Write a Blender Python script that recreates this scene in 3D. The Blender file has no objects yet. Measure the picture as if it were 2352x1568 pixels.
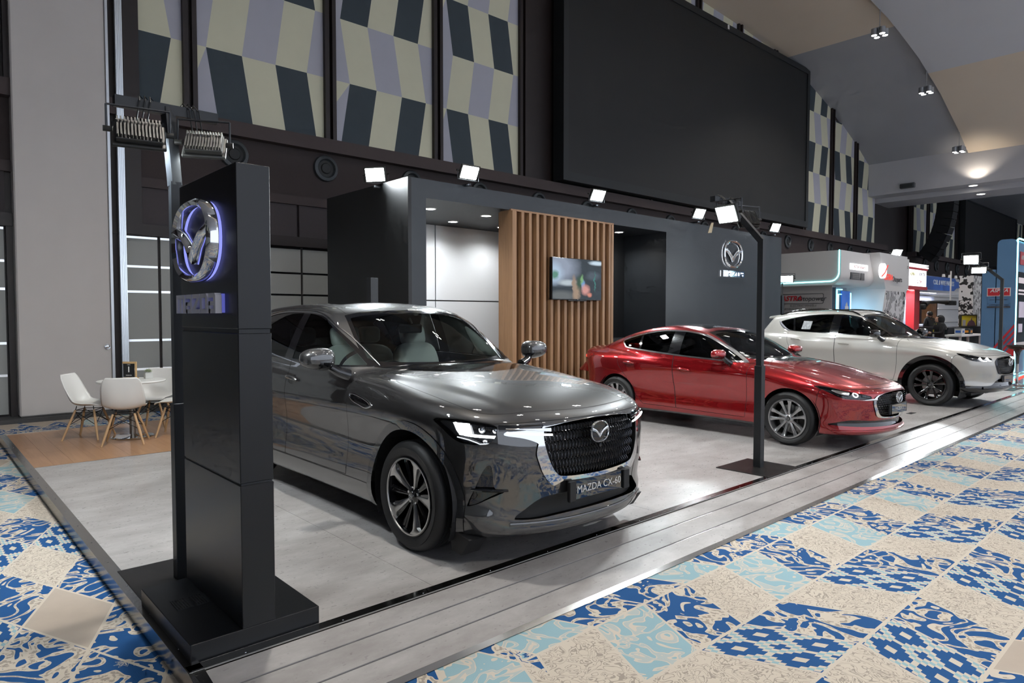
import bpy, math, random
import numpy as np
from mathutils import Vector, Matrix

random.seed(7)
S = bpy.context.scene
COL = S.collection

# ------------------------------------------------------------------ camera, world, exposure
YAW, PITCH = math.radians(47.84), math.radians(-2.234)
_f = Vector((math.cos(YAW), math.sin(YAW), 0.0))
_r = Vector((math.sin(YAW), -math.cos(YAW), 0.0))
_w = _f * math.cos(PITCH) + Vector((0, 0, 1)) * math.sin(PITCH)
_u = Vector((0, 0, 1)) * math.cos(PITCH) - _f * math.sin(PITCH)
cam_data = bpy.data.cameras.new('camera')
cam_data.sensor_width = 36.0
cam_data.lens = 1540.0 / 2352.0 * 36.0
cam_data.clip_start, cam_data.clip_end = 0.05, 300.0
cam = bpy.data.objects.new('camera', cam_data)
COL.objects.link(cam)
cam.matrix_world = Matrix(((_r.x, _u.x, -_w.x, 0.0), (_r.y, _u.y, -_w.y, 0.0), (_r.z, _u.z, -_w.z, 1.68), (0, 0, 0, 1)))
S.camera = cam

world = bpy.data.worlds.new('hall_ambient')
world.use_nodes = True
world.node_tree.nodes['Background'].inputs[0].default_value = (0.80, 0.87, 1.0, 1)
world.node_tree.nodes['Background'].inputs[1].default_value = 1.35
S.world = world
S.view_settings.view_transform = 'Standard'
S.view_settings.look = 'None'
S.view_settings.gamma = 1.0
S.view_settings.use_curve_mapping = False
S.view_settings.exposure = 0.0
try:
    S.cycles.use_denoising = True
    S.cycles.max_bounces = 5
    S.cycles.diffuse_bounces = 3
    S.cycles.use_light_tree = False
    S.cycles.use_adaptive_sampling = True
    S.cycles.adaptive_threshold = 0.07
    S.cycles.adaptive_min_samples = 12
    S.cycles.transparent_max_bounces = 8
    S.cycles.sample_clamp_indirect = 4.0
    S.cycles.caustics_reflective = False
    S.cycles.caustics_refractive = False
except Exception:
    pass

# light levels (watts of each lamp kind)
FLOOD_W = 75.0
PENDANT_W = 1300.0
DOWNLIGHT_W = 85.0

# ------------------------------------------------------------------ materials
MATS = {}


def principled(name, color, rough=0.5, metal=0.0, **kw):
    """A procedural principled material; vary=(scale, amount) mottles the colour, bump=(scale, strength) adds relief."""
    if name in MATS:
        return MATS[name]
    m = bpy.data.materials.new(name)
    m.use_nodes = True
    nt = m.node_tree
    b = nt.nodes['Principled BSDF']
    c = (color[0], color[1], color[2], 1)
    b.inputs['Base Color'].default_value = c
    b.inputs['Roughness'].default_value = rough
    b.inputs['Metallic'].default_value = metal
    for k, v in kw.items():
        if k in ('vary', 'bump', 'rvary'):
            continue
        if k == 'emit':
            b.inputs['Emission Color'].default_value = (v[0], v[1], v[2], 1)
            b.inputs['Emission Strength'].default_value = v[3]
        elif k == 'coat':
            b.inputs['Coat Weight'].default_value = v
            b.inputs['Coat Roughness'].default_value = 0.012
            b.inputs['Coat IOR'].default_value = 1.8
        elif k == 'coat_ior':
            b.inputs['Coat IOR'].default_value = v
        elif k == 'spec':
            b.inputs['Specular IOR Level'].default_value = v
        elif k == 'alpha':
            b.inputs['Alpha'].default_value = v
        elif k == 'trans':
            b.inputs['Transmission Weight'].default_value = v
    vs, va = kw.get('vary', (6.0, 0.06))
    if va:
        tc = nt.nodes.new('ShaderNodeTexCoord')
        nz = nt.nodes.new('ShaderNodeTexNoise')
        nz.inputs['Scale'].default_value = vs
        nz.inputs['Detail'].default_value = 4.0
        nt.links.new(tc.outputs['Object'], nz.inputs['Vector'])
        mx = nt.nodes.new('ShaderNodeMix')
        mx.data_type = 'RGBA'
        mx.inputs[6].default_value = tuple(max(0, x * (1 - va)) for x in color) + (1,)
        mx.inputs[7].default_value = tuple(min(1, x * (1 + va)) for x in color) + (1,)
        nt.links.new(nz.outputs['Fac'], mx.inputs[0])
        nt.links.new(mx.outputs[2], b.inputs['Base Color'])
        if 'bump' in kw:
            bs, bst = kw['bump']
            n2 = nt.nodes.new('ShaderNodeTexNoise')
            n2.inputs['Scale'].default_value = bs
            n2.inputs['Detail'].default_value = 3.0
            nt.links.new(tc.outputs['Object'], n2.inputs['Vector'])
            bp = nt.nodes.new('ShaderNodeBump')
            bp.inputs['Strength'].default_value = bst
            bp.inputs['Distance'].default_value = 0.01
            nt.links.new(n2.outputs['Fac'], bp.inputs['Height'])
            nt.links.new(bp.outputs['Normal'], b.inputs['Normal'])
    MATS[name] = m
    return m


def emission(name, color, strength, sample=False):
    if name in MATS:
        return MATS[name]
    m = bpy.data.materials.new(name)
    m.use_nodes = True
    nt = m.node_tree
    nt.nodes.remove(nt.nodes['Principled BSDF'])
    e = nt.nodes.new('ShaderNodeEmission')
    e.inputs[0].default_value = (color[0], color[1], color[2], 1)
    e.inputs[1].default_value = strength
    nt.links.new(e.outputs[0], nt.nodes['Material Output'].inputs[0])
    m.cycles.emission_sampling = 'NONE' if sample is False else 'AUTO'
    MATS[name] = m
    return m


def glass(name, tint, ior=1.5, rough=0.0):
    """Thin tinted glazing: tinted see-through plus a fresnel mirror."""
    if name in MATS:
        return MATS[name]
    m = bpy.data.materials.new(name)
    m.use_nodes = True
    nt = m.node_tree
    nt.nodes.remove(nt.nodes['Principled BSDF'])
    t = nt.nodes.new('ShaderNodeBsdfTransparent')
    t.inputs[0].default_value = (tint[0], tint[1], tint[2], 1)
    g = nt.nodes.new('ShaderNodeBsdfGlossy')
    g.inputs['Roughness'].default_value = rough
    f = nt.nodes.new('ShaderNodeFresnel')
    f.inputs[0].default_value = ior
    mx = nt.nodes.new('ShaderNodeMixShader')
    nt.links.new(f.outputs[0], mx.inputs[0])
    nt.links.new(t.outputs[0], mx.inputs[1])
    nt.links.new(g.outputs[0], mx.inputs[2])
    nt.links.new(mx.outputs[0], nt.nodes['Material Output'].inputs[0])
    MATS[name] = m
    return m


# ------------------------------------------------------------------ mesh building
class MB:
    """Collects boxes, prisms, tubes and lathes; build() links them as ONE mesh object."""

    def __init__(self):
        self.v, self.f = [], []

    def add(self, vs, fs):
        o = len(self.v)
        self.v += [tuple(p) for p in vs]
        self.f += [tuple(i + o for i in f) for f in fs]
        return self

    def box(self, x0, x1, y0, y1, z0, z1, b=0.0):
        if b <= 0:
            vs = [(x, y, z) for z in (z0, z1) for y in (y0, y1) for x in (x0, x1)]
            return self.add(vs, [(0, 2, 3, 1), (4, 5, 7, 6), (0, 1, 5, 4), (2, 6, 7, 3), (0, 4, 6, 2), (1, 3, 7, 5)])
        # chamfered box
        X, Y, Z = (x0, x1), (y0, y1), (z0, z1)
        vs, ix = [], {}
        for i in (0, 1):
            for j in (0, 1):
                for k in (0, 1):
                    sx, sy, sz = (1, -1)[i], (1, -1)[j], (1, -1)[k]
                    for a in range(3):
                        ix[(i, j, k, a)] = len(vs)
                        vs.append((X[i] + (sx * b if a != 0 else 0), Y[j] + (sy * b if a != 1 else 0), Z[k] + (sz * b if a != 2 else 0)))
        fs = []
        for a in range(3):
            for s in (0, 1):
                q = []
                for p in ((0, 0), (1, 0), (1, 1), (0, 1)):
                    t = [0, 0, 0]
                    t[a] = s
                    o = [d for d in range(3) if d != a]
                    t[o[0]], t[o[1]] = p
                    q.append(ix[(t[0], t[1], t[2], a)])
                fs.append(tuple(q))
        for a in range(3):
            o = [d for d in range(3) if d != a]
            for p in ((0, 0), (1, 0), (1, 1), (0, 1)):
                t0, t1 = [0] * 3, [0] * 3
                t0[o[0]] = t1[o[0]] = p[0]
                t0[o[1]] = t1[o[1]] = p[1]
                t1[a] = 1
                fs.append((ix[(*t0, o[0])], ix[(*t1, o[0])], ix[(*t1, o[1])], ix[(*t0, o[1])]))
        for i in (0, 1):
            for j in (0, 1):
                for k in (0, 1):
                    fs.append((ix[(i, j, k, 0)], ix[(i, j, k, 1)], ix[(i, j, k, 2)]))
        return self.add(vs, fs)

    def prism(self, poly, a, b, axis='z'):
        """poly in the two remaining axes (order x,y / x,z / y,z), extruded along axis from a to b."""
        n = len(poly)

        def P(p, t):
            return {'z': (p[0], p[1], t), 'y': (p[0], t, p[1]), 'x': (t, p[0], p[1])}[axis]
        vs = [P(p, a) for p in poly] + [P(p, b) for p in poly]
        fs = [tuple(range(n)), tuple(range(2 * n - 1, n - 1, -1))]
        fs += [(i, (i + 1) % n, (i + 1) % n + n, i + n) for i in range(n)]
        return self.add(vs, fs)

    def ring_prism(self, outer, inner, a, b, axis='z'):
        """outer and inner loops with the same number of points."""
        n = len(outer)

        def P(p, t):
            return {'z': (p[0], p[1], t), 'y': (p[0], t, p[1]), 'x': (t, p[0], p[1])}[axis]
        vs = [P(p, a) for p in outer] + [P(p, a) for p in inner] + [P(p, b) for p in outer] + [P(p, b) for p in inner]
        fs = []
        for i in range(n):
            j = (i + 1) % n
            fs += [(i, j, n + j, n + i), (2 * n + i, 3 * n + i, 3 * n + j, 2 * n + j), (i, 2 * n + i, 2 * n + j, j), (n + i, n + j, 3 * n + j, 3 * n + i)]
        return self.add(vs, fs)

    def tube(self, pts, r, seg=8, caps=True, r2=None, square=False):
        pts = [Vector(p) for p in pts]
        n = len(pts)
        rings = []
        up = Vector((0, 0, 1))
        prev = None
        for i, p in enumerate(pts):
            t = (pts[min(i + 1, n - 1)] - pts[max(i - 1, 0)])
            if t.length < 1e-9:
                t = Vector((0, 0, 1))
            t.normalize()
            if prev is None:
                a = t.cross(up)
                if a.length < 1e-3:
                    a = t.cross(Vector((1, 0, 0)))
            else:
                a = prev - t * prev.dot(t)
            a.normalize()
            prev = a
            c = t.cross(a)
            rad = r if r2 is None else r + (r2 - r) * i / max(1, n - 1)
            if isinstance(r, (list, tuple)):
                rad = r[i]
            ph = math.pi / 4 if square else 0
            k = 4 if square else seg
            rings.append([tuple(p + (a * math.cos(2 * math.pi * s / k + ph) + c * math.sin(2 * math.pi * s / k + ph)) * rad) for s in range(k)])
        k = len(rings[0])
        vs = [q for rg in rings for q in rg]
        fs = []
        for i in range(n - 1):
            for s in range(k):
                s2 = (s + 1) % k
                fs.append((i * k + s, i * k + s2, (i + 1) * k + s2, (i + 1) * k + s))
        if caps:
            fs.append(tuple(range(k - 1, -1, -1)))
            fs.append(tuple(range((n - 1) * k, n * k)))
        return self.add(vs, fs)

    def lathe(self, prof, c=(0, 0, 0), seg=32, axis='z', a0=0.0, a1=2 * math.pi):
        """prof: list of (radius, height) along the axis."""
        full = abs(a1 - a0 - 2 * math.pi) < 1e-6
        n = seg if full else seg + 1
        vs, fs = [], []
        for i in range(n):
            an = a0 + (a1 - a0) * i / seg
            ca, sa = math.cos(an), math.sin(an)
            for r, h in prof:
                q = {'z': (r * ca, r * sa, h), 'y': (r * ca, h, r * sa), 'x': (h, r * ca, r * sa)}[axis]
                vs.append((q[0] + c[0], q[1] + c[1], q[2] + c[2]))
        m = len(prof)
        for i in range(seg):
            j = (i + 1) % n
            for k in range(m - 1):
                fs.append((i * m + k, j * m + k, j * m + k + 1, i * m + k + 1))
        return self.add(vs, fs)

    def quad(self, a, b, c, d):
        return self.add([a, b, c, d], [(0, 1, 2, 3)])

    def xf(self, M):
        M = Matrix(M)
        self.v = [tuple(M @ Vector(p)) for p in self.v]
        return self

    def build(self, name, mat, parent=None, smooth=None, loc=None):
        me = bpy.data.meshes.new(name)
        me.from_pydata(self.v, [], self.f)
        me.validate()
        return link_mesh(name, me, mat, parent, smooth, loc)


def link_mesh(name, me, mat, parent=None, smooth=None, loc=None):
    if isinstance(mat, (list, tuple)):
        for x in mat:
            me.materials.append(x)
    elif mat is not None:
        me.materials.append(mat)
    import bmesh
    if smooth is not None:
        bm = bmesh.new()
        bm.from_mesh(me)
        bmesh.ops.remove_doubles(bm, verts=bm.verts, dist=1e-5)
        bmesh.ops.recalc_face_normals(bm, faces=bm.faces)
        for f in bm.faces:
            f.smooth = True
        lim = math.radians(smooth)
        for e in bm.edges:
            if len(e.link_faces) == 2 and e.calc_face_angle(0.0) > lim:
                e.smooth = False
        bm.to_mesh(me)
        bm.free()
    o = bpy.data.objects.new(name, me)
    COL.objects.link(o)
    if parent is not None:
        o.parent = parent
    if loc is not None:
        o.location = loc
    return o


def tag(o, label=None, cat=None, group=None, kind=None):
    if label:
        o['label'] = label
    if cat:
        o['category'] = cat
    if group:
        o['group'] = group
    if kind:
        o['kind'] = kind
    return o


def thing(name, label, cat, loc=(0, 0, 0), rz=0.0, group=None, kind=None):
    o = bpy.data.objects.new(name, None)
    o.empty_display_size = 0.1
    COL.objects.link(o)
    o.location = loc
    o.rotation_euler = (0, 0, rz)
    return tag(o, label, cat, group, kind)


KIDS = {}


def copy_tree(o, parent=None):
    c = o.copy()
    COL.objects.link(c)
    c.parent = parent
    for ch in list(o.children):
        if ch.name in bpy.data.objects:
            copy_tree(ch, c)
    return c


def text(name, body, size, mat, parent, M, extrude=0.002, align='CENTER', shear=0.0, offset=0.0, space=1.0):
    cu = bpy.data.curves.new(name, 'FONT')
    cu.body = body
    cu.size = size
    cu.extrude = extrude
    cu.offset = offset
    cu.shear = shear
    cu.space_character = space
    cu.align_x = align
    cu.align_y = 'CENTER'
    cu.resolution_u = 3
    cu.materials.append(mat)
    o = bpy.data.objects.new(name, cu)
    COL.objects.link(o)
    o.parent = parent
    o.matrix_basis = M
    return o


def frame_matrix(origin, xdir, ydir):
    """A local frame: text x along xdir, text y along ydir."""
    x, y = Vector(xdir).normalized(), Vector(ydir).normalized()
    z = x.cross(y)
    o = Vector(origin)
    return Matrix(((x.x, y.x, z.x, o.x), (x.y, y.y, z.y, o.y), (x.z, y.z, z.z, o.z), (0, 0, 0, 1)))


def area_light(name, loc, direction, size, watts, color=(1, 1, 1), parent=None, spread=math.pi, size_y=None, shape=None):
    ld = bpy.data.lights.new(name, 'AREA')
    ld.energy = watts
    ld.color = color
    ld.shape = shape or ('RECTANGLE' if size_y else 'DISK')
    ld.size = size
    if size_y:
        ld.size_y = size_y
    ld.spread = spread
    o = bpy.data.objects.new(name, ld)
    COL.objects.link(o)
    o.location = loc
    o.rotation_euler = Vector(direction).to_track_quat('-Z', 'Y').to_euler()
    if parent is not None:
        o.parent = parent
    return o


def spot_light(name, loc, direction, watts, angle, color=(1, 1, 1), parent=None, blend=0.6, radius=0.06):
    ld = bpy.data.lights.new(name, 'SPOT')
    ld.energy = watts
    ld.color = color
    ld.spot_size = angle
    ld.spot_blend = blend
    ld.shadow_soft_size = radius
    o = bpy.data.objects.new(name, ld)
    COL.objects.link(o)
    o.location = loc
    o.rotation_euler = Vector(direction).to_track_quat('-Z', 'Y').to_euler()
    if parent is not None:
        o.parent = parent
    return o


# common finishes
BLACK = principled('black_paint', (0.012, 0.014, 0.017), 0.38, vary=(9, 0.25))
BLACKM = principled('black_metal', (0.010, 0.012, 0.015), 0.42, vary=(14, 0.2))
CHROME = principled('chrome', (0.86, 0.87, 0.88), 0.06, 1.0, vary=(3, 0.02))
STEEL = principled('brushed_steel', (0.50, 0.49, 0.47), 0.22, 1.0, vary=(7, 0.1), bump=(60, 0.05))
WHITE = principled('white_plastic', (0.78, 0.77, 0.74), 0.35, vary=(4, 0.02))
# ------------------------------------------------------------------ hall shell
def node(nt, typ, **kw):
    n = nt.nodes.new(typ)
    for k, v in kw.items():
        setattr(n, k, v)
    return n


def math_node(nt, op, a, b=None, c=None):
    n = nt.nodes.new('ShaderNodeMath')
    n.operation = op
    for i, x in enumerate((a, b, c)):
        if x is None:
            continue
        if isinstance(x, (int, float)):
            n.inputs[i].default_value = x
        else:
            nt.links.new(x, n.inputs[i])
    return n.outputs[0]


def mixc(nt, fac, a, b):
    n = nt.nodes.new('ShaderNodeMix')
    n.data_type = 'RGBA'
    for i, x in ((0, fac), (6, a), (7, b)):
        if isinstance(x, (int, float)):
            n.inputs[i].default_value = x
        elif isinstance(x, tuple):
            n.inputs[i].default_value = x + (1,)
        else:
            nt.links.new(x, n.inputs[i])
    return n.outputs[2]


def ramp(nt, fac, stops, interp='CONSTANT'):
    n = nt.nodes.new('ShaderNodeValToRGB')
    cr = n.color_ramp
    cr.interpolation = interp
    while len(cr.elements) < len(stops):
        cr.elements.new(0.5)
    for e, (p, c) in zip(cr.elements, stops):
        e.position = p
        e.color = c + (1,)
    nt.links.new(fac, n.inputs[0])
    return n.outputs[0]


def carpet_material():
    """Patchwork carpet: sheared tiles .436 x .515 m, each with its own flat-woven motif."""
    m = bpy.data.materials.new('patchwork_carpet')
    m.use_nodes = True
    nt = m.node_tree
    b = nt.nodes['Principled BSDF']
    b.inputs['Roughness'].default_value = 0.95
    b.inputs['Specular IOR Level'].default_value = 0.15
    tc = node(nt, 'ShaderNodeTexCoord')
    sp = node(nt, 'ShaderNodeSeparateXYZ')
    nt.links.new(tc.outputs['Object'], sp.inputs[0])
    X, Y = sp.outputs[0], sp.outputs[1]
    Mn = lambda op, a, b_=None, c=None: math_node(nt, op, a, b_, c)
    # zig-zag rows (right of x = 2.2): v rows, u columns
    v1 = Mn('DIVIDE', Mn('SUBTRACT', Y, 0.275), 0.515)
    saw = Mn('PINGPONG', v1, 1.0)
    u1 = Mn('DIVIDE', Mn('ADD', Mn('SUBTRACT', X, 0.10), Mn('MULTIPLY', saw, 0.24)), 0.436)
    # upright rhombi (left of x = 2.2)
    xr = Mn('DIVIDE', Mn('SUBTRACT', X, 0.645), 0.436)
    yr = Mn('DIVIDE', Mn('SUBTRACT', Y, 3.891), 1.035)
    u2 = Mn('ADD', xr, yr)
    v2 = Mn('SUBTRACT', yr, xr)
    side = Mn('GREATER_THAN', X, 2.2)
    mixv = lambda a, c: Mn('ADD', Mn('MULTIPLY', a, Mn('SUBTRACT', 1.0, side)), Mn('MULTIPLY', c, side))
    u, v = mixv(u2, u1), mixv(v2, v1)
    iu, iv = Mn('FLOOR', u), Mn('FLOOR', v)
    fu, fv = Mn('FRACT', u), Mn('FRACT', v)
    du = Mn('MINIMUM', fu, Mn('SUBTRACT', 1.0, fu))
    dv = Mn('MINIMUM', fv, Mn('SUBTRACT', 1.0, fv))
    line = Mn('LESS_THAN', Mn('MINIMUM', du, dv), 0.018)
    # tile kind 0..1 by column and row
    kind = Mn('FRACT', Mn('ADD', Mn('MULTIPLY', iu, 1.0 / 3.0), Mn('MULTIPLY', iv, 0.2875)))
    CREAM, TAUPE, BEIGE = (0.56, 0.50, 0.42), (0.34, 0.295, 0.25), (0.44, 0.375, 0.315)
    BLUE, SKY, DEEP = (0.020, 0.085, 0.235), (0.27, 0.42, 0.47), (0.014, 0.065, 0.2)
    # swirling floral field, a different cut of it in every tile
    off = node(nt, 'ShaderNodeCombineXYZ')
    nt.links.new(Mn('MULTIPLY', iu, 3.7), off.inputs[0])
    nt.links.new(Mn('MULTIPLY', iv, 5.3), off.inputs[1])
    vadd = node(nt, 'ShaderNodeVectorMath', operation='ADD')
    nt.links.new(tc.outputs['Object'], vadd.inputs[0])
    nt.links.new(off.outputs[0], vadd.inputs[1])

    def noise(scale, detail, dist, rough=0.5):
        n = node(nt, 'ShaderNodeTexNoise')
        n.inputs['Scale'].default_value = scale
        n.inputs['Detail'].default_value = detail
        n.inputs['Distortion'].default_value = dist
        n.inputs['Roughness'].default_value = rough
        nt.links.new(vadd.outputs[0], n.inputs['Vector'])
        return n.outputs['Fac']
    sw = noise(4.4, 1.0, 1.7)
    fine = noise(40.0, 2.0, 0.0)
    hatch = Mn('GREATER_THAN', fine, 0.5)
    taupe_h = mixc(nt, hatch, CREAM, TAUPE)
    # rosettes
    vo = node(nt, 'ShaderNodeTexVoronoi')
    vo.inputs['Scale'].default_value = 5.2
    vo.inputs['Randomness'].default_value = 0.75
    nt.links.new(vadd.outputs[0], vo.inputs['Vector'])
    dist = vo.outputs['Distance']
    vs = node(nt, 'ShaderNodeVectorMath', operation='SUBTRACT')
    vsc = node(nt, 'ShaderNodeVectorMath', operation='SCALE')
    vsc.inputs[3].default_value = 1.0
    nt.links.new(vadd.outputs[0], vsc.inputs[0])
    nt.links.new(vsc.outputs[0], vs.inputs[0])
    nt.links.new(vo.outputs['Position'], vs.inputs[1])
    sq = node(nt, 'ShaderNodeSeparateXYZ')
    nt.links.new(vs.outputs[0], sq.inputs[0])
    ang = Mn('ARCTAN2', sq.outputs[1], sq.outputs[0])
    petal = Mn('MULTIPLY', Mn('ABSOLUTE', Mn('SINE', Mn('MULTIPLY', ang, 4.0))), 0.07)
    rd = Mn('ADD', dist, petal)

    def swirl(c_in, c_leaf):
        base = ramp(nt, sw, [(0.0, CREAM), (0.30, c_in), (0.455, CREAM), (0.475, c_in), (0.485, c_in)])
        n = nt.nodes.new('ShaderNodeMix')
        body = ramp(nt, sw, [(0.0, (1, 1, 1)), (0.30, (0, 0, 0)), (0.48, (1, 1, 1)), (0.585, (0, 0, 0)), (0.60, (0, 0, 0))])
        edge = ramp(nt, sw, [(0.0, (0, 0, 0)), (0.285, (1, 1, 1)), (0.315, (0, 0, 0)), (0.465, (1, 1, 1)), (0.50, (0, 0, 0)), (0.565, (1, 1, 1)), (0.60, (0, 0, 0))])
        c = mixc(nt, body, c_in, c_leaf)
        return mixc(nt, edge, c, CREAM)
    floral = swirl(BLUE, taupe_h)
    rose = ramp(nt, rd, [(0.0, CREAM), (0.10, BLUE), (0.20, SKY), (0.27, CREAM), (0.33, BLUE), (0.36, CREAM), (0.40, CREAM)])
    rosem = Mn('LESS_THAN', rd, 0.375)
    rosy = mixc(nt, rosem, floral, rose)
    skyfl = swirl(SKY, mixc(nt, 0.5, SKY, CREAM))
    da = noise(11.0, 0.6, 2.4)
    damask = ramp(nt, da, [(0.0, CREAM), (0.40, TAUPE), (0.455, CREAM), (0.56, TAUPE), (0.61, CREAM)])
    plain = mixc(nt, noise(9.0, 3.0, 0.0), tuple(x * 0.95 for x in BEIGE), tuple(x * 1.05 for x in BEIGE))
    # stepped quatrefoil
    qa = Mn('SUBTRACT', Mn('FRACT', Mn('MULTIPLY', Mn('ADD', fu, Mn('MULTIPLY', fv, 0.0)), 2.0)), 0.5)
    qb = Mn('SUBTRACT', Mn('FRACT', Mn('MULTIPLY', fv, 2.0)), 0.5)
    qq = Mn('ADD', Mn('SNAP', Mn('ABSOLUTE', qa), 0.11), Mn('SNAP', Mn('ABSOLUTE', qb), 0.11))
    quat = ramp(nt, qq, [(0.0, CREAM), (0.10, BLUE), (0.36, CREAM), (0.45, SKY), (0.60, CREAM), (0.70, BLUE)])
    c = mixc(nt, Mn('GREATER_THAN', kind, 0.14), plain, floral)
    c = mixc(nt, Mn('GREATER_THAN', kind, 0.34), c, rosy)
    c = mixc(nt, Mn('GREATER_THAN', kind, 0.52), c, damask)
    c = mixc(nt, Mn('GREATER_THAN', kind, 0.66), c, floral)
    c = mixc(nt, Mn('GREATER_THAN', kind, 0.80), c, skyfl)
    c = mixc(nt, Mn('GREATER_THAN', kind, 0.90), c, quat)
    c = mixc(nt, line, c, CREAM)
    nt.links.new(c, b.inputs['Base Color'])
    bp = node(nt, 'ShaderNodeBump')
    bp.inputs['Strength'].default_value = 0.25
    bp.inputs['Distance'].default_value = 0.004
    n3 = node(nt, 'ShaderNodeTexNoise')
    n3.inputs['Scale'].default_value = 260
    nt.links.new(tc.outputs['Object'], n3.inputs['Vector'])
    nt.links.new(n3.outputs['Fac'], bp.inputs['Height'])
    nt.links.new(bp.outputs['Normal'], b.inputs['Normal'])
    return m


def struct(name, mb, mat, parent=None, smooth=None):
    o = mb.build(name, mat, parent, smooth)
    if parent is None:
        o['kind'] = 'structure'
    return o


carpet = struct('floor', MB().quad((-14, -14, 0), (75, -14, 0), (75, 22, 0), (-14, 22, 0)), carpet_material())
tag(carpet, 'beige and blue patchwork patterned carpet covering the hall', 'carpet', kind='structure')

BROWN = principled('brown_wall_fabric', (0.042, 0.030, 0.029), 0.8, vary=(30, 0.12), bump=(120, 0.15))
BROWN_L = principled('brown_ledge', (0.060, 0.042, 0.040), 0.7, vary=(10, 0.1))
BROWN_D = principled('dark_brown_timber', (0.016, 0.009, 0.008), 0.5, vary=(8, 0.2))
BROWN_R = principled('red_brown_timber', (0.030, 0.014, 0.012), 0.55, vary=(8, 0.15))
PLUM = principled('plum_grey_panel', (0.060, 0.050, 0.053), 0.8, vary=(25, 0.1))
FABRIC = principled('grey_green_fabric', (0.36, 0.37, 0.355), 0.9, vary=(140, 0.18), bump=(300, 0.2))
PIERW = principled('greige_pier_cloth', (0.56, 0.525, 0.50), 0.85, vary=(2, 0.05), bump=(200, 0.08))
T_CREAM = principled('cream_acoustic_panel', (0.66, 0.64, 0.48), 0.85, vary=(3, 0.04))
T_LILAC = principled('lilac_grey_acoustic_panel', (0.44, 0.44, 0.50), 0.85, vary=(3, 0.04))
T_DARK = principled('slate_acoustic_panel', (0.050, 0.066, 0.078), 0.8, vary=(5, 0.08))
SCREENB = principled('unlit_screen', (0.011, 0.0115, 0.0115), 0.55, vary=(2, 0.08))

WY = 13.3
X_END = 38.6


def wall_empty(name, label, cat='wall'):
    return thing(name, label, cat, (0, 0, 0), kind='structure')


wall = wall_empty('wall_back', 'tall brown hall wall with cream, lilac and slate patterned upper panels')
struct('backing', MB().box(-12, X_END, WY + 0.06, WY + 0.3, 0, 13.2), BROWN_D, wall)
struct('ledge', MB().box(-12, X_END + 0.15, WY - 0.22, WY + 0.06, 5.10, 5.37), BROWN_L, wall)
struct('frieze', MB().box(-12, X_END, WY - 0.02, WY + 0.06, 4.12, 5.10), BROWN, wall)
struct('upper_rail', MB().box(-12, X_END, WY - 0.06, WY + 0.06, 3.95, 4.12), BROWN_R, wall)
struct('lower_rail', MB().box(-12, X_END, WY - 0.10, WY + 0.06, 3.09, 3.29), BROWN_D, wall)
for k, (a, b_) in enumerate(((-12, -2.0), (-1.95, 1.22), (3.14, 6.05), (6.10, 12.0), (12.05, 20.0), (20.05, 28.0), (28.05, X_END))):
    struct('plum_panel', MB().box(a, b_, WY - 0.01, WY + 0.06, 3.29, 3.95), PLUM, wall)
# fabric bays with bright metal strips
bay_edges = [-2.0, 1.22, 3.44, 6.15, 8.9, 11.6, 14.4]
levels = [0.08, 0.72, 1.235, 2.10, 2.545, 3.06]
for a, b_ in zip(bay_edges[:-1], bay_edges[1:]):
    for z0, z1 in zip(levels[:-1], levels[1:]):
        struct('fabric_panel', MB().box(a + 0.025, b_ - 0.025, WY, WY + 0.05, z0 + 0.02, z1 - 0.02), FABRIC, wall)
        struct('metal_strip', MB().box(a + 0.025, b_ - 0.025, WY + 0.005, WY + 0.05, z1 - 0.02, z1 + 0.02), CHROME, wall)
struct('plinth', MB().box(-12, 5.6, 12.82, WY + 0.05, 0, 0.065), principled('dark_plinth', (0.06, 0.06, 0.062), 0.8, vary=(40, 0.15)), wall)
struct('door_jamb', MB().box(1.22, 1.34, WY - 0.06, WY + 0.06, 0.065, 3.1), BROWN_D, wall)
# timber pilaster and fabric pier with its aluminium rail
struct('pilaster', MB().box(2.86, 3.14, WY - 0.16, WY + 0.06, 3.1, 13), BROWN_D, wall)
struct('pilaster_foot', MB().box(2.62, 2.78, WY - 0.08, WY + 0.06, 0.065, 13), BROWN_D, wall)
rail_mb = MB().box(2.76, 2.865, WY - 0.26, WY - 0.17, 0.07, 13)
for q in (2.775, 2.80, 2.825, 2.85):
    rail_mb.box(q - 0.006, q + 0.006, WY - 0.275, WY - 0.255, 0.07, 13)
struct('aluminium_rail', rail_mb, principled('aluminium', (0.72, 0.76, 0.80), 0.3, 1.0, vary=(5, 0.04)), wall)
pier = struct('wall_pier', MB().box(1.31, 2.60, WY - 0.30, WY + 0.05, 0.07, 13, 0.02), PIERW)
tag(pier, 'tall greige cloth covered pier beside the grey fabric wall bays', 'pier', kind='structure')
struct('edge_trim', MB().box(2.60, 2.64, WY - 0.32, WY - 0.0, 0.07, 13), principled('pale_alu', (0.55, 0.57, 0.60), 0.35, 0.8), pier)
struct('finger_pull', MB().lathe([(0.001, -0.005), (0.030, -0.005), (0.038, 0.0), (0.043, -0.012), (0.043, 0.01)], (2.53, WY - 0.312, 1.15), 20, 'y'), CHROME, pier, 40)


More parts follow.
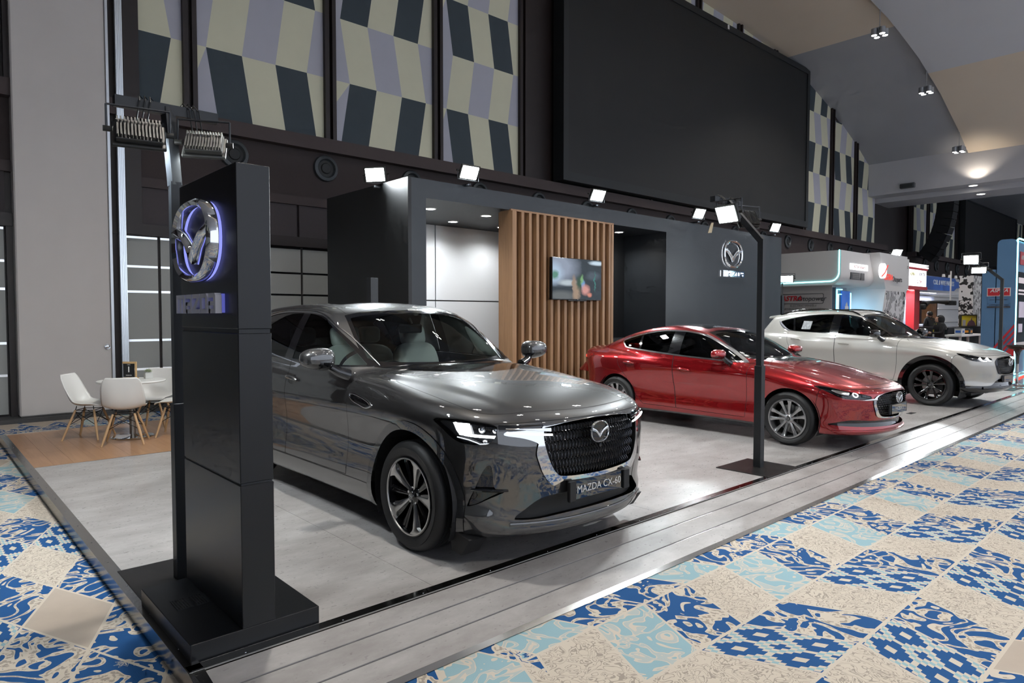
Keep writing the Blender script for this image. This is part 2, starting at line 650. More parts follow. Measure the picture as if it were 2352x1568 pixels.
# patterned panels between mullions
def clip_poly(poly, x0, x1, ztop):
    def half(ps, ax, lim, sgn):
        out = []
        for i in range(len(ps)):
            p, q = ps[i], ps[(i + 1) % len(ps)]
            dp, dq = sgn * (p[ax] - lim), sgn * (q[ax] - lim)
            if dp >= 0:
                out.append(p)
            if (dp > 0 > dq) or (dp < 0 < dq):
                t = dp / (dp - dq)
                out.append((p[0] + (q[0] - p[0]) * t, p[1] + (q[1] - p[1]) * t))
        return out
    for ax, lim, sgn in ((0, x0, 1), (0, x1, -1), (1, ztop, -1)):
        if len(poly) < 3:
            return []
        poly = half(poly, ax, lim, sgn)
    return poly if len(poly) >= 3 else []


VAULT = [(18.4, 12.75), (21.0, 12.70), (23.56, 12.58), (26.4, 12.35), (29.3, 11.86), (32.2, 11.06), (34.87, 10.02), (36.44, 9.29)]


def vault_z(x):
    x = 18.4 + abs(x - 18.4)
    if x >= VAULT[-1][0]:
        return VAULT[-1][1]
    for (a, za), (b_, zb) in zip(VAULT[:-1], VAULT[1:]):
        if x <= b_:
            t = (x - a) / (b_ - a)
            return za + (zb - za) * t
    return 9.3


def patterned_bays(parent, x_first, n, y, zbase, pitch=2.79, skip=(), mull=0.23, zcap=None, rowh=1.325):
    for k in range(n):
        xm = x_first + k * pitch
        zt = (zcap or 13.2)
        struct('mullion', MB().box(xm - 0.115, xm - 0.02, y - 0.10, y + 0.06, zbase, zt).box(xm + 0.03, xm + 0.115, y - 0.14, y + 0.06, zbase, zt).box(xm - 0.02, xm + 0.03, y - 0.02, y + 0.06, zbase, zt), BROWN_D, parent)
        xa, xb = xm + 0.115, xm + pitch - 0.115
        odd = k % 2 == 0
        o_even, o_odd = (0.17, 0.39) if odd else (0.40, 0.20)
        rows = int(math.ceil((zt - zbase) / rowh))
        for r in range(rows):
            z0, z1 = zbase + r * rowh, zbase + (r + 1) * rowh
            if skip and skip[0] < (xa + xb) / 2 < skip[1] and z1 < skip[2]:
                continue
            oa, ob = (o_even, o_odd) if r % 2 == 0 else (o_odd, o_even)
            cols = (T_DARK, T_CREAM, T_DARK, T_CREAM) if r % 2 == 0 else (T_CREAM, T_LILAC, T_CREAM, T_LILAC)
            w = 0.664
            pieces = [(None, 0)] + [(j, j + 1) for j in range(3)] + [(3, None)]
            for ci, (ja, jb) in enumerate(pieces):
                lx = (xa - 1, xa - 1) if ja is None else (xa + oa + ja * w, xa + ob + ja * w)
                rx = (xb + 1, xb + 1) if jb is None else (xa + oa + jb * w, xa + ob + jb * w)
                if ja is None:
                    col = T_LILAC
                else:
                    col = cols[ja]
                zcut = min(zt, min(vault_z(xa), vault_z(xb)) + 0.6) if zcap is None else zt
                poly = clip_poly([(lx[0], z0), (rx[0], z0), (rx[1], z1), (lx[1], z1)], xa, xb, zcut)
                if poly:
                    struct('pattern_panel', MB().prism(poly, y - 0.002, y + 0.05, 'y'), col, parent)
            # small cream / lilac wedge beside the mullion
            wedge = clip_poly([(xa, z1), (xa + ob, z1), (xa, z1 - 0.55)], xa, xb, zcut)
            if wedge and r % 2 == 0:
                struct('pattern_panel', MB().prism(wedge, y - 0.006, y + 0.03, 'y'), T_CREAM, parent)


patterned_bays(wall, 4.0 - 2.79, 13, WY, 5.37, skip=(13.7, 28.6, 11.9))

# unseen hall side wall left of the aisle, added to block ambient wash
wl_ = struct('wall_left_unseen', MB().box(-12.3, -12.0, -14, 13.6, 0, 10), BROWN)
tag(wl_, 'unseen brown hall side wall added left of the aisle to block ambient wash', 'wall', kind='structure')
for k in range(8):
    struct('wall_panel', MB().box(-12.0, -11.95, -13.4 + 3.3 * k, -10.3 + 3.3 * k, 0.4, 3.0), FABRIC, wl_)
    struct('wall_panel', MB().box(-12.0, -11.95, -13.4 + 3.3 * k, -10.3 + 3.3 * k, 5.4, 9.5), T_CREAM if k % 2 else T_DARK, wl_)

# round air outlets in the frieze
VENT = principled('vent_grey', (0.055, 0.062, 0.066), 0.45, 0.3, vary=(6, 0.1))
VENTI = principled('vent_inside', (0.010, 0.011, 0.011), 0.6)


def air_vent(x, y, z, s, label):
    t = thing('air_vent', label, 'air vent', (x, y, z), group='round air outlets along the brown frieze')
    MB().lathe([(0.17 * s, -0.03), (0.20 * s, -0.075), (0.26 * s, -0.06), (0.275 * s, -0.03), (0.275 * s, 0.0)], seg=36, axis='y').build('rim', VENT, t, 40)
    MB().lathe([(0.0, -0.045), (0.10 * s, -0.05), (0.115 * s, -0.03), (0.172 * s, -0.025), (0.19 * s, -0.06)], seg=32, axis='y').build('nozzle', VENTI, t, 40)
    return t


vent_xs = [4.79, 6.69, 8.85, 10.9, 13.0, 15.0, 17.1, 19.2, 21.3, 23.4, 25.6, 27.69, 29.87, 31.9, 34.2, 36.5]
for i, vx in enumerate(vent_xs):
    if i == 0:
        lb = 'round grey air outlet partly hidden behind the tall black sign tower'
    elif i == 1:
        lb = 'round grey air outlet in full view on brown frieze above the booth'
    elif vx > 27 and vx < 28:
        lb = 'first round air outlet past the dark booth end, nearest its right edge'
    else:
        lb = 'round air outlet in the brown frieze above the booths, number %s from the left' % ('one two three four five six seven eight nine ten eleven twelve thirteen fourteen fifteen sixteen'.split()[i])
    air_vent(vx, WY - 0.02, 4.78, 1.0, lb)

# big unlit screen
scr = thing('led_screen', 'huge unlit black display screen mounted high on the patterned wall', 'screen', (21.1, WY - 0.1, 5.42))
fr = MB()
for a in (fr.box(-7.55, 7.55, -0.35, 0.05, 0.0, 0.25), fr.box(-7.55, 7.55, -0.35, 0.05, 6.40, 6.62), fr.box(-7.55, -7.35, -0.35, 0.05, 0.25, 6.40), fr.box(7.33, 7.55, -0.35, 0.05, 0.25, 6.40)):
    pass
fr.build('frame', principled('screen_frame', (0.013, 0.015, 0.016), 0.5), scr)
MB().box(-7.35, 7.33, -0.31, 0.05, 0.25, 6.40).build('display_panel', SCREENB, scr)
MB().box(0.9, 1.0, -0.36, -0.3, 6.45, 6.6).build('bracket', WHITE, scr)

# vaulted ceiling in bays that step down towards the aisle
CEIL_G = principled('grey_vault', (0.36, 0.37, 0.40), 0.42, vary=(0.6, 0.05))
CEIL_L = principled('light_grey_vault', (0.60, 0.61, 0.65), 0.6, vary=(0.6, 0.04))
CEIL_T = principled('tan_vault', (0.70, 0.60, 0.49), 0.6, vary=(0.6, 0.04))
CEIL_W = principled('pale_grey_soffit', (0.52, 0.52, 0.55), 0.7, vary=(0.6, 0.03))
SPLIT = [0.4, 9.7, 27.1, 36.44]
SPLIT2 = [0.4, 6.2, 30.6, 36.44]
ceil = wall_empty('ceiling', 'vaulted ceiling in grey and tan bands above the hall', 'ceiling')
ybays = [13.4, 9.0, 4.6, 0.2, -4.2, -8.6, -13.0]
for bi, (yb, ya) in enumerate(zip(ybays[:-1], ybays[1:])):
    dz = 0.0 if bi % 2 == 0 else -0.16
    sp_ = SPLIT if bi % 2 == 0 else SPLIT2
    for si, (xa, xb) in enumerate(zip(sp_[:-1], sp_[1:])):
        mb = MB()
        N = 22
        for i in range(N):
            x0, x1 = xa + (xb - xa) * i / N, xa + (xb - xa) * (i + 1) / N
            za, zb = vault_z(x0) + dz, vault_z(x1) + dz
            mb.quad((x0, ya, za), (x1, ya, zb), (x1, yb, zb), (x0, yb, za))
            if dz < 0:
                mb.quad((x0, yb, za), (x1, yb, zb), (x1, yb, zb + 0.5), (x0, yb, za + 0.5))
                mb.quad((x0, ya, za), (x1, ya, zb), (x1, ya, zb + 0.5), (x0, ya, za + 0.5))
        middle = si == 1
        tan = middle if bi % 2 == 0 else (not middle)
        struct('vault_band', mb, CEIL_T if tan else (CEIL_G if bi == 0 else CEIL_L), ceil, 30)
struct('bulkhead', MB().box(36.44, 38.6, -14, 13.4, 7.70, 13.5), CEIL_W, ceil)
struct('bulkhead_step', MB().box(37.5, 39.6, -14, 13.4, 7.47, 7.72), CEIL_W, ceil)
struct('bulkhead_far_side', MB().box(-3.0, 0.4, -14, 13.4, 7.70, 13.5), CEIL_W, ceil)
struct('flat_soffit', MB().box(-14, -3.0, -14, 13.4, 7.6, 7.75), CEIL_W, ceil)

# the hall beyond the bulkhead
wall2 = wall_empty('wall_back_far', 'brown hall wall with patterned panels beyond the pale bulkhead')
struct('backing', MB().box(X_END, 75, WY + 0.35, WY + 0.6, 0, 13.2), BROWN_D, wall2)
struct('ledge', MB().box(43.4, 75, WY - 0.1, WY + 0.4, 5.10, 5.37), BROWN_L, wall2)
struct('frieze', MB().box(X_END, 75, WY + 0.2, WY + 0.4, 3.0, 5.10), BROWN, wall2)
patterned_bays(wall2, 43.4, 4, WY + 0.2, 5.37, pitch=2.9, zcap=9.4)
struct('wall_lower', MB().box(X_END, 75, WY + 0.25, WY + 0.4, 0, 3.0), PLUM, wall2)
patterned_bays(wall2, 68.5, 2, WY + 0.2, 5.37, pitch=2.9, zcap=9.4)
wr = struct('wall_far_end', MB().box(75, 75.3, -14, 13.4, 0, 13), BROWN)
tag(wr, 'far brown end wall of the hall', 'wall', kind='structure')
c2 = struct('ceiling_far', MB().box(39.6, 75, -14, 13.6, 9.4, 9.6), CEIL_G)
tag(c2, 'flat grey ceiling of the hall beyond the bulkhead', 'ceiling', kind='structure')
for i, vx in enumerate((46.0, 48.2, 50.4, 52.6, 54.8, 57.0, 59.4, 62.0)):
    air_vent(vx, WY + 0.18, 4.78, 1.25, 'round air outlet in the far frieze beyond the bulkhead, %s from the left' % ('first second third fourth fifth sixth seventh eighth'.split()[i]))
scr2 = thing('led_screen', 'second unlit black screen on the far wall behind the line array', 'screen', (59.6, WY + 0.1, 5.37))
MB().box(-7.0, 7.0, -0.35, 0.05, 0, 4.0).build('display_panel', SCREENB, scr2)
MB().ring_prism([(-7.2, -0.2), (7.2, -0.2), (7.2, 4.03), (-7.2, 4.03)], [(-7.0, 0.0), (7.0, 0.0), (7.0, 3.95), (-7.0, 3.95)], -0.4, 0.05, 'y').build('frame', BLACKM, scr2)

# downlights in the bulkhead soffit
LENS = emission('warm_lamp_lens', (1.0, 0.93, 0.82), 14.0)
LENSW = emission('white_lamp_lens', (1.0, 0.97, 0.92), 30.0)
for i, (lx, ly) in enumerate(((36.95, 8.9), (38.3, 8.9))):
    t = thing('ceiling_downlight', ('round lit downlight in the bulkhead soffit, the one closer to its front edge', 'round lit downlight in the bulkhead soffit, the one further back')[i], 'downlight', (lx, ly, 7.70 if i == 0 else 7.47), group='downlights in the bulkhead soffit')
    MB().lathe([(0.17, -0.012), (0.21, -0.012), (0.215, 0.0)], seg=28).build('bezel', WHITE, t, 40)
    MB().lathe([(0.0, -0.008), (0.17, -0.008)], seg=28).build('lens', LENS, t)
spot_light('bulkhead_wash', (36.0, 8.6, 7.9), (0.45, 0, 0.8), 45, 2.2, (1.0, 0.86, 0.68))
ex = thing('emergency_light', 'small dark emergency light box on the pale bulkhead face', 'light', (36.30, 11.45, 7.95))
MB().box(-0.09, 0.08, -0.33, 0.33, -0.10, 0.14, 0.03).build('housing', principled('smoke_grey', (0.08, 0.085, 0.09), 0.4), ex)
MB().box(-0.12, -0.09, -0.25, 0.25, -0.06, 0.09, 0.01).build('lens', VENT, ex)

# pendant clusters hung along the vault steps
PEND = principled('pendant_aluminium', (0.42, 0.43, 0.45), 0.4, 0.6)


def pendant(x, y, label, lit):
    zt = vault_z(x) - 0.02
    drop = 0.95
    t = thing('pendant_cluster', label, 'pendant light', (x, y, zt), group='pendant lamp clusters hung from the vault')
    MB().tube([(0, 0, 0.0), (0, 0, -drop + 0.18)], 0.016, 8).lathe([(0.0, 0.0), (0.06, 0.0), (0.06, -0.03), (0.0, -0.03)], seg=14).build('stem', PEND, t)
    MB().box(-0.16, 0.16, -0.16, 0.16, -drop + 0.16, -drop + 0.19).build('plate', PEND, t)
    for sx in (-0.13, 0.13):
        for sy in (-0.13, 0.13):
            c = MB().lathe([(0.0, -drop + 0.16), (0.10, -drop + 0.16), (0.105, -drop - 0.06), (0.09, -drop - 0.06), (0.088, -drop - 0.03)], (sx, sy, 0), 18).build('can', PEND, t, 40)
            MB().lathe([(0.0, -drop - 0.035), (0.09, -drop - 0.035)], (sx, sy, 0), 16).build('lens', LENSW, c)
    if lit:
        spot_light('pendant_lamp', (0, 0, -drop - 0.10), (0, 0, -1), PENDANT_W, 2.3, (1.0, 0.95, 0.88), t, 0.9, 0.14)
    return t


PX = [2.2, 6.85, 11.5, 16.1, 20.75, 25.4, 30.42, 34.99]
for y in (9.0, 4.6, 0.2, -4.2):
    for x in PX:
        lb = 'pendant cluster of four spotlights hung high above the aisle'
        if y == 9.0 and x == 25.4:
            lb = 'pendant cluster of four spotlights, highest of the row in view'
        elif y == 9.0 and x == 30.42:
            lb = 'pendant cluster of four spotlights, middle of the row in view'
        elif y == 9.0 and x == 34.99:
            lb = 'pendant cluster of four spotlights just above the pale bulkhead'
        pendant(x, y, lb, (y in (4.6, -4.2) and x in (2.2, 11.5, 20.75, 30.42)) or (y == 9.0 and x in (25.4,)))
# ------------------------------------------------------------------ stage platform
PZ = 0.10
X0, X1P, Y0, YB = 0.89, 17.75, 3.11, 11.05


def vinyl_material():
    m = principled('grey_stone_vinyl', (0.34, 0.325, 0.315), 0.30, vary=(1.6, 0.0))
    nt = m.node_tree
    b = nt.nodes['Principled BSDF']
    tc = node(nt, 'ShaderNodeTexCoord')
    mp = node(nt, 'ShaderNodeMapping')
    mp.inputs['Scale'].default_value = (1.0, 2.2, 1.0)
    nt.links.new(tc.outputs['Object'], mp.inputs[0])
    n1 = node(nt, 'ShaderNodeTexNoise')
    n1.inputs['Scale'].default_value = 1.7
    n1.inputs['Detail'].default_value = 9.0
    n1.inputs['Roughness'].default_value = 0.68
    nt.links.new(mp.outputs[0], n1.inputs['Vector'])
    n2 = node(nt, 'ShaderNodeTexNoise')
    n2.inputs['Scale'].default_value = 26.0
    n2.inputs['Detail'].default_value = 5.0
    nt.links.new(mp.outputs[0], n2.inputs['Vector'])
    a = ramp(nt, n1.outputs['Fac'], [(0.30, (0.27, 0.25, 0.24)), (0.48, (0.355, 0.34, 0.33)), (0.68, (0.47, 0.455, 0.445))], 'LINEAR')
    c = mixc(nt, math_node(nt, 'MULTIPLY', n2.outputs['Fac'], 0.18), a, (0.25, 0.235, 0.23))
    nt.links.new(c, b.inputs['Base Color'])
    r = math_node(nt, 'MULTIPLY_ADD', n2.outputs['Fac'], 0.22, 0.20)
    nt.links.new(r, b.inputs['Roughness'])
    bp = node(nt, 'ShaderNodeBump')
    bp.inputs['Strength'].default_value = 0.06
    bp.inputs['Distance'].default_value = 0.003
    nt.links.new(n2.outputs['Fac'], bp.inputs['Height'])
    nt.links.new(bp.outputs['Normal'], b.inputs['Normal'])
    return m


def wood_material(name, c0, c1, scale=(14, 0.8, 14), rough=0.4):
    m = principled(name, c0, rough, vary=(1, 0.0))
    nt = m.node_tree
    b = nt.nodes['Principled BSDF']
    tc = node(nt, 'ShaderNodeTexCoord')
    oi = node(nt, 'ShaderNodeObjectInfo')
    mp = node(nt, 'ShaderNodeMapping')
    mp.inputs['Scale'].default_value = scale
    nt.links.new(tc.outputs['Object'], mp.inputs[0])
    cx = node(nt, 'ShaderNodeCombineXYZ')
    for i in range(3):
        nt.links.new(math_node(nt, 'MULTIPLY', oi.outputs['Random'], 37.0 + 11 * i), cx.inputs[i])
    nt.links.new(cx.outputs[0], mp.inputs['Location'])
    n1 = node(nt, 'ShaderNodeTexNoise')
    n1.inputs['Scale'].default_value = 1.6
    n1.inputs['Detail'].default_value = 6.0
    n1.inputs['Roughness'].default_value = 0.6
    n1.inputs['Distortion'].default_value = 0.6
    nt.links.new(mp.outputs[0], n1.inputs['Vector'])
    f = math_node(nt, 'MULTIPLY_ADD', n1.outputs['Fac'], 1.5, math_node(nt, 'MULTIPLY_ADD', oi.outputs['Random'], 0.35, -0.45))
    c = mixc(nt, f, c0, c1)
    nt.links.new(c, b.inputs['Base Color'])
    return m


VINYL = vinyl_material()
OAK = wood_material('oak_plank', (0.30, 0.155, 0.075), (0.45, 0.26, 0.14), rough=0.32)
SLATW = wood_material('slat_timber', (0.24, 0.125, 0.060), (0.43, 0.25, 0.13), (14, 14, 0.8), 0.45)

stage = thing('floor_stage', 'low raised stage floor of grey stone vinyl and oak planks', 'stage floor', kind='structure')
struct('deck_core', MB().box(X0 + 0.01, X1P, Y0 + 0.01, YB, 0.0, PZ - 0.006), BLACK, stage)
xs = [X0 + 0.06] + [2.25 + 2.2 * k for k in range(7)] + [X1P]
for a, b_ in zip(xs[:-1], xs[1:]):
    struct('vinyl_sheet', MB().box(a + 0.0012, b_ - 0.0012, Y0 + 0.05, 8.41, PZ - 0.008, PZ), VINYL, stage)
struct('joint_strip', MB().box(X0 + 0.06, 5.6, 8.405, 8.418, PZ - 0.008, PZ + 0.002), STEEL, stage)
px = X0 + 0.06
while px < 5.75:
    cut = random.choice((9.3, 9.7, 10.2))
    struct('oak_plank', MB().box(px + 0.0008, px + 0.1792, 8.419, cut - 0.0008, PZ - 0.008, PZ), OAK, stage)
    struct('oak_plank', MB().box(px + 0.0008, px + 0.1792, cut + 0.0008, YB - 0.03, PZ - 0.008, PZ), OAK, stage)
    px += 0.18
# metal edging
struct('edge_skirt', MB().box(X0 - 0.004, X0 + 0.012, 2.66, YB, 0.002, PZ + 0.0), STEEL, stage)
struct('edge_cap', MB().box(X0 - 0.006, X0 + 0.062, Y0, YB, PZ - 0.004, PZ + 0.006), STEEL, stage)
struct('edge_cap', MB().box(X0, 5.6, YB - 0.03, YB + 0.01, PZ - 0.004, PZ + 0.004), STEEL, stage)
struct('front_cap', MB().box(X0, X1P, Y0 - 0.012, Y0 + 0.052, PZ - 0.006, PZ + 0.006), principled('polished_steel', (0.40, 0.39, 0.37), 0.14, 1.0, vary=(9, 0.08)), stage)
# shallow ramp of three boards
ry = [Y0 - 0.012, 2.935, 2.755, 2.585]
rz = [PZ - 0.004, 0.070, 0.040, 0.012]
for k in range(3):
    a, b_ = ry[k] - 0.006, ry[k + 1] + 0.006
    za = rz[k] + (rz[k + 1] - rz[k]) * 0.03
    zb = rz[k] + (rz[k + 1] - rz[k]) * 0.97
    mb = MB()
    xa, xb = X0 + 0.06, 20.0
    mb.add([(xa, a, za), (xb, a, za), (xb, b_, zb), (xa, b_, zb), (xa, a, 0.0), (xb, a, 0.0), (xb, b_, 0.0), (xa, b_, 0.0)], [(0, 3, 2, 1), (4, 5, 6, 7), (0, 1, 5, 4), (3, 7, 6, 2), (0, 4, 7, 3), (1, 2, 6, 5)])
    struct('ramp_board', mb, VINYL, stage)
    if k < 2:
        struct('ramp_strip', MB().box(xa, xb, ry[k + 1] - 0.0055, ry[k + 1] + 0.0055, 0.0, rz[k + 1] - 0.003), STEEL, stage)
struct('ramp_toe', MB().add([(X0 + 0.0, 2.59, 0.016), (20.0, 2.59, 0.016), (20.0, 2.553, 0.004), (X0, 2.553, 0.004)], [(0, 3, 2, 1)]), principled('toe_steel', (0.55, 0.54, 0.52), 0.18, 1.0, vary=(8, 0.1)), stage)
struct('ramp_side_cap', MB().add([(X0 - 0.006, Y0, PZ + 0.006), (X0 + 0.062, Y0, PZ + 0.006), (X0 + 0.062, 2.56, 0.016), (X0 - 0.006, 2.56, 0.016), (X0 - 0.006, Y0, 0), (X0 - 0.006, 2.56, 0)], [(0, 3, 2, 1), (0, 4, 5, 3)]), STEEL, stage)
scr_mb = MB()
for k in range(34):
    scr_mb.lathe([(0.0, 0.0025), (0.004, 0.002), (0.005, 0.0)], (X0 + 0.25 + 0.5 * k, Y0 + 0.006, PZ + 0.006), 8)
for k in range(16):
    scr_mb.lathe([(0.0, 0.0025), (0.004, 0.002), (0.005, 0.0)], (X0 + 0.03, Y0 + 0.25 + 0.5 * k, PZ + 0.006), 8)
so = struct('screw_heads', scr_mb, CHROME, stage)
so['kind'] = 'stuff'
struct('floor_socket', MB().box(11.9, 12.12, 3.62, 3.70, PZ - 0.004, PZ + 0.004), BLACKM, stage)

# ------------------------------------------------------------------ display booth
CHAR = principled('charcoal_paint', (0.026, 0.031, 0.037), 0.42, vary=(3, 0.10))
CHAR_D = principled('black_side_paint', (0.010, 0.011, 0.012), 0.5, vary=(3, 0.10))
BX0, BX1, BY0, BY1, BZ = 5.59, 17.35, 8.477, 11.05, 3.74
booth = thing('display_booth', 'charcoal painted exhibition booth with lit alcoves and brand logo wall', 'booth', (0, 0, 0))
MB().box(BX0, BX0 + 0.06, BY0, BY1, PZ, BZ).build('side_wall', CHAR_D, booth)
MB().box(BX0 + 0.06, 5.915, BY0, BY0 + 0.25, PZ, 3.46).build('front_pier', CHAR, booth)
MB().box(BX0 + 0.06, BX1, BY0, BY0 + 0.12, 3.46, BZ).build('fascia', CHAR, booth)
MB().box(BX0 + 0.06, BX1, BY0 + 0.12, BY1, 3.46, 3.50).build('alcove_ceiling', CHAR, booth)
MB().box(BX0 + 0.06, BX1, BY1 - 0.15, BY1, PZ, 3.46).build('back_wall', CHAR, booth)
MB().box(12.13, BX1, BY0, BY0 + 0.12, PZ, 3.46).build('logo_wall', CHAR, booth)
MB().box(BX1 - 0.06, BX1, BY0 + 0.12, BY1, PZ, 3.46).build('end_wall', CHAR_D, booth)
MB().box(12.13, 12.2, BY0 + 0.12, BY1, PZ, 3.46).build('alcove_partition', CHAR, booth)
PANELW = principled('pale_blue_white_panel', (0.72, 0.77, 0.82), 0.45, vary=(1.2, 0.03))
pe = [5.66, 7.80, 9.93, 12.1]
for a, b_ in zip(pe[:-1], pe[1:]):
    for z0, z1 in ((PZ, 1.965), (1.985, 3.46)):
        MB().box(a + 0.012, b_ - 0.012, 10.87, 10.90, z0, z1 - 0.005).build('wall_panel', PANELW, booth)
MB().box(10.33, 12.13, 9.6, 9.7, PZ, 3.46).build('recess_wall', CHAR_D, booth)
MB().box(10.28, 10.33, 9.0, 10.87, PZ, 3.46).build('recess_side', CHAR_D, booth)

DL = emission('downlight_lens', (1.0, 0.97, 0.92), 22.0)
for i, (lx, ly) in enumerate(((6.556, 9.274), (7.751, 9.251), (7.771, 10.255), (8.996, 10.242), (11.38, 9.162), (6.55, 10.25))):
    lb = ('recessed downlight at front left of the white alcove ceiling', 'recessed downlight at front of alcove ceiling, second from the pier', 'recessed downlight at rear of alcove ceiling before the panel joint',
          'recessed downlight at rear of alcove ceiling beside the timber slats', 'recessed downlight over the dark recess right of the timber slats', 'recessed downlight at rear of alcove ceiling behind the pier')[i]
    t = thing('alcove_downlight', lb, 'downlight', (lx, ly, 3.46), group='downlights in the booth alcoves')
    MB().lathe([(0.085, -0.010), (0.105, -0.010), (0.108, 0.0)], seg=24).build('bezel', WHITE, t, 40)
    MB().lathe([(0.0, -0.008), (0.086, -0.008)], seg=24).build('lens', DL, t)
    spot_light('downlight_lamp', (0, 0, -0.03), (0, 0, -1), DOWNLIGHT_W, 2.6, (1.0, 0.98, 0.95), t, 0.8, 0.07)

# timber slat screen
slat = thing('slat_screen', 'timber slat screen of upright battens carrying the television', 'slat screen', (0, 0, 0))
SX0, SX1, SZ = 7.62, 10.33, 3.445
MB().box(SX0, SX1, 8.72, 8.76, PZ, SZ).build('backboard', SLATW, slat)
MB().box(SX0, SX0 + 0.05, 8.40, 8.72, PZ, SZ).build('end_board', SLATW, slat)
MB().box(SX0, SX1, 8.44, 8.72, SZ, SZ + 0.03).build('top_rail', SLATW, slat)
first = None
for k in range(16):
    sx = SX0 + 0.085 + k * 0.1785
    if k == 15:
        sx = SX1 - 0.045
    if first is None:
        first = MB().box(-0.02, 0.045, 8.44, 8.72, PZ, SZ, 0.003).build('slat', SLATW, slat)
        first.location = (sx, 0, 0)
    else:
        c = first.copy()
        COL.objects.link(c)
        c.parent = slat
        c.location = (sx, 0, 0)

# television
def screen_picture():
    """A dark in-car scene as the set shows it: windscreen glow, a steering wheel arc, a seated figure's jacket and arm."""
    m = bpy.data.materials.new('television_picture')
    m.use_nodes = True
    nt = m.node_tree
    nt.nodes.remove(nt.nodes['Principled BSDF'])
    tc = node(nt, 'ShaderNodeTexCoord')
    sp = node(nt, 'ShaderNodeSeparateXYZ')
    nt.links.new(tc.outputs['Generated'], sp.inputs[0])
    U, V = sp.outputs[0], sp.outputs[2]
    Mn = lambda op, a, b_=None, c=None: math_node(nt, op, a, b_, c)
    nz = node(nt, 'ShaderNodeTexNoise')
    nz.inputs['Scale'].default_value = 7.0
    nz.inputs['Detail'].default_value = 4.0
    nt.links.new(tc.outputs['Generated'], nz.inputs['Vector'])
    wob = Mn('MULTIPLY', Mn('SUBTRACT', nz.outputs['Fac'], 0.5), 0.12)

    def blob(cu, cv, ru, rv, soft=0.42):
        a = Mn('DIVIDE', Mn('SUBTRACT', Mn('ADD', U, wob), cu), ru)
        b_ = Mn('DIVIDE', Mn('SUBTRACT', V, cv), rv)
        d = Mn('SQRT', Mn('ADD', Mn('MULTIPLY', a, a), Mn('MULTIPLY', b_, b_)))
        n = node(nt, 'ShaderNodeMapRange')
        n.inputs[1].default_value = 1.0 + soft
        n.inputs[2].default_value = 1.0 - soft
        nt.links.new(d, n.inputs[0])
        return n.outputs[0]
    c = mixc(nt, nz.outputs['Fac'], (0.004, 0.007, 0.010), (0.02, 0.035, 0.045))
    c = mixc(nt, blob(0.12, 0.78, 0.34, 0.36), c, (0.24, 0.28, 0.36))
    c = mixc(nt, blob(0.02, 0.62, 0.16, 0.24), c, (0.36, 0.47, 0.60))
    c = mixc(nt, blob(0.30, 0.40, 0.16, 0.07), c, (0.40, 0.46, 0.50))
    c = mixc(nt, blob(0.04, 0.58, 0.06, 0.10), c, (0.08, 0.22, 0.16))
    c = mixc(nt, blob(0.90, 0.93, 0.15, 0.05), c, (0.5, 0.62, 0.72))
    c = mixc(nt, blob(0.18, 0.07, 0.26, 0.12), c, (0.10, 0.11, 0.11))
    c = mixc(nt, blob(0.47, 0.18, 0.07, 0.24), c, (0.30, 0.21, 0.14))
    c = mixc(nt, blob(0.42, 0.36, 0.035, 0.20), c, (0.28, 0.20, 0.14))
    c = mixc(nt, blob(0.55, 0.42, 0.07, 0.17), c, (0.02, 0.06, 0.03))
    c = mixc(nt, blob(0.59, 0.48, 0.03, 0.12), c, (0.16, 0.34, 0.14))
    c = mixc(nt, blob(0.62, 0.34, 0.035, 0.12), c, (0.14, 0.28, 0.50))
    c = mixc(nt, blob(0.66, 0.24, 0.075, 0.12), c, (0.55, 0.25, 0.22))
    c = mixc(nt, blob(0.74, 0.11, 0.04, 0.05), c, (0.55, 0.20, 0.14))
    c = mixc(nt, blob(0.82, 0.60, 0.13, 0.10), c, (0.05, 0.07, 0.09))
    c = mixc(nt, blob(0.86, 0.45, 0.012, 0.22), c, (0.03, 0.16, 0.14))
    e = node(nt, 'ShaderNodeEmission')
    e.inputs[1].default_value = 1.15
    nt.links.new(c, e.inputs[0])
    g = node(nt, 'ShaderNodeBsdfGlossy')
    g.inputs['Roughness'].default_value = 0.08
    fr_ = node(nt, 'ShaderNodeFresnel')
    mx = node(nt, 'ShaderNodeMixShader')
    nt.links.new(fr_.outputs[0], mx.inputs[0])
    nt.links.new(e.outputs[0], mx.inputs[1])
    nt.links.new(g.outputs[0], mx.inputs[2])
    nt.links.new(mx.outputs[0], nt.nodes['Material Output'].inputs[0])
    return m


tv = thing('television', 'flat screen television showing a car interior, hung on the timber slats', 'television', (9.195, 8.40, 1.96))
MB().box(-0.67, 0.67, -0.045, 0.03, 0.0, 0.757, 0.006).build('casing', principled('tv_black', (0.006, 0.006, 0.007), 0.25), tv)
MB().box(-0.66, 0.66, -0.049, -0.04, 0.018, 0.748).build('screen', screen_picture(), tv)
MB().box(-0.25, 0.25, -0.05, -0.03, -0.018, 0.0, 0.004).box(-0.3, 0.3, 0.0, 0.04, 0.1, 0.6).build('stand_bar', BLACKM, tv)
text('brand_mark', 'LG', 0.018, WHITE, tv, frame_matrix((0, -0.0505, 0.009), (1, 0, 0), (0, 0, 1)), 0.0005)


# ------------------------------------------------------------------ emblem and word mark
def superellipse(w, h, n=48, p=2.5):
    out = []
    for i in range(n):
        a = 2 * math.pi * i / n
        c, s = math.cos(a), math.sin(a)
        out.append((w * math.copysign(abs(c) ** (2 / p), c), h * math.copysign(abs(s) ** (2 / p), s)))
    return out


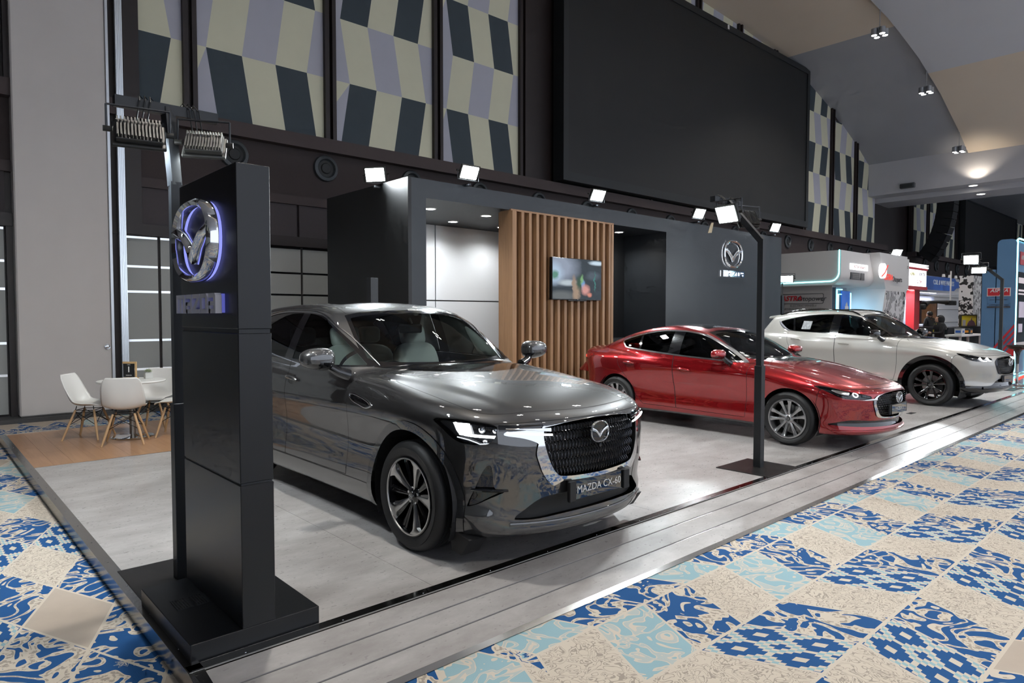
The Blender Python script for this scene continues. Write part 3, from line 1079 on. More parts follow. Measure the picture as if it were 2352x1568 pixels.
def emblem_parts(w, h, depth, band=0.115):
    """Winged oval emblem in local x (right), z (up), proud towards -y."""
    ring = MB()
    out, inn = superellipse(w, h, 56, 2.35), superellipse(w * (1 - band * 1.25), h * (1 - band * 1.45), 56, 2.3)
    mid = [((a[0] + b_[0]) / 2, (a[1] + b_[1]) / 2) for a, b_ in zip(out, inn)]
    n = len(out)
    vs = [(p[0], 0, p[1]) for p in out] + [(p[0] * 0.99, -depth * 0.75, p[1] * 0.99) for p in out] + [(p[0], -depth, p[1]) for p in mid] + [(p[0], -depth * 0.75, p[1]) for p in inn] + [(p[0], 0, p[1]) for p in inn]
    fs = []
    for k in range(4):
        for i in range(n):
            j = (i + 1) % n
            fs.append((k * n + i, k * n + j, (k + 1) * n + j, (k + 1) * n + i))
    ring.add(vs, fs)
    wing = MB()
    for s in (-1, 1):
        top = [(0.90, 0.46), (0.70, 0.36), (0.44, 0.22), (0.20, 0.0), (0.0, -0.28)]
        bot = [(0.95, 0.16), (0.78, 0.13), (0.50, 0.03), (0.24, -0.20), (0.0, -0.56)]
        m = len(top)
        vs = []
        for (a, b_) in zip(top, bot):
            c = ((a[0] + b_[0]) / 2, (a[1] + b_[1]) / 2)
            vs += [(s * a[0] * w, 0, a[1] * h), (s * a[0] * w, -depth * 0.7, a[1] * h), (s * c[0] * w, -depth * 0.98, c[1] * h), (s * b_[0] * w, -depth * 0.7, b_[1] * h), (s * b_[0] * w, 0, b_[1] * h)]
        fs = []
        for i in range(m - 1):
            for k in range(4):
                fs.append((i * 5 + k, i * 5 + k + 1, (i + 1) * 5 + k + 1, (i + 1) * 5 + k))
        wing.add(vs, fs)
    return ring, wing


def word_letters(height, depth, gap=0.12):
    """Blocky rounded lower-case word mark m-a-z-d-a; returns (MB, x0, width) per letter in x/z, proud towards -y."""
    H = height
    t = 0.24 * H

    def R(mb, x0, x1, z0, z1):
        mb.box(x0 * H, x1 * H, -depth, 0, z0 * H, z1 * H, 0.0)
    out, x = [], 0.0
    for ch in 'mazda':
        mb = MB()
        if ch == 'm':
            w = 1.55
            for a in (0.0, 0.615, 1.23):
                R(mb, a, a + 0.32, 0, 0.80)
            mb.prism([(0, 0.78 * H), (w * H, 0.78 * H), (w * H, 0.92 * H), (1.45 * H, H), (0, H)], -depth, 0, 'y')
        elif ch == 'a':
            w = 1.12
            R(mb, 0.08, 0.80, 0.78, 1.0)
            mb.prism([(0.80 * H, 0), (w * H, 0), (w * H, 0.88 * H), (1.0 * H, H), (0.80 * H, H)], -depth, 0, 'y')
            R(mb, 0.12, 0.80, 0.0, 0.22)
            R(mb, 0.12, 0.80, 0.40, 0.60)
            mb.prism([(0.0, 0.12 * H), (0.12 * H, 0), (0.32 * H, 0), (0.32 * H, 0.60 * H), (0.12 * H, 0.60 * H), (0.0, 0.48 * H)], -depth, 0, 'y')
        elif ch == 'z':
            w = 1.10
            R(mb, 0, w, 0.78, 1.0)
            R(mb, 0, w, 0.0, 0.22)
            mb.prism([(0.0, 0.22 * H), (0.42 * H, 0.22 * H), (w * H, 0.78 * H), ((w - 0.42) * H, 0.78 * H)], -depth, 0, 'y')
        else:
            w = 1.15
            R(mb, 0, 0.32, 0, 1.0)
            R(mb, 0.32, 0.86, 0.78, 1.0)
            R(mb, 0.32, 0.86, 0.0, 0.22)
            mb.prism([(0.83 * H, 0), (1.0 * H, 0), (w * H, 0.15 * H), (w * H, 0.85 * H), (1.0 * H, H), (0.83 * H, H)], -depth, 0, 'y')
        out.append((mb, x * H, w * H))
        x += w + gap
    return out, (x - gap) * H


def build_emblem(name, label, loc, rz, w, h, depth, mat=CHROME, glow=None, cat='emblem'):
    t = thing(name, label, cat, loc, rz)
    ring, wing = emblem_parts(w, h, depth)
    ring.build('ring', mat, t, 50)
    wing.build('wings', mat, t, 60)
    if glow:
        out, inn = superellipse(w * 0.965, h * 0.96, 40, 2.35), superellipse(w * 0.90, h * 0.885, 40, 2.3)
        MB().ring_prism(out, inn, 0.001, 0.018, 'y').build('glow_rim', glow, t)
    return t


def build_word(name, label, loc, rz, height, depth, mat, glow=None, width=None):
    t = thing(name, label, 'lettering', loc, rz)
    ls, tot = word_letters(height, depth)
    sc = (width / tot) if width else 1.0
    for mb, x, w in ls:
        o = mb.build('letter', mat, t)
        o.location = ((x - tot / 2) * sc, 0, 0)
        o.scale = (sc, 1, 1)
        if glow:
            g = MB().box(0.02 * height, w - 0.02 * height, 0.001, 0.016, 0.03 * height, 0.97 * height).build('glow_back', glow, o)
    return t


GLOW = emission('violet_backlight', (0.30, 0.33, 1.0), 1.1)
GLOWD = emission('dim_violet_backlight', (0.20, 0.22, 0.9), 0.45)
GLOWW = emission('white_backlight', (0.85, 0.9, 1.0), 2.5)
# on the booth's logo wall
build_emblem('wall_emblem', 'large chrome winged oval emblem on the charcoal logo wall', (14.79, BY0 - 0.02, 3.145), 0.0, 0.43, 0.335, 0.07, glow=GLOWW)
build_word('wall_lettering', 'chrome word mark below the emblem on the charcoal logo wall', (14.80, BY0 - 0.02, 2.60), 0.0, 0.145, 0.06, CHROME, GLOWW, 0.98)

# ------------------------------------------------------------------ sign tower
tower = thing('sign_tower', 'tall black illuminated brand sign tower at the stage corner', 'sign', (0, 0, PZ))
TB = principled('satin_black', (0.006, 0.007, 0.009), 0.36, vary=(2.5, 0.35), bump=(3, 0.02))
TX0, TX1, TY0, TY1 = 1.152, 1.312, 3.176, 4.03
MB().box(0.918, 1.54, 3.176, TY1 + 0.0, 0.0, 0.09, 0.003).build('base', TB, tower)
MB().box(0.985, 1.06, 3.60, 3.74, 0.088, 0.0935).box(1.075, 1.14, 3.60, 3.74, 0.088, 0.0935).build('vent_frame', BLACKM, tower)
vm = MB()
for r in range(2):
    for k in range(6):
        for q in range(5):
            vm.box(0.99 + r * 0.082 + q * 0.0125, 0.997 + r * 0.082 + q * 0.0125, 3.605 + k * 0.022, 3.62 + k * 0.022, 0.092, 0.095)
vo_ = vm.build('vent_slots', principled('slot_black', (0.003, 0.003, 0.003), 0.7), tower)
vo_['kind'] = 'stuff'
for z0, z1 in ((0.09, 0.775), (0.785, 1.495), (1.515, 2.29)):
    MB().box(TX0, TX1, TY0, TY1, z0, z1, 0.003).build('body_section', TB, tower)
MB().box(TX0 + 0.006, TX1 - 0.006, TY0 + 0.006, TY1 - 0.006, 0.77, 1.52).build('joint_band', BLACKM, tower)
# flat plate for the lamp post behind it
build_emblem('tower_emblem', 'chrome winged oval emblem with violet glow on the black tower', (TX0 - 0.018, 3.655, 2.06), -math.pi / 2, 0.30, 0.212, 0.055, glow=GLOW)
build_word('tower_lettering', 'back-lit silver word mark under the emblem on the black tower', (TX0 - 0.018, 3.645, 1.69), -math.pi / 2, 0.098, 0.03, principled('frosted_silver', (0.50, 0.50, 0.56), 0.45, 0.0), GLOWD, 0.62)

# ------------------------------------------------------------------ floodlights and lamp posts
FLB = principled('flood_housing', (0.030, 0.030, 0.028), 0.45, 0.4, vary=(20, 0.2))
FLS = principled('flood_bracket', (0.07, 0.073, 0.078), 0.4, 0.8)
FLE = emission('flood_panel_lit', (0.88, 0.97, 1.0), 60.0)
CABLE = principled('black_cable', (0.006, 0.006, 0.006), 0.5)


def floodlight(label, loc, aim, size=(0.34, 0.23), group='floodlights', lit=True, watts=None, bracket='top', up=(0, 0, 1), metal=None):
    """Finned LED floodlight; local -Y is its beam, z its up. bracket='top': hangs from a U bracket; 'bottom': stands on one."""
    aim = Vector(aim).normalized()
    yb = -aim
    xa = Vector(up).cross(aim)
    xa = aim.cross(Vector(up)).normalized()
    za = xa.cross(yb) if False else yb.cross(xa) * -1
    za = (Vector(up) - aim * Vector(up).dot(aim)).normalized()
    xa = yb.cross(za).normalized()
    t = thing('floodlight', label, 'floodlight', group=group)
    t.matrix_world = Matrix(((xa.x, yb.x, za.x, loc[0]), (xa.y, yb.y, za.y, loc[1]), (xa.z, yb.z, za.z, loc[2]), (0, 0, 0, 1)))
    w, h = size[0] / 2, size[1] / 2
    met = metal or FLB
    MB().box(-w, w, -0.012, 0.012, -h, h, 0.006).build('bezel', met, t)
    MB().box(-w * 0.86, w * 0.86, 0.012, 0.045, -h * 0.84, h * 0.84, 0.004).build('housing', met, t)
    n = 13
    for k in range(n):
        fx = -w * 0.78 + 2 * w * 0.78 * k / (n - 1)
        MB().box(fx - 0.004, fx + 0.004, 0.045, 0.066, -h * 0.76, h * 0.80).build('fin', met, t)
    MB().box(-w * 0.84, w * 0.84, -0.016, -0.010, -h * 0.82, h * 0.82).build('panel', FLE if lit else principled('flood_panel_off', (0.5, 0.5, 0.48), 0.2), t)
    s = 1 if bracket == 'top' else -1
    # the U bracket stands along the world vertical, expressed in local axes
    upl = Vector((0, yb.dot(Vector((0, 0, 1))), za.dot(Vector((0, 0, 1)))))
    upl = upl.normalized() * s if upl.length > 0.1 else Vector((0, 0, s))
    br = MB()
    H = 0.135
    for q in (-1, 1):
        a = Vector((q * (w + 0.022), 0.03, 0))
        br.tube([a, a + upl * H], 0.006, 6)
    a, b_ = Vector((-(w + 0.022), 0.03, 0)) + upl * H, Vector((w + 0.022, 0.03, 0)) + upl * H
    br.tube([a, b_], 0.006, 6)
    br.build('bracket', FLS, t)
    MB().lathe([(0.0, -0.02), (0.016, -0.02), (0.016, 0.02), (0.0, 0.02)], (-(w + 0.02), 0.03, 0), 10, 'x').build('pivot', FLB, t)
    MB().lathe([(0.0, -0.02), (0.016, -0.02), (0.016, 0.02), (0.0, 0.02)], (w + 0.02, 0.03, 0), 10, 'x').build('pivot', FLB, t)
    if lit and (watts is None or watts > 0):
        area_light('flood_lamp', (0, -0.03, 0), (0, -1, 0), size[0] * 0.8, watts or FLOOD_W, (0.90, 0.97, 1.0), t, 2.6, size[1] * 0.75)
    return t


# on the booth roof
for i, (fx, fy, fz, aim, lb) in enumerate((
        (5.50, 9.25, 3.87, (-0.75, -0.55, -0.32), 'lit floodlight on the booth roof side edge, aimed left'),
        (6.66, 8.36, 3.93, (-0.05, -1, -0.55), 'lit floodlight on the booth roof above the white alcove'),
        (9.75, 8.36, 3.94, (-0.10, -1, -0.55), 'lit floodlight on the booth roof above the timber slats'),
        (13.2, 8.36, 3.95, (-0.15, -1, -0.55), 'lit floodlight on the booth roof above the left of the logo wall'),
        (16.75, 8.36, 3.95, (-0.20, -1, -0.50), 'lit floodlight on the booth roof above the right end of logo wall'))):
    floodlight(lb, (fx, fy, fz), aim, (0.36, 0.24), 'floodlights along the booth roof', bracket='bottom')
    arm = thing('flood_arm', 'short black arm carrying ' + ('the leftmost roof floodlight', 'the roof floodlight above the white alcove', 'the roof floodlight above the timber slats', 'the roof floodlight left above the logo wall', 'the roof floodlight right above the logo wall')[i], 'bracket', (fx, fy, fz))
    if i == 0:
        MB().box(-0.03, 0.12, -0.02, 0.02, -0.20, -0.17).box(0.09, 0.12, -0.02, 0.02, -0.20, -0.13).build('arm_bar', FLS, arm)
    else:
        MB().box(-0.02, 0.02, -0.02, 0.30, -0.205, -0.175).build('arm_bar', BLACKM, arm)
scrap = thing('torn_tape', 'torn beige masking tape stuck on the booth fascia top', 'tape', (13.85, BY0 - 0.004, 3.73))
MB().prism([(-0.10, -0.16), (0.06, -0.14), (0.14, 0.10), (0.05, 0.09), (0.0, 0.02)], -0.003, 0.003, 'y').build('tape_strip', principled('masking_tape', (0.5, 0.42, 0.28), 0.8), scrap)


def lamp_post(label, loc, lean, plate, group='black lamp posts around the stage', bar_len=0.56, bar_dir=(1, 0), arm_run=0.42, dz=0.0):
    t = thing('lamp_post', label, 'lamp post', loc, group=group)
    lx, ly = lean
    if plate:
        x0, x1, y0, y1 = plate
        MB().box(x0, x1, y0, y1, 0.0, 0.008, 0.002).build('base_plate', principled('rubbed_black_steel', (0.016, 0.015, 0.015), 0.36, 0.2, vary=(5, 0.5)), t)
    MB().box(-0.040, 0.040, -0.040, 0.040, 0.006, 1.06, 0.003).build('lower_post', BLACKM, t)
    MB().box(-0.029, 0.029, -0.029, 0.029, 1.06, 2.36 + dz).build('upper_post', BLACKM, t)
    MB().tube([(0, 0, 2.34 + dz), (lx * arm_run, ly * arm_run, 2.80 + dz)], 0.041, square=True).build('angled_arm', BLACKM, t)
    bx, by = bar_dir
    c = Vector((lx * arm_run, ly * arm_run, 2.79 + dz))
    d = Vector((bx, by, 0)).normalized() * (bar_len / 2)
    MB().tube([c - d, c + d], 0.041, square=True).build('cross_bar', BLACKM, t)
    for s in (-1, 1):
        for q in range(3):
            p0 = c + d * (s * (0.25 + 0.1 * q)) + Vector((0, 0, 0.032))
            MB().tube([p0, p0 + Vector((0.02 * s, 0.02, 0.03)), p0 + d * (s * 0.12) + Vector((0, -0.05, -0.02)), p0 + d * (s * 0.2) + Vector((0, -0.04, -0.16))], 0.0045, 5).build('cable', CABLE, t)
    return t, c


p1, c1 = lamp_post('black lamp post standing behind the sign tower', (1.20, 4.28, PZ), (-0.15, 0.62), (-0.272, 0.345, -0.235, 0.365), arm_run=0.1)
# two dark-backed floods under the near post's bar, aimed into the stage
floodlight('floodlight back with fins hanging left under the lamp post behind the tower', (1.01, 4.26, 2.69), (0.15, 0.75, -0.60), (0.27, 0.20), 'floodlights on the lamp posts', watts=FLOOD_W * 0.4)
floodlight('floodlight back with fins hanging right under the lamp post behind the tower', (1.36, 4.24, 2.68), (0.35, 0.70, -0.62), (0.24, 0.18), 'floodlights on the lamp posts', watts=FLOOD_W * 0.4, metal=principled('flood_housing_grey', (0.10, 0.10, 0.095), 0.4, 0.6))

p2, c2_ = lamp_post('black lamp post on a square plate between the grey and red cars', (6.546, 3.409, PZ), (0.0, 1.0), (-0.35, 0.30, -0.29, 0.285), arm_run=0.40)
floodlight('lit floodlight on the lamp post by the red car, aimed at the camera side', (6.30, 3.66, 2.72), (-0.85, 0.10, -0.42), (0.26, 0.20), 'floodlights on the lamp posts', watts=FLOOD_W * 0.5)
floodlight('floodlight back on the lamp post by the red car', (6.76, 3.70, 2.70), (0.30, 0.85, -0.50), (0.27, 0.22), 'floodlights on the lamp posts', watts=FLOOD_W * 0.4)

p3, c3_ = lamp_post('black lamp post at the far stage end in front of the blue tower', (17.42, 3.62, PZ), (0.0, 1.0), (-0.31, 0.31, -0.31, 0.31), arm_run=0.50, bar_len=0.5)
floodlight('lit floodlight on the far lamp post before the blue tower, upper one', (17.1, 4.12, 2.88), (-0.9, -0.15, -0.35), (0.30, 0.22), 'floodlights on the lamp posts', watts=FLOOD_W * 0.5)
floodlight('lit floodlight on the far lamp post before the blue tower, lower one', (17.30, 4.02, 2.66), (-0.80, -0.25, -0.55), (0.30, 0.16), 'floodlights on the lamp posts', watts=FLOOD_W * 0.3)

for i, (qx, qy, lb) in enumerate(((5.02, 8.55, 'plain black square pole standing before the dark booth side wall'), (17.62, 8.60, 'plain black square pole just past the logo wall end'))):
    t = thing('square_pole', lb, 'pole', (qx, qy, PZ), group='plain black square poles')
    MB().box(-0.062, 0.062, -0.062, 0.062, 0, 2.12, 0.004).build('shaft', BLACKM, t)
    MB().box(-0.2, 0.2, -0.2, 0.2, 0, 0.008).build('foot_plate', BLACKM, t)
    if i == 1:
        MB().tube([(0.06, 0.0, 2.05), (0.16, 0.05, 2.45)], 0.03, square=True).build('stub_arm', BLACKM, t)
floodlight('bright floodlight past the logo wall end before the white booth', (17.95, 8.65, 2.68), (-0.75, -0.5, -0.25), (0.46, 0.20), 'floodlights on the lamp posts', watts=FLOOD_W * 0.6)

# ------------------------------------------------------------------ meeting table and shell chairs
TABX, TABY = 2.17, 9.77
tb = thing('round_table', 'round white pedestal table on the oak deck', 'table', (TABX, TABY, PZ))
MB().lathe([(0.0, 0.715), (0.39, 0.715), (0.40, 0.722), (0.40, 0.735), (0.395, 0.74), (0.0, 0.74)], seg=48).build('table_top', WHITE, tb, 40)
MB().lathe([(0.036, 0.012), (0.036, 0.72)], seg=20).build('column', principled('dull_steel', (0.30, 0.29, 0.27), 0.35, 0.9), tb, 40)
MB().lathe([(0.0, 0.0), (0.245, 0.0), (0.25, 0.006), (0.24, 0.016), (0.05, 0.03), (0.036, 0.04)], seg=40).build('base_disc', CHROME, tb, 40)
sg = thing('number_stand', 'small wooden table number stand showing a white 1', 'sign', (TABX + 0.02, TABY + 0.22, PZ + 0.74), math.radians(-47))
pine = principled('pale_pine', (0.55, 0.36, 0.17), 0.5, vary=(20, 0.1))
MB().box(-0.085, 0.105, -0.05, 0.05, 0.0, 0.016, 0.002).build('foot', pine, sg)
MB().box(-0.085, 0.105, -0.010, 0.010, 0.20, 0.226).box(0.088, 0.105, -0.010, 0.010, 0.016, 0.20).build('frame', pine, sg)
MB().box(-0.08, 0.075, -0.004, 0.004, 0.022, 0.205).build('board', principled('chalk_board', (0.012, 0.013, 0.014), 0.4), sg)
text('numeral', '1', 0.10, WHITE, sg, frame_matrix((0.0, -0.0055, 0.12), (1, 0, 0), (0, 0, 1)), 0.0008, offset=0.003)
text('small_print', 'TABLE', 0.016, WHITE, sg, frame_matrix((0.0, -0.0055, 0.185), (1, 0, 0), (0, 0, 1)), 0.0004)
text('small_print', 'RESERVED', 0.018, WHITE, sg, frame_matrix((0.0, -0.0055, 0.045), (1, 0, 0), (0, 0, 1)), 0.0004)
pt = thing('potted_succulent', 'small pale succulent in a square glass pot on the table', 'plant', (TABX + 0.22, TABY + 0.10, PZ + 0.74))
MB().box(-0.045, 0.045, -0.045, 0.045, 0.0, 0.075, 0.004).build('pot', principled('pale_pot', (0.55, 0.55, 0.53), 0.25), pt)
pm = MB()
for k in range(26):
    an, el = k * 2.4, 0.35 + 0.9 * (k / 26)
    L = 0.062
    d = Vector((math.cos(an) * math.cos(el), math.sin(an) * math.cos(el), math.sin(el)))
    s = Vector((-math.sin(an), math.cos(an), 0)) * 0.012
    b0 = Vector((0, 0, 0.075))
    pm.add([b0 + d * 0.012, b0 + d * L * 0.6 + s, b0 + d * L, b0 + d * L * 0.6 - s, b0 + d * L * 0.6 + Vector((0, 0, 0.008))], [(0, 1, 4), (1, 2, 4), (2, 3, 4), (3, 0, 4), (0, 3, 2, 1)])
pl_ = pm.build('leaves', principled('pale_green_leaf', (0.30, 0.34, 0.22), 0.6), pt)
pl_['kind'] = 'stuff'

SHELL = principled('white_shell', (0.74, 0.73, 0.70), 0.32, vary=(3, 0.02))
BEECH = principled('beech_leg', (0.46, 0.29, 0.15), 0.5, vary=(18, 0.12))
WIREM = principled('black_wire', (0.010, 0.010, 0.010), 0.4, 0.5)


def shell_mesh():
    """One-piece moulded side chair shell; front is -y."""
    nu, nv = 22, 24
    # profile along v: seat front -> seat -> bend -> back top (y, z)
    prof = [(-0.235, 0.425), (-0.215, 0.447), (-0.12, 0.437), (-0.02, 0.425), (0.07, 0.425), (0.135, 0.445), (0.175, 0.50), (0.20, 0.58), (0.225, 0.69), (0.245, 0.79), (0.252, 0.83)]
    half = [0.195, 0.222, 0.232, 0.235, 0.235, 0.236, 0.238, 0.236, 0.228, 0.205, 0.165]
    cup = [0.0, 0.012, 0.03, 0.045, 0.06, 0.08, 0.085, 0.07, 0.045, 0.025, 0.012]
    t = np.linspace(0, len(prof) - 1, nv)
    ii = np.arange(len(prof))
    Y = np.interp(t, ii, [p[0] for p in prof])
    Z = np.interp(t, ii, [p[1] for p in prof])
    for _ in range(2):
        Y[1:-1] = (Y[:-2] + 2 * Y[1:-1] + Y[2:]) / 4
        Z[1:-1] = (Z[:-2] + 2 * Z[1:-1] + Z[2:]) / 4
    Hf = np.interp(t, ii, half)
    Cp = np.interp(t, ii, cup)
    vs, fs = [], []
    for j in range(nv):
        ty, tz = (Y[min(j + 1, nv - 1)] - Y[max(j - 1, 0)]), (Z[min(j + 1, nv - 1)] - Z[max(j - 1, 0)])
        L = math.hypot(ty, tz)
        ny, nz = -tz / L, ty / L
        for i in range(nu):
            s = -1 + 2 * i / (nu - 1)
            k = Cp[j] * abs(s) ** 2.6
            e = 1.0
            vs.append((Hf[j] * s, Y[j] + ny * k, Z[j] + nz * k))
    for j in range(nv - 1):
        for i in range(nu - 1):
            a = j * nu + i
            fs.append((a, a + 1, a + nu + 1, a + nu))
    return vs, fs


def make_chair():
    t = thing('shell_chair', '', 'chair')
    vs, fs = shell_mesh()
    sh = MB().add(vs, fs).build('shell', SHELL, t, 60)
    md = sh.modifiers.new('thick', 'SOLIDIFY')
    md.thickness = 0.009
    md.offset = 0
    tops = {(-1, -1): (-0.115, -0.12), (1, -1): (0.115, -0.12), (-1, 1): (-0.115, 0.10), (1, 1): (0.115, 0.10)}
    feet = {(-1, -1): (-0.235, -0.215), (1, -1): (0.235, -0.215), (-1, 1): (-0.225, 0.215), (1, 1): (0.225, 0.215)}
    for k in tops:
        a, b_ = tops[k], feet[k]
        MB().tube([(a[0], a[1], 0.375), ((a[0] + b_[0]) / 2, (a[1] + b_[1]) / 2, 0.19), (b_[0], b_[1], 0.0)], [0.013, 0.0165, 0.0115], 12).build('leg', BEECH, t, 40)

    def at(k, z):
        a, b_ = tops[k], feet[k]
        f = (0.375 - z) / 0.375
        return Vector((a[0] + (b_[0] - a[0]) * f, a[1] + (b_[1] - a[1]) * f, z))
    wm = MB()
    ks = [(-1, -1), (1, -1), (1, 1), (-1, 1)]
    for i in range(4):
        a, b_ = ks[i], ks[(i + 1) % 4]
        wm.tube([at(a, 0.36), at(b_, 0.19)], 0.0042, 6).tube([at(b_, 0.36), at(a, 0.19)], 0.0042, 6)
        wm.tube([at(a, 0.372), at(b_, 0.372)], 0.005, 6)
        wm.tube([at(a, 0.37), (tops[a][0] * 0.9, tops[a][1] * 0.9, 0.425)], 0.005, 6)
    wm.build('wire_brace', WIREM, t, 60)
    return t


ch0 = make_chair()
chairs = (
    (1.73, 10.06, math.radians(55), 'white shell chair facing the table, in profile beside the greige pier'),
    (1.99, 9.33, math.radians(160), 'white shell chair with its back to us, in front of the round table'),
    (2.56, 10.26, math.radians(-38), 'white shell chair facing us behind the round table'),
    (2.66, 9.56, math.radians(-118), 'white shell chair half hidden behind the sign tower'),
)
for i, (cx_, cy_, rz_, lb) in enumerate(chairs):
    o = ch0 if i == 0 else copy_tree(ch0)
    o.location = (cx_, cy_, PZ)
    o.rotation_euler = (0, 0, rz_)
    tag(o, lb, 'chair', 'white shell chairs around the table')

# bar things in the dark recess
bar = thing('bar_counter', 'black bar counter in the dark recess behind the red car', 'counter', (0, 0, PZ))
MB().box(10.45, 12.05, 8.95, 9.40, 0.0, 1.05, 0.004).build('cabinet', CHAR_D, bar)
MB().box(10.42, 12.08, 8.90, 9.42, 1.05, 1.09, 0.004).build('top', BLACK, bar)
mg = thing('coffee_grinder', 'black coffee machine with a pale paper cup stack on the bar', 'coffee machine', (10.86, 9.1, PZ + 1.09))
MB().box(-0.10, 0.10, -0.12, 0.12, 0.0, 0.30, 0.02).build('body', BLACKM, mg)
cupm = MB()
for k in range(3):
    cupm.lathe([(0.034, 0.30 + k * 0.05), (0.044, 0.36 + k * 0.05), (0.046, 0.365 + k * 0.05), (0.042, 0.365 + k * 0.05)], seg=18)
cupm.build('paper_cups', principled('paper_cup', (0.62, 0.56, 0.45), 0.7), mg, 40)
bt = thing('spray_bottle', 'slim dark bottle with pale cap on the bar', 'bottle', (10.52, 9.05, PZ + 1.09))
MB().lathe([(0.0, 0.0), (0.03, 0.0), (0.032, 0.10), (0.012, 0.13), (0.012, 0.15)], seg=16).build('bottle_body', BLACKM, bt, 40)
MB().lathe([(0.015, 0.15), (0.015, 0.19), (0.0, 0.195)], seg=14).build('cap', WHITE, bt, 40)
# ------------------------------------------------------------------ car bodies: smooth fields sampled to panels
def spline(pts):
    """Natural cubic spline through (x, y) pairs, straight beyond its ends."""
    pts = sorted(pts)
    x = np.array([p[0] for p in pts], float)
    y = np.array([p[1] for p in pts], float)
    n = len(x)
    h = np.diff(x)
    A = np.zeros((n, n))
    r = np.zeros(n)
    A[0, 0] = A[-1, -1] = 1
    for i in range(1, n - 1):
        A[i, i - 1], A[i, i], A[i, i + 1] = h[i - 1], 2 * (h[i - 1] + h[i]), h[i]
        r[i] = 6 * ((y[i + 1] - y[i]) / h[i] - (y[i] - y[i - 1]) / h[i - 1])
    M = np.linalg.solve(A, r)

    s0 = (y[1] - y[0]) / h[0] - h[0] * (2 * M[0] + M[1]) / 6
    s1 = (y[-1] - y[-2]) / h[-1] + h[-1] * (M[-2] + 2 * M[-1]) / 6
    b0 = np.concatenate([[x[0]], x])
    c0 = np.concatenate([[y[0]], y])
    c1 = np.concatenate([[s0], np.diff(y) / h - h * (2 * M[:-1] + M[1:]) / 6, [s1]])
    c2 = np.concatenate([[0.0], M[:-1] / 2, [0.0]])
    c3 = np.concatenate([[0.0], np.diff(M) / (6 * h), [0.0]])

    def f(q):
        q = np.asarray(q, float)
        i = np.searchsorted(x, q)
        d = q - b0[i]
        return ((c3[i] * d + c2[i]) * d + c1[i]) * d + c0[i]
    return f


def smax(a, b, k):
    h = np.clip(0.5 + 0.5 * (a - b) / k, 0, 1)
    return b * (1 - h) + a * h + k * h * (1 - h)


def smin(a, b, k):
    return -smax(-a, -b, k)


def sstep(x, a, b):
    t = np.clip((x - a) / (b - a), 0, 1)
    return t * t * (3 - 2 * t)


def smooth_loop(pts, sub=6, closed=True, sharp=()):
    """Catmull-Rom through pts; indices in sharp stay corners."""
    n = len(pts)
    out = []
    for i in range(n if closed else n - 1):
        p0, p1, p2, p3 = (np.array(pts[(i + k) % n if closed else min(max(i + k, 0), n - 1)], float) for k in (-1, 0, 1, 2))
        if i in sharp:
            p0 = 2 * p1 - p2
        if (i + 1) % n in sharp:
            p3 = 2 * p2 - p1
        for s in range(sub):
            t = s / sub
            out.append(tuple(0.5 * ((2 * p1) + (-p0 + p2) * t + (2 * p0 - 5 * p1 + 4 * p2 - p3) * t * t + (-p0 + 3 * p1 - 3 * p2 + p3) * t ** 3)))
    if not closed:
        out.append(tuple(pts[-1]))
    return out


def poly_sdf(poly):
    P = np.array(poly, float)
    Q = np.roll(P, -1, 0)

    lo, hi = P.min(0) - 0.1, P.max(0) + 0.1

    def f(a, b):
        m = (a > lo[0]) & (a < hi[0]) & (b > lo[1]) & (b < hi[1])
        out = np.full(a.shape, 0.5)
        if m.any():
            out[m] = f0(a[m], b[m])
        return out

    def f0(a, b):
        d = np.full(a.shape, 1e9)
        ins = np.zeros(a.shape, bool)
        for (x0, y0), (x1, y1) in zip(P, Q):
            ex, ey = x1 - x0, y1 - y0
            wx, wy = a - x0, b - y0
            t = np.clip((wx * ex + wy * ey) / (ex * ex + ey * ey + 1e-12), 0, 1)
            d = np.minimum(d, (wx - ex * t) ** 2 + (wy - ey * t) ** 2)
            if y0 != y1:
                c = ((y0 > b) != (y1 > b)) & (a < (x1 - x0) * (b - y0) / (y1 - y0) + x0)
                ins ^= c
        d = np.sqrt(d)
        return np.where(ins, -d, d)
    return f


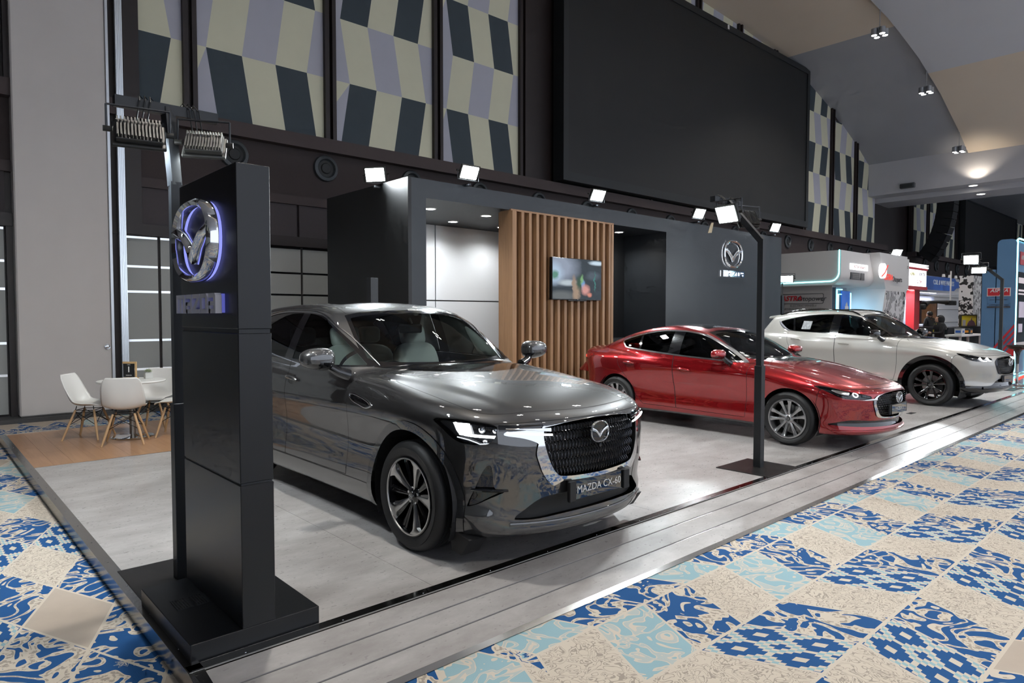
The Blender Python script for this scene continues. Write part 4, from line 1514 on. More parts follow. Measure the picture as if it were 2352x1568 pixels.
class CarBody:
    def __init__(self, sp):
        self.sp = sp
        self.W, self.inset = spline(sp['plan']), spline(sp['inset'])
        self.Hc, self.He = spline(sp['top_c']), spline(sp['top_e'])
        self.Nz, self.Np = spline(sp['nose_z']), spline(sp['nose_plan'])
        self.Tz, self.Tp = spline(sp['tail_z']), spline(sp['tail_plan'])
        self.R, self.G = spline(sp['roof']), spline(sp['cabin'])
        self.bot = spline(sp['bottom'])
        self.grid()

    def F(self, P):
        sp = self.sp
        x, y, z = P[..., 0], np.abs(P[..., 1]), P[..., 2]
        w = self.W(x)
        fl = 0
        for xw in (0.0, -sp['wb']):
            fl = fl + sp['flare'] * np.exp(-(((x - xw) / 0.50) ** 2 + ((z - sp['wr']) / 0.42) ** 2) ** 1.5)
        side = y - (w - self.inset(z) + fl)
        hc, he = self.Hc(x), self.He(x)
        q = np.clip(y / np.maximum(w, 0.1), 0, 1.15)
        H = he + (hc - he) * (1 - q ** sp.get('crownp', 2.4))
        yr = sp.get('ridge')
        if yr:
            H = H + yr[2] * (1 - sstep(y, yr[0] + yr[3] * x, yr[1] + yr[3] * x)) * sstep(x, -1.0, -0.5) * (1 - sstep(x, 0.5, 0.9))
        top = (z - H) * 0.97
        e = 1e-3
        dn = (self.Np(y + e) - self.Np(y - e)) / (2 * e)
        dz = (self.Nz(z + e) - self.Nz(z - e)) / (2 * e)
        front = (x - (self.Nz(z) - self.Np(y))) / np.sqrt(1 + dn ** 2 + dz ** 2)
        dn = (self.Tp(y + e) - self.Tp(y - e)) / (2 * e)
        dz = (self.Tz(z + e) - self.Tz(z - e)) / (2 * e)
        rear = ((self.Tz(z) + self.Tp(y)) - x) / np.sqrt(1 + dn ** 2 + dz ** 2)
        low = smax(side, top, sp['k_shoulder'])
        low = smax(low, front, sp['k_nose'])
        low = smax(low, rear, 0.08)
        low = smax(low, self.bot(x) - z, 0.04)
        dzb = np.maximum(z - sp['zb'], -0.04)
        gs = y - (self.G(x) - sp['tumble'] * dzb - sp['tumble2'] * dzb * np.abs(dzb))
        xm = sp['x_roof']
        bl = sstep(x, xm - 0.3, xm + 0.3)
        xs = x + y * y * (sp['ws_plan'] * bl - sp['rw_plan'] * (1 - bl))
        dr = (self.R(xs + e) - self.R(xs - e)) / (2 * e)
        gt = (z - (self.R(xs) - sp['crown'] * (y / 0.65) ** 2)) / np.sqrt(1 + dr ** 2)
        gh = np.maximum(smax(gs, gt, sp['k_roof']), sp['zb'] - 0.35 - z)
        out = smin(low, gh, sp.get('k_belt', 0.025))
        for (cx, cy, cz, rx, ry, rz, am) in sp.get('dents', ()):
            out = out + am * np.exp(-(((x - cx) / rx) ** 2 + ((y - cy) / ry) ** 2 + ((z - cz) / rz) ** 2))
        return out

    def normals(self, P):
        e = 1.5e-3
        N = np.empty_like(P)
        for k in range(3):
            d = np.zeros(3)
            d[k] = e
            N[:, k] = self.F(P + d) - self.F(P - d)
        return N / np.maximum(np.linalg.norm(N, axis=1, keepdims=True), 1e-9)

    def grid(self):
        sp = self.sp
        xf, xr = sp['fan_f'], sp['fan_r']
        ns, na, nr, nphi = sp['n']
        o, al = [], []
        for a in np.linspace(-math.pi / 2, 0, nr, endpoint=False):
            o.append(xr)
            al.append(a)
        for x in np.linspace(xr, xf, ns, endpoint=False):
            o.append(x)
            al.append(0.0)
        for a in np.linspace(0, math.pi / 2, na):
            o.append(xf)
            al.append(a)
        o, al = np.array(o), np.array(al)
        phi = np.linspace(-math.pi / 2, math.pi / 2, nphi)
        zc = np.interp(o, [xr, xr + 0.8, xf - 0.6, xf], [0.70, 0.72, 0.66, sp['zc_nose']])
        D = np.stack([np.repeat(np.sin(al)[:, None], nphi, 1), np.cos(al)[:, None] * np.cos(phi)[None], np.cos(al)[:, None] * np.sin(phi)[None]], -1)
        # keep the fan's rays spread over height as well
        fan = np.abs(np.sin(al))[:, None]
        D[..., 2] = D[..., 2] + fan * np.sin(phi)[None] * 0.62
        D /= np.linalg.norm(D, axis=-1, keepdims=True)
        O = np.zeros_like(D)
        O[..., 0] = o[:, None]
        O[..., 2] = zc[:, None]
        lo, hi = np.zeros(D.shape[:2]), np.full(D.shape[:2], 2.6)
        for _ in range(9):
            mid = (lo + hi) / 2
            s = self.F(O + D * mid[..., None]) < 0
            lo, hi = np.where(s, mid, lo), np.where(s, hi, mid)
        fl, fh = self.F(O + D * lo[..., None]), self.F(O + D * hi[..., None])
        for _ in range(5):
            mid = np.clip(lo - fl * (hi - lo) / np.where(np.abs(fh - fl) < 1e-12, 1e-12, fh - fl), lo, hi)
            fm = self.F(O + D * mid[..., None])
            s = fm < 0
            fh = np.where(s, fh * 0.7, fm)
            fl = np.where(s, fm, fl * 0.7)
            lo, hi = np.where(s, mid, lo), np.where(s, hi, mid)
        P = O + D * mid[..., None]
        P[:, 0, 1] = 0
        P[:, -1, 1] = 0
        P[..., 1] = np.maximum(P[..., 1], 0)
        nu, nv = D.shape[:2]
        self.V = P.reshape(-1, 3)
        i, j = np.meshgrid(np.arange(nu - 1), np.arange(nv - 1), indexing='ij')
        a = (i * nv + j).ravel()
        T = np.concatenate([np.stack([a, a + nv, a + nv + 1], 1), np.stack([a, a + nv + 1, a + 1], 1)])
        p = self.V[T]
        ar = np.linalg.norm(np.cross(p[:, 1] - p[:, 0], p[:, 2] - p[:, 0]), axis=1)
        self.T = T[ar > 1e-9]
        self.lab = np.zeros(len(self.T), int)
        self.names = ['body']

    def lid(self, name):
        if name not in self.names:
            self.names.append(name)
        return self.names.index(name)

    def cut(self, g):
        """Split every triangle that g changes sign across; returns the sign of each triangle's centroid."""
        gv = g(self.V)
        gv = np.where(np.abs(gv) < 2e-4, 2e-4, gv)
        s = gv > 0
        ts = s[self.T]
        mixed = ts.any(1) & ~ts.all(1)
        if mixed.any():
            keepT, keepL, keepS = self.T[~mixed], self.lab[~mixed], ts[~mixed][:, 0]
            mt, ml, ms = self.T[mixed], self.lab[mixed], ts[mixed]
            lone_pos = ms.sum(1) == 1
            lone = np.where(lone_pos, ms.argmax(1), (~ms).argmax(1))
            r = np.arange(len(mt))
            a, b, c = mt[r, lone], mt[r, (lone + 1) % 3], mt[r, (lone + 2) % 3]
            E = np.concatenate([np.sort(np.stack([a, b], 1), 1), np.sort(np.stack([a, c], 1), 1)])
            U, inv = np.unique(E, axis=0, return_inverse=True)
            inv = inv.ravel()
            ga, gb = gv[U[:, 0]], gv[U[:, 1]]
            t = np.clip(ga / (ga - gb), 0.001, 0.999)
            A, B = self.V[U[:, 0]], self.V[U[:, 1]]
            gl, gh = ga.copy(), gb.copy()
            for _ in range(2):
                m = A + (B - A) * t[:, None]
                gm = g(m)
                same = (gm > 0) == (ga > 0)
                t = np.clip(np.where(np.abs(gm) < 0.05, np.where(same, t + (1 - t) * np.abs(gm) / (np.abs(gm) + np.abs(gb) + 1e-9), t - t * np.abs(gm) / (np.abs(gm) + np.abs(ga) + 1e-9)), t), 0.001, 0.999)
            base = len(self.V)
            self.V = np.concatenate([self.V, A + (B - A) * t[:, None]])
            m = len(mt)
            ab, ac = base + inv[:m], base + inv[m:]
            nT = np.concatenate([np.stack([a, ab, ac], 1), np.stack([ab, b, c], 1), np.stack([ab, c, ac], 1)])
            sg = np.concatenate([lone_pos, ~lone_pos, ~lone_pos])
            self.T = np.concatenate([keepT, nT])
            self.lab = np.concatenate([keepL, ml, ml, ml])
            return np.concatenate([keepS, sg])
        return ts[:, 0]

    def region(self, name, sdf, proj='xz', dom=None, src=('body',), gap=0.0, offset=0.0):
        def coords(V):
            x, y, z = V[:, 0], V[:, 1], V[:, 2]
            if proj == 'xz':
                return x, z
            if proj == 'yz':
                return y, z
            if proj == 'xy':
                return x, y
            return (y - x) * 0.70711, z          # 'qz': seen from the front corner

        def g(V, off):
            a, b = coords(V)
            v = sdf(a, b) + off
            if dom is not None:
                v = np.where(dom(V), v, 0.5)
            return v
        ids = [self.lid(q) for q in src]
        me = self.lid(name)
        if gap > 0:
            pos = self.cut(lambda V: g(V, offset - gap / 2))
            m = ~pos & np.isin(self.lab, ids)
            self.lab[m] = self.lid('seam')
            pos = self.cut(lambda V: g(V, offset + gap / 2))
            m = ~pos & (self.lab == self.lid('seam'))
            # only what lies inside this outline
            cen = self.V[self.T].mean(1)
            self.lab[m & (g(cen, offset + gap / 2) < 0)] = me
        else:
            pos = self.cut(lambda V: g(V, offset))
            m = ~pos & np.isin(self.lab, ids)
            self.lab[m] = me

    def finish(self):
        self.N = self.normals(self.V)
        p = self.V[self.T]
        fn = np.cross(p[:, 1] - p[:, 0], p[:, 2] - p[:, 0])
        flip = (fn * self.N[self.T].mean(1)).sum(1) < 0
        self.T[flip] = self.T[flip][:, ::-1]

    def part(self, label, name, mat, parent, mode='both', push=0.0, where=None):
        """mode 'both': one mesh across the centre line; 'pair': one mesh each side."""
        if label not in self.names:
            return []
        sel = self.lab == self.names.index(label)
        if where is not None:
            sel &= where(self.V[self.T].mean(1))
        if not sel.any():
            return []
        T = self.T[sel]
        u, inv = np.unique(T, return_inverse=True)
        inv = inv.reshape(-1, 3)
        V, N = self.V[u] + self.N[u] * push, self.N[u]
        fl = np.array([1, -1, 1.0])
        out = []
        if mode == 'both':
            out.append(raw_mesh(name, np.concatenate([V, V * fl]), np.concatenate([inv, inv[:, ::-1] + len(V)]), np.concatenate([N, N * fl]), mat, parent))
        else:
            out.append(raw_mesh(name, V * fl, inv[:, ::-1], N * fl, mat, parent))
            out.append(raw_mesh(name, V, inv, N, mat, parent))
        return out

    def on_front(self, y, z, lift=0.0):
        y, z = np.atleast_1d(np.asarray(y, float)), np.atleast_1d(np.asarray(z, float))
        lo, hi = np.full(y.shape, 0.0), np.full(y.shape, 1.3)
        for _ in range(20):
            m = (lo + hi) / 2
            s = self.F(np.stack([m, np.abs(y), z], -1)) < 0
            lo, hi = np.where(s, m, lo), np.where(s, hi, m)
        P = np.stack([lo, np.abs(y), z], -1)
        N = self.normals(P)
        P = P + N * lift
        P[:, 1] *= np.where(y < 0, -1, 1)
        N[:, 1] *= np.where(y < 0, -1, 1)
        return P, N

    def on_side(self, x, z, lift=0.0, sgn=1):
        x, z = np.atleast_1d(np.asarray(x, float)), np.atleast_1d(np.asarray(z, float))
        lo, hi = np.full(x.shape, 0.0), np.full(x.shape, 1.5)
        for _ in range(20):
            m = (lo + hi) / 2
            s = self.F(np.stack([x, m, z], -1)) < 0
            lo, hi = np.where(s, m, lo), np.where(s, hi, m)
        P = np.stack([x, lo, z], -1)
        N = self.normals(P)
        P = P + N * lift
        P[:, 1] *= sgn
        N[:, 1] *= sgn
        return P, N

    def on_top(self, x, y, lift=0.0):
        x, y = np.atleast_1d(np.asarray(x, float)), np.atleast_1d(np.asarray(y, float))
        lo, hi = np.full(x.shape, 0.5), np.full(x.shape, 2.2)
        for _ in range(20):
            m = (lo + hi) / 2
            s = self.F(np.stack([x, np.abs(y), m], -1)) < 0
            lo, hi = np.where(s, m, lo), np.where(s, hi, m)
        P = np.stack([x, np.abs(y), lo], -1)
        N = self.normals(P)
        P = P + N * lift
        P[:, 1] *= np.where(y < 0, -1, 1)
        N[:, 1] *= np.where(y < 0, -1, 1)
        return P, N


def raw_mesh(name, V, T, N, mat, parent):
    me = bpy.data.meshes.new(name)
    me.vertices.add(len(V))
    me.vertices.foreach_set('co', np.ascontiguousarray(V, dtype=np.float32).ravel())
    me.loops.add(len(T) * 3)
    me.loops.foreach_set('vertex_index', np.ascontiguousarray(T, dtype=np.int32).ravel())
    me.polygons.add(len(T))
    me.polygons.foreach_set('loop_start', np.arange(0, len(T) * 3, 3, dtype=np.int32))
    me.polygons.foreach_set('use_smooth', np.ones(len(T), bool))
    me.update(calc_edges=True)
    if N is not None:
        me.normals_split_custom_set_from_vertices([tuple(n) for n in N])
    me.materials.append(mat)
    o = bpy.data.objects.new(name, me)
    COL.objects.link(o)
    o.parent = parent
    return o


def strip(P, N, w, d, closed=False, taper=None):
    """A ribbon of width w lying across the path on a surface, d thick. Returns an MB."""
    P, N = np.asarray(P, float), np.asarray(N, float)
    n = len(P)
    mb = MB()
    vs, fs = [], []
    for i in range(n):
        a, b = (P[(i - 1) % n], P[(i + 1) % n]) if closed else (P[max(i - 1, 0)], P[min(i + 1, n - 1)])
        t = b - a
        t /= max(np.linalg.norm(t), 1e-9)
        s = np.cross(N[i], t)
        s /= max(np.linalg.norm(s), 1e-9)
        ww = w * (taper[i] if taper is not None else 1.0) / 2
        vs += [P[i] - s * ww - N[i] * d, P[i] - s * ww * 0.8 + N[i] * d * 0.6, P[i] + N[i] * d, P[i] + s * ww * 0.8 + N[i] * d * 0.6, P[i] + s * ww - N[i] * d]
    for i in range(n if closed else n - 1):
        j = (i + 1) % n
        for k in range(5):
            k2 = (k + 1) % 5
            fs.append((i * 5 + k, i * 5 + k2, j * 5 + k2, j * 5 + k))
    if not closed:
        fs += [(0, 1, 2, 3, 4), tuple(n * 5 - 1 - k for k in range(5))]
    return mb.add([tuple(v) for v in vs], fs)


def superquad(c, r, e1=0.5, e2=0.5, nu=20, nv=14, M=None):
    """Rounded block / pebble."""
    mb = MB()
    sg = lambda v, e: math.copysign(abs(v) ** e, v)
    vs, fs = [], []
    for j in range(nv + 1):
        t = -math.pi / 2 + math.pi * j / nv
        for i in range(nu):
            p = 2 * math.pi * i / nu
            v = Vector((r[0] * sg(math.cos(t), e1) * sg(math.cos(p), e2), r[1] * sg(math.cos(t), e1) * sg(math.sin(p), e2), r[2] * sg(math.sin(t), e1)))
            if M is not None:
                v = M @ v
            vs.append((v.x + c[0], v.y + c[1], v.z + c[2]))
    for j in range(nv):
        for i in range(nu):
            k = (i + 1) % nu
            fs.append((j * nu + i, j * nu + k, (j + 1) * nu + k, (j + 1) * nu + i))
    return mb.add(vs, fs)


RUBBER = principled('tyre_rubber', (0.010, 0.010, 0.011), 0.55, vary=(30, 0.15), bump=(90, 0.05))
RIM_DARK = principled('gloss_black_rim', (0.006, 0.006, 0.007), 0.18, 0.3, vary=(5, 0.1), coat=0.6)
RIM_CUT = principled('machined_alloy', (0.62, 0.61, 0.60), 0.28, 1.0, vary=(9, 0.05))
RIM_SILVER = principled('silver_alloy', (0.42, 0.42, 0.43), 0.27, 0.9, vary=(6, 0.04), coat=0.4)
BRAKE = principled('brake_steel', (0.30, 0.30, 0.30), 0.35, 0.9)
GLOSSB = principled('gloss_black_trim', (0.004, 0.004, 0.005), 0.10, vary=(5, 0.1), coat=0.5)
MATTB = principled('matt_black_plastic', (0.007, 0.007, 0.008), 0.6, vary=(40, 0.2))
SEAM = principled('panel_gap', (0.002, 0.002, 0.002), 0.8)
LAMPB = principled('lamp_housing', (0.012, 0.012, 0.014), 0.15, 0.4, coat=0.5)
LAMPC = principled('lamp_reflector', (0.55, 0.56, 0.58), 0.12, 1.0)
DRL = emission('daytime_lamp', (0.95, 0.98, 1.0), 9.0)
DRL2 = emission('daytime_strip', (0.95, 0.98, 1.0), 4.0)
LENSG = glass('clear_lamp_cover', (0.93, 0.94, 0.95), 1.45)
REDL = emission('tail_lamp_lit', (1.0, 0.06, 0.04), 2.2)
REDG = principled('tail_lamp_red', (0.25, 0.006, 0.006), 0.08, coat=1.0)
WSG = glass('windscreen_glass', (0.66, 0.74, 0.72), 1.52)
SIDEG = glass('side_glass', (0.42, 0.47, 0.46), 1.52)
PRIVG = glass('privacy_glass', (0.10, 0.11, 0.11), 1.52)


def make_wheel(parent, loc, side, R, rimR, width, style, steer=0.0):
    """A wheel as a part with sub-parts; local axis y is the axle, outer face towards -y before turning."""
    outward = -1 if side < 0 else 1
    key = (style, R, rimR, width)
    if key in KIDS:
        w = copy_tree(KIDS[key], parent)
        w.location = loc
        w.rotation_euler = (0, 0, steer + (0 if outward < 0 else math.pi))
        return w
    w = bpy.data.objects.new('wheel', None)
    w.empty_display_size = 0.1
    COL.objects.link(w)
    w.parent = parent
    w.location = loc
    w.rotation_euler = (0, 0, steer + (0 if outward < 0 else math.pi))
    KIDS[key] = w
    h = width / 2
    # tyre: outer face at y = -h
    t = MB()
    prof = [(rimR - 0.005, -h + 0.030), (rimR + 0.012, -h + 0.012), (rimR + 0.035, -h + 0.002), ((R + rimR) / 2 + 0.01, -h - 0.004), (R - 0.045, -h + 0.004), (R - 0.022, -h + 0.014), (R - 0.007, -h + 0.032)]
    k = 5
    for q in range(k):
        a = -h + 0.040 + (width - 0.08) * q / k
        b = -h + 0.040 + (width - 0.08) * (q + 1) / k
        prof += [(R - 0.001, a + 0.004), (R, (a + b) / 2), (R - 0.001, b - 0.004), (R - 0.009, b - 0.002), (R - 0.009, b + 0.002)]
    prof += [(R - 0.02, h - 0.02), (R - 0.06, h), (rimR, h - 0.02)]
    t.lathe(prof, seg=72, axis='y')
    t.build('tyre', RUBBER, w, 35)
    MB().lathe([(rimR + 0.006, -h + 0.020), (rimR + 0.003, -h + 0.010), (rimR - 0.004, -h + 0.008), (rimR - 0.014, -h + 0.016), (rimR - 0.020, -h + 0.05), (rimR - 0.035, 0.06), (rimR - 0.035, h - 0.02), (rimR, h - 0.02)], seg=64, axis='y').build('rim_barrel', RIM_DARK if style != 'silver' else RIM_SILVER, w, 40)
    MB().lathe([(0.0, 0.02), (0.165, 0.02), (0.165, 0.045), (0.0, 0.045)], seg=40, axis='y').build('brake_disc', BRAKE, w, 40)
    MB().box(0.09, 0.19, -0.01, 0.07, -0.11, 0.11, 0.015).build('brake_caliper', MATTB, w)

    def spoke(pts, y0, y1, mat, name):
        """pts: list of (r, half-width-left, half-width-right) along the spoke; built at angle 0 = up."""
        m = MB()
        vs, fs = [], []
        for (r, a, b, dy) in pts:
            vs += [(a, y0 + dy, r), (0.5 * (a + b), y0 + dy - 0.005, r), (b, y0 + dy, r), (b * 0.9 + a * 0.1, y1 + dy, r), (a * 0.9 + b * 0.1, y1 + dy, r)]
        n = len(pts)
        for i in range(n - 1):
            for q in range(5):
                q2 = (q + 1) % 5
                fs.append((i * 5 + q, i * 5 + q2, (i + 1) * 5 + q2, (i + 1) * 5 + q))
        fs += [(4, 3, 2, 1, 0), tuple((n - 1) * 5 + q for q in range(5))]
        m.add(vs, fs)
        return m
    face = -h + 0.030

    def put(m, ang, mat, name):
        c, s = math.cos(ang), math.sin(ang)
        m.xf(Matrix(((c, 0, s, 0), (0, 1, 0, 0), (-s, 0, c, 0), (0, 0, 0, 1))))
        m.build(name, mat, w, 30)
    if style == 'machined':
        MB().lathe([(rimR - 0.003, -h + 0.007), (rimR - 0.012, -h + 0.006), (rimR - 0.014, -h + 0.014)], seg=64, axis='y').build('rim_lip', RIM_CUT, w, 40)
        for i in range(5):
            an = 2 * math.pi * i / 5 + 0.36
            s = rimR / 0.255
            put(spoke([(0.045, -0.007, 0.005, 0.020), (0.10, -0.015, 0.007, 0.012), (0.16, -0.023, 0.010, 0.002), (0.205 * s, -0.030, 0.015, -0.008), (0.222 * s, -0.050, 0.028, -0.012), (0.238 * s, -0.080, 0.060, -0.016), (0.249 * s, -0.058, 0.050, -0.017)], face, face + 0.03, RIM_CUT, 'spoke'), an, RIM_CUT, 'spoke')
            put(spoke([(0.045, -0.012, 0.012, 0.030), (0.16, -0.046, 0.030, 0.014), (0.245 * s, -0.062, 0.062, 0.004)], face, face + 0.05, RIM_DARK, 'spoke_back'), an, RIM_DARK, 'spoke_back')
            for d in (-0.060, 0.060):
                put(spoke([(0.045, -0.008, 0.008, 0.030), (0.15, -0.011, 0.011, 0.018), (0.245 * s, -0.014, 0.014, 0.006)], face, face + 0.04, RIM_DARK, 'rib'), an + math.pi / 5 + d, RIM_DARK, 'rib')
    else:
        mat = RIM_SILVER if style == 'silver' else RIM_DARK
        MB().lathe([(rimR - 0.002, -h + 0.007), (rimR - 0.014, -h + 0.006), (rimR - 0.020, -h + 0.022)], seg=64, axis='y').build('rim_lip', mat, w, 40)
        s = rimR / 0.255
        for i in range(10):
            an = 2 * math.pi * i / 10 + 0.17 + (0.055 if i % 2 else -0.055)
            put(spoke([(0.045, -0.014, 0.014, 0.022), (0.10, -0.013, 0.013, 0.012), (0.18, -0.018, 0.018, 0.0), (0.236 * s, -0.027, 0.027, -0.012), (0.247 * s, -0.030, 0.030, -0.016)], face, face + 0.045, mat, 'spoke'), an, mat, 'spoke')
    hubm = RIM_DARK if style != 'silver' else RIM_SILVER
    MB().lathe([(0.0, face + 0.006), (0.030, face + 0.006), (0.034, face + 0.012), (0.062, face + 0.022), (0.075, face + 0.05), (0.075, face + 0.09)], seg=30, axis='y').build('hub', hubm, w, 40)
    for i in range(5):
        an = 2 * math.pi * i / 5
        MB().lathe([(0.0, face + 0.018), (0.010, face + 0.018), (0.011, face + 0.032)], (0.052 * math.sin(an), 0, 0.052 * math.cos(an)), 10, 'y').build('wheel_nut', principled('dark_red_nut', (0.10, 0.012, 0.012), 0.3, 0.5) if style == 'silver' else CHROME, w, 40)
    cap = MB().lathe([(0.0, face + 0.001), (0.026, face + 0.001), (0.029, face + 0.006)], seg=24, axis='y').build('centre_cap', GLOSSB, w, 40)
    rg, wg = emblem_parts(0.018, 0.0145, 0.003)
    for m, nm in ((rg, 'cap_ring'), (wg, 'cap_wings')):
        m.xf(Matrix.Translation((0, face + 0.001, 0)))
        m.build(nm, CHROME, w, 50)
    return w


def make_mirror(parent, body, x, z, sgn, cap_mat, yb, size=(0.105, 0.135, 0.078), low=None):
    """Door mirror: shell cap, dark base band, foot, glass."""
    c = (x, sgn * (yb + 0.17), z)
    M = Matrix.Rotation(sgn * -0.10, 3, 'Z') @ Matrix.Rotation(sgn * 0.05, 3, 'X')
    m = superquad((0, 0, 0), (size[0], size[1], size[2]), 0.75, 0.8, 26, 18)
    # flatten the rear face and taper towards the tip
    vs = []
    for v in m.v:
        px_, py_, pz_ = v
        px_ = max(px_, -size[0] * 0.55)
        k = 1 - 0.18 * (py_ * sgn) / size[1]
        vs.append((px_ * k, py_, pz_ * k))
    m.v = [tuple(M @ Vector(v) + Vector(c)) for v in vs]
    zc_ = c[2]
    low_z = zc_ - size[2] * 0.35
    up, lo = MB(), MB()
    for f in m.f:
        zz = sum(m.v[i][2] for i in f) / len(f)
        (up if zz > low_z else lo).add([m.v[i] for i in f], [tuple(range(len(f)))])
    o = up.build('mirror_cap', cap_mat, parent, 60)
    lo.build('mirror_base', low or GLOSSB, o, 60)
    ft = MB().tube([(x + 0.02, sgn * (yb + 0.09), z - size[2] * 0.6), (x + 0.05, sgn * (yb + 0.02), z - 0.10), (x + 0.06, sgn * (yb - 0.06), z - 0.13)], [0.030, 0.036, 0.045], 12)
    ft.build('mirror_foot', low or GLOSSB, o, 50)
    g = MB()
    pts = [Vector((-size[0] * 0.56 * (1 - 0.18 * math.cos(a) * 0.8), size[1] * 0.8 * math.cos(a) * sgn, size[2] * 0.78 * math.sin(a))) for a in [2 * math.pi * i / 24 for i in range(24)]]
    g.add([tuple(M @ p + Vector(c)) for p in pts], [tuple(range(24))])
    g.build('mirror_glass', CHROME, o)
    return o


def make_handle(parent, body, x, z, sgn, mat, L=0.20):
    P, N = body.on_side([x - L / 2, x - L / 3, x, x + L / 3, x + L / 2], [z + 0.008, z + 0.010, z + 0.008, z + 0.002, z - 0.004], 0.0, sgn)
    lift = [0.004, 0.026, 0.032, 0.028, 0.008]
    pts = [tuple(p + n * l) for p, n, l in zip(P, N, lift)]
    pts = smooth_loop(pts, 4, False)
    rr = [0.010 + 0.008 * math.sin(math.pi * i / (len(pts) - 1)) for i in range(len(pts))]
    h = MB().tube(pts, rr, 10).build('door_handle', mat, parent, 50)
    an = [2 * math.pi * i / 24 for i in range(24)]
    P2, N2 = body.on_side([x + 0.07 * math.cos(a) for a in an], [z - 0.004 + 0.036 * math.sin(a) for a in an], 0.0012, sgn)
    c, cn = body.on_side([x], [z - 0.004], -0.012, sgn)
    MB().add([tuple(p) for p in P2] + [tuple(c[0])], [(i, (i + 1) % 24, 24) for i in range(24)]).build('handle_recess', mat, h, 60)
    return h


def make_seat(parent, x, y, mat, z=0.33, dark=None, back=True):
    """Front seat: cushion, backrest, headrest."""
    s = superquad((x, y, z + 0.10), (0.27, 0.25, 0.10), 0.45, 0.4).build('seat_cushion', mat, parent, 60)
    Rb = Matrix.Rotation(math.radians(-16), 3, 'Y')
    superquad((x - 0.30, y, z + 0.42), (0.09, 0.24, 0.33), 0.5, 0.4, M=Rb).build('seat_back', mat, parent, 60)
    superquad((x - 0.405, y, z + 0.815), (0.055, 0.135, 0.105), 0.5, 0.5, M=Rb).build('headrest', mat, parent, 60)
    MB().tube([(x - 0.37, y - 0.05, z + 0.66), (x - 0.39, y - 0.05, z + 0.76)], 0.007, 8).tube([(x - 0.37, y + 0.05, z + 0.66), (x - 0.39, y + 0.05, z + 0.76)], 0.007, 8).build('headrest_post', CHROME, parent)


def make_plate(parent, body, txt, z, w=0.27, h=0.065, x_extra=0.012, size=0.045):
    """Show plate with its backing, standing upright just off the nose."""
    P, N = body.on_front([0.0], [z])
    x = float(P[0][0]) + x_extra
    # stand clear of the nose over the whole width
    q, _ = body.on_front([w * 0.9, w * 0.9], [z - h, z + h])
    MB().box(x - 0.02, x, -w - 0.04, w + 0.04, z - h - 0.004, z + h + 0.004, 0.004).build('plate_holder', MATTB, parent)
    p = MB().box(x, x + 0.008, -w, w, z - h, z + h, 0.003).build('show_plate', principled('mirror_black_plate', (0.006, 0.007, 0.008), 0.05, vary=(3, 0.0), coat=1.0), parent)
    if txt:
        text('plate_lettering', txt, size, WHITE, p, frame_matrix((x + 0.0095, 0, z - 0.002), (0, 1, 0), (0, 0, 1)), 0.0008, offset=-0.0004)
    return p
# ------------------------------------------------------------------ the grey SUV
def place_car(name, label, cx, cy, deg):
    t = thing(name, label, 'car', (cx, cy, PZ), math.radians(deg))
    return t


def common_regions(b, sp):
    """Wheel openings with their lips, glazing, doors."""
    wz = sp['wr']
    for xw in (0.0, -sp['wb']):
        ra = sp['arch_r']
        circ = lambda a, c, xw=xw: np.hypot(a - xw, (c - wz - sp.get('arch_dz', 0.0)) * np.where(c > wz, sp.get('arch_sq', 1.0), 0.93)) - ra
        dm = lambda V, xw=xw: (V[:, 1] > 0.45) & (np.abs(V[:, 0] - xw) < 0.8) & (V[:, 2] < 1.05)
        b.region('void', circ, 'xz', dm)
        if sp.get('lip_w'):
            b.region('arch_lip', lambda a, c, f=circ: f(a, c) - sp['lip_w'], 'xz', dm)
    up = lambda V: V[:, 2] > sp['zb'] - 0.16
    fr = sp['frame_w']
    dlo = poly_sdf(smooth_loop(sp['dlo'], 6, True, sp['dlo_sharp']))
    b.region('window_frame', dlo, 'xz', up)
    b.region('glazing', lambda a, c: dlo(a, c) + fr, 'xz', up, ('window_frame',))
    for nm, poly in sp['pillars']:
        b.region('pillar', poly_sdf(poly), 'xz', up, ('glazing',))
    ws = poly_sdf(smooth_loop(sp['ws'], 5, True, sp['ws_sharp']))
    wd = lambda V: (V[:, 0] > sp['ws_dom']) & (V[:, 2] > sp['ws_z'])
    b.region('ws_frit', ws, 'yz', wd)
    b.region('windscreen', lambda a, c: ws(a, c) + np.where(c < sp['ws_z'] + 0.15, 0.05, 0.028), 'yz', wd, ('ws_frit',))
    rw = poly_sdf(smooth_loop(sp['rw'], 4, True))
    b.region('rear_window', rw, 'yz', lambda V: V[:, 0] < sp['rw_dom'])
    hd = poly_sdf(smooth_loop(sp['hood'], 5, True, sp['hood_sharp']))
    b.region('hood', hd, 'xy', lambda V: (V[:, 2] > sp['hood_z']) & (V[:, 0] > sp['hood_x']), gap=0.007)


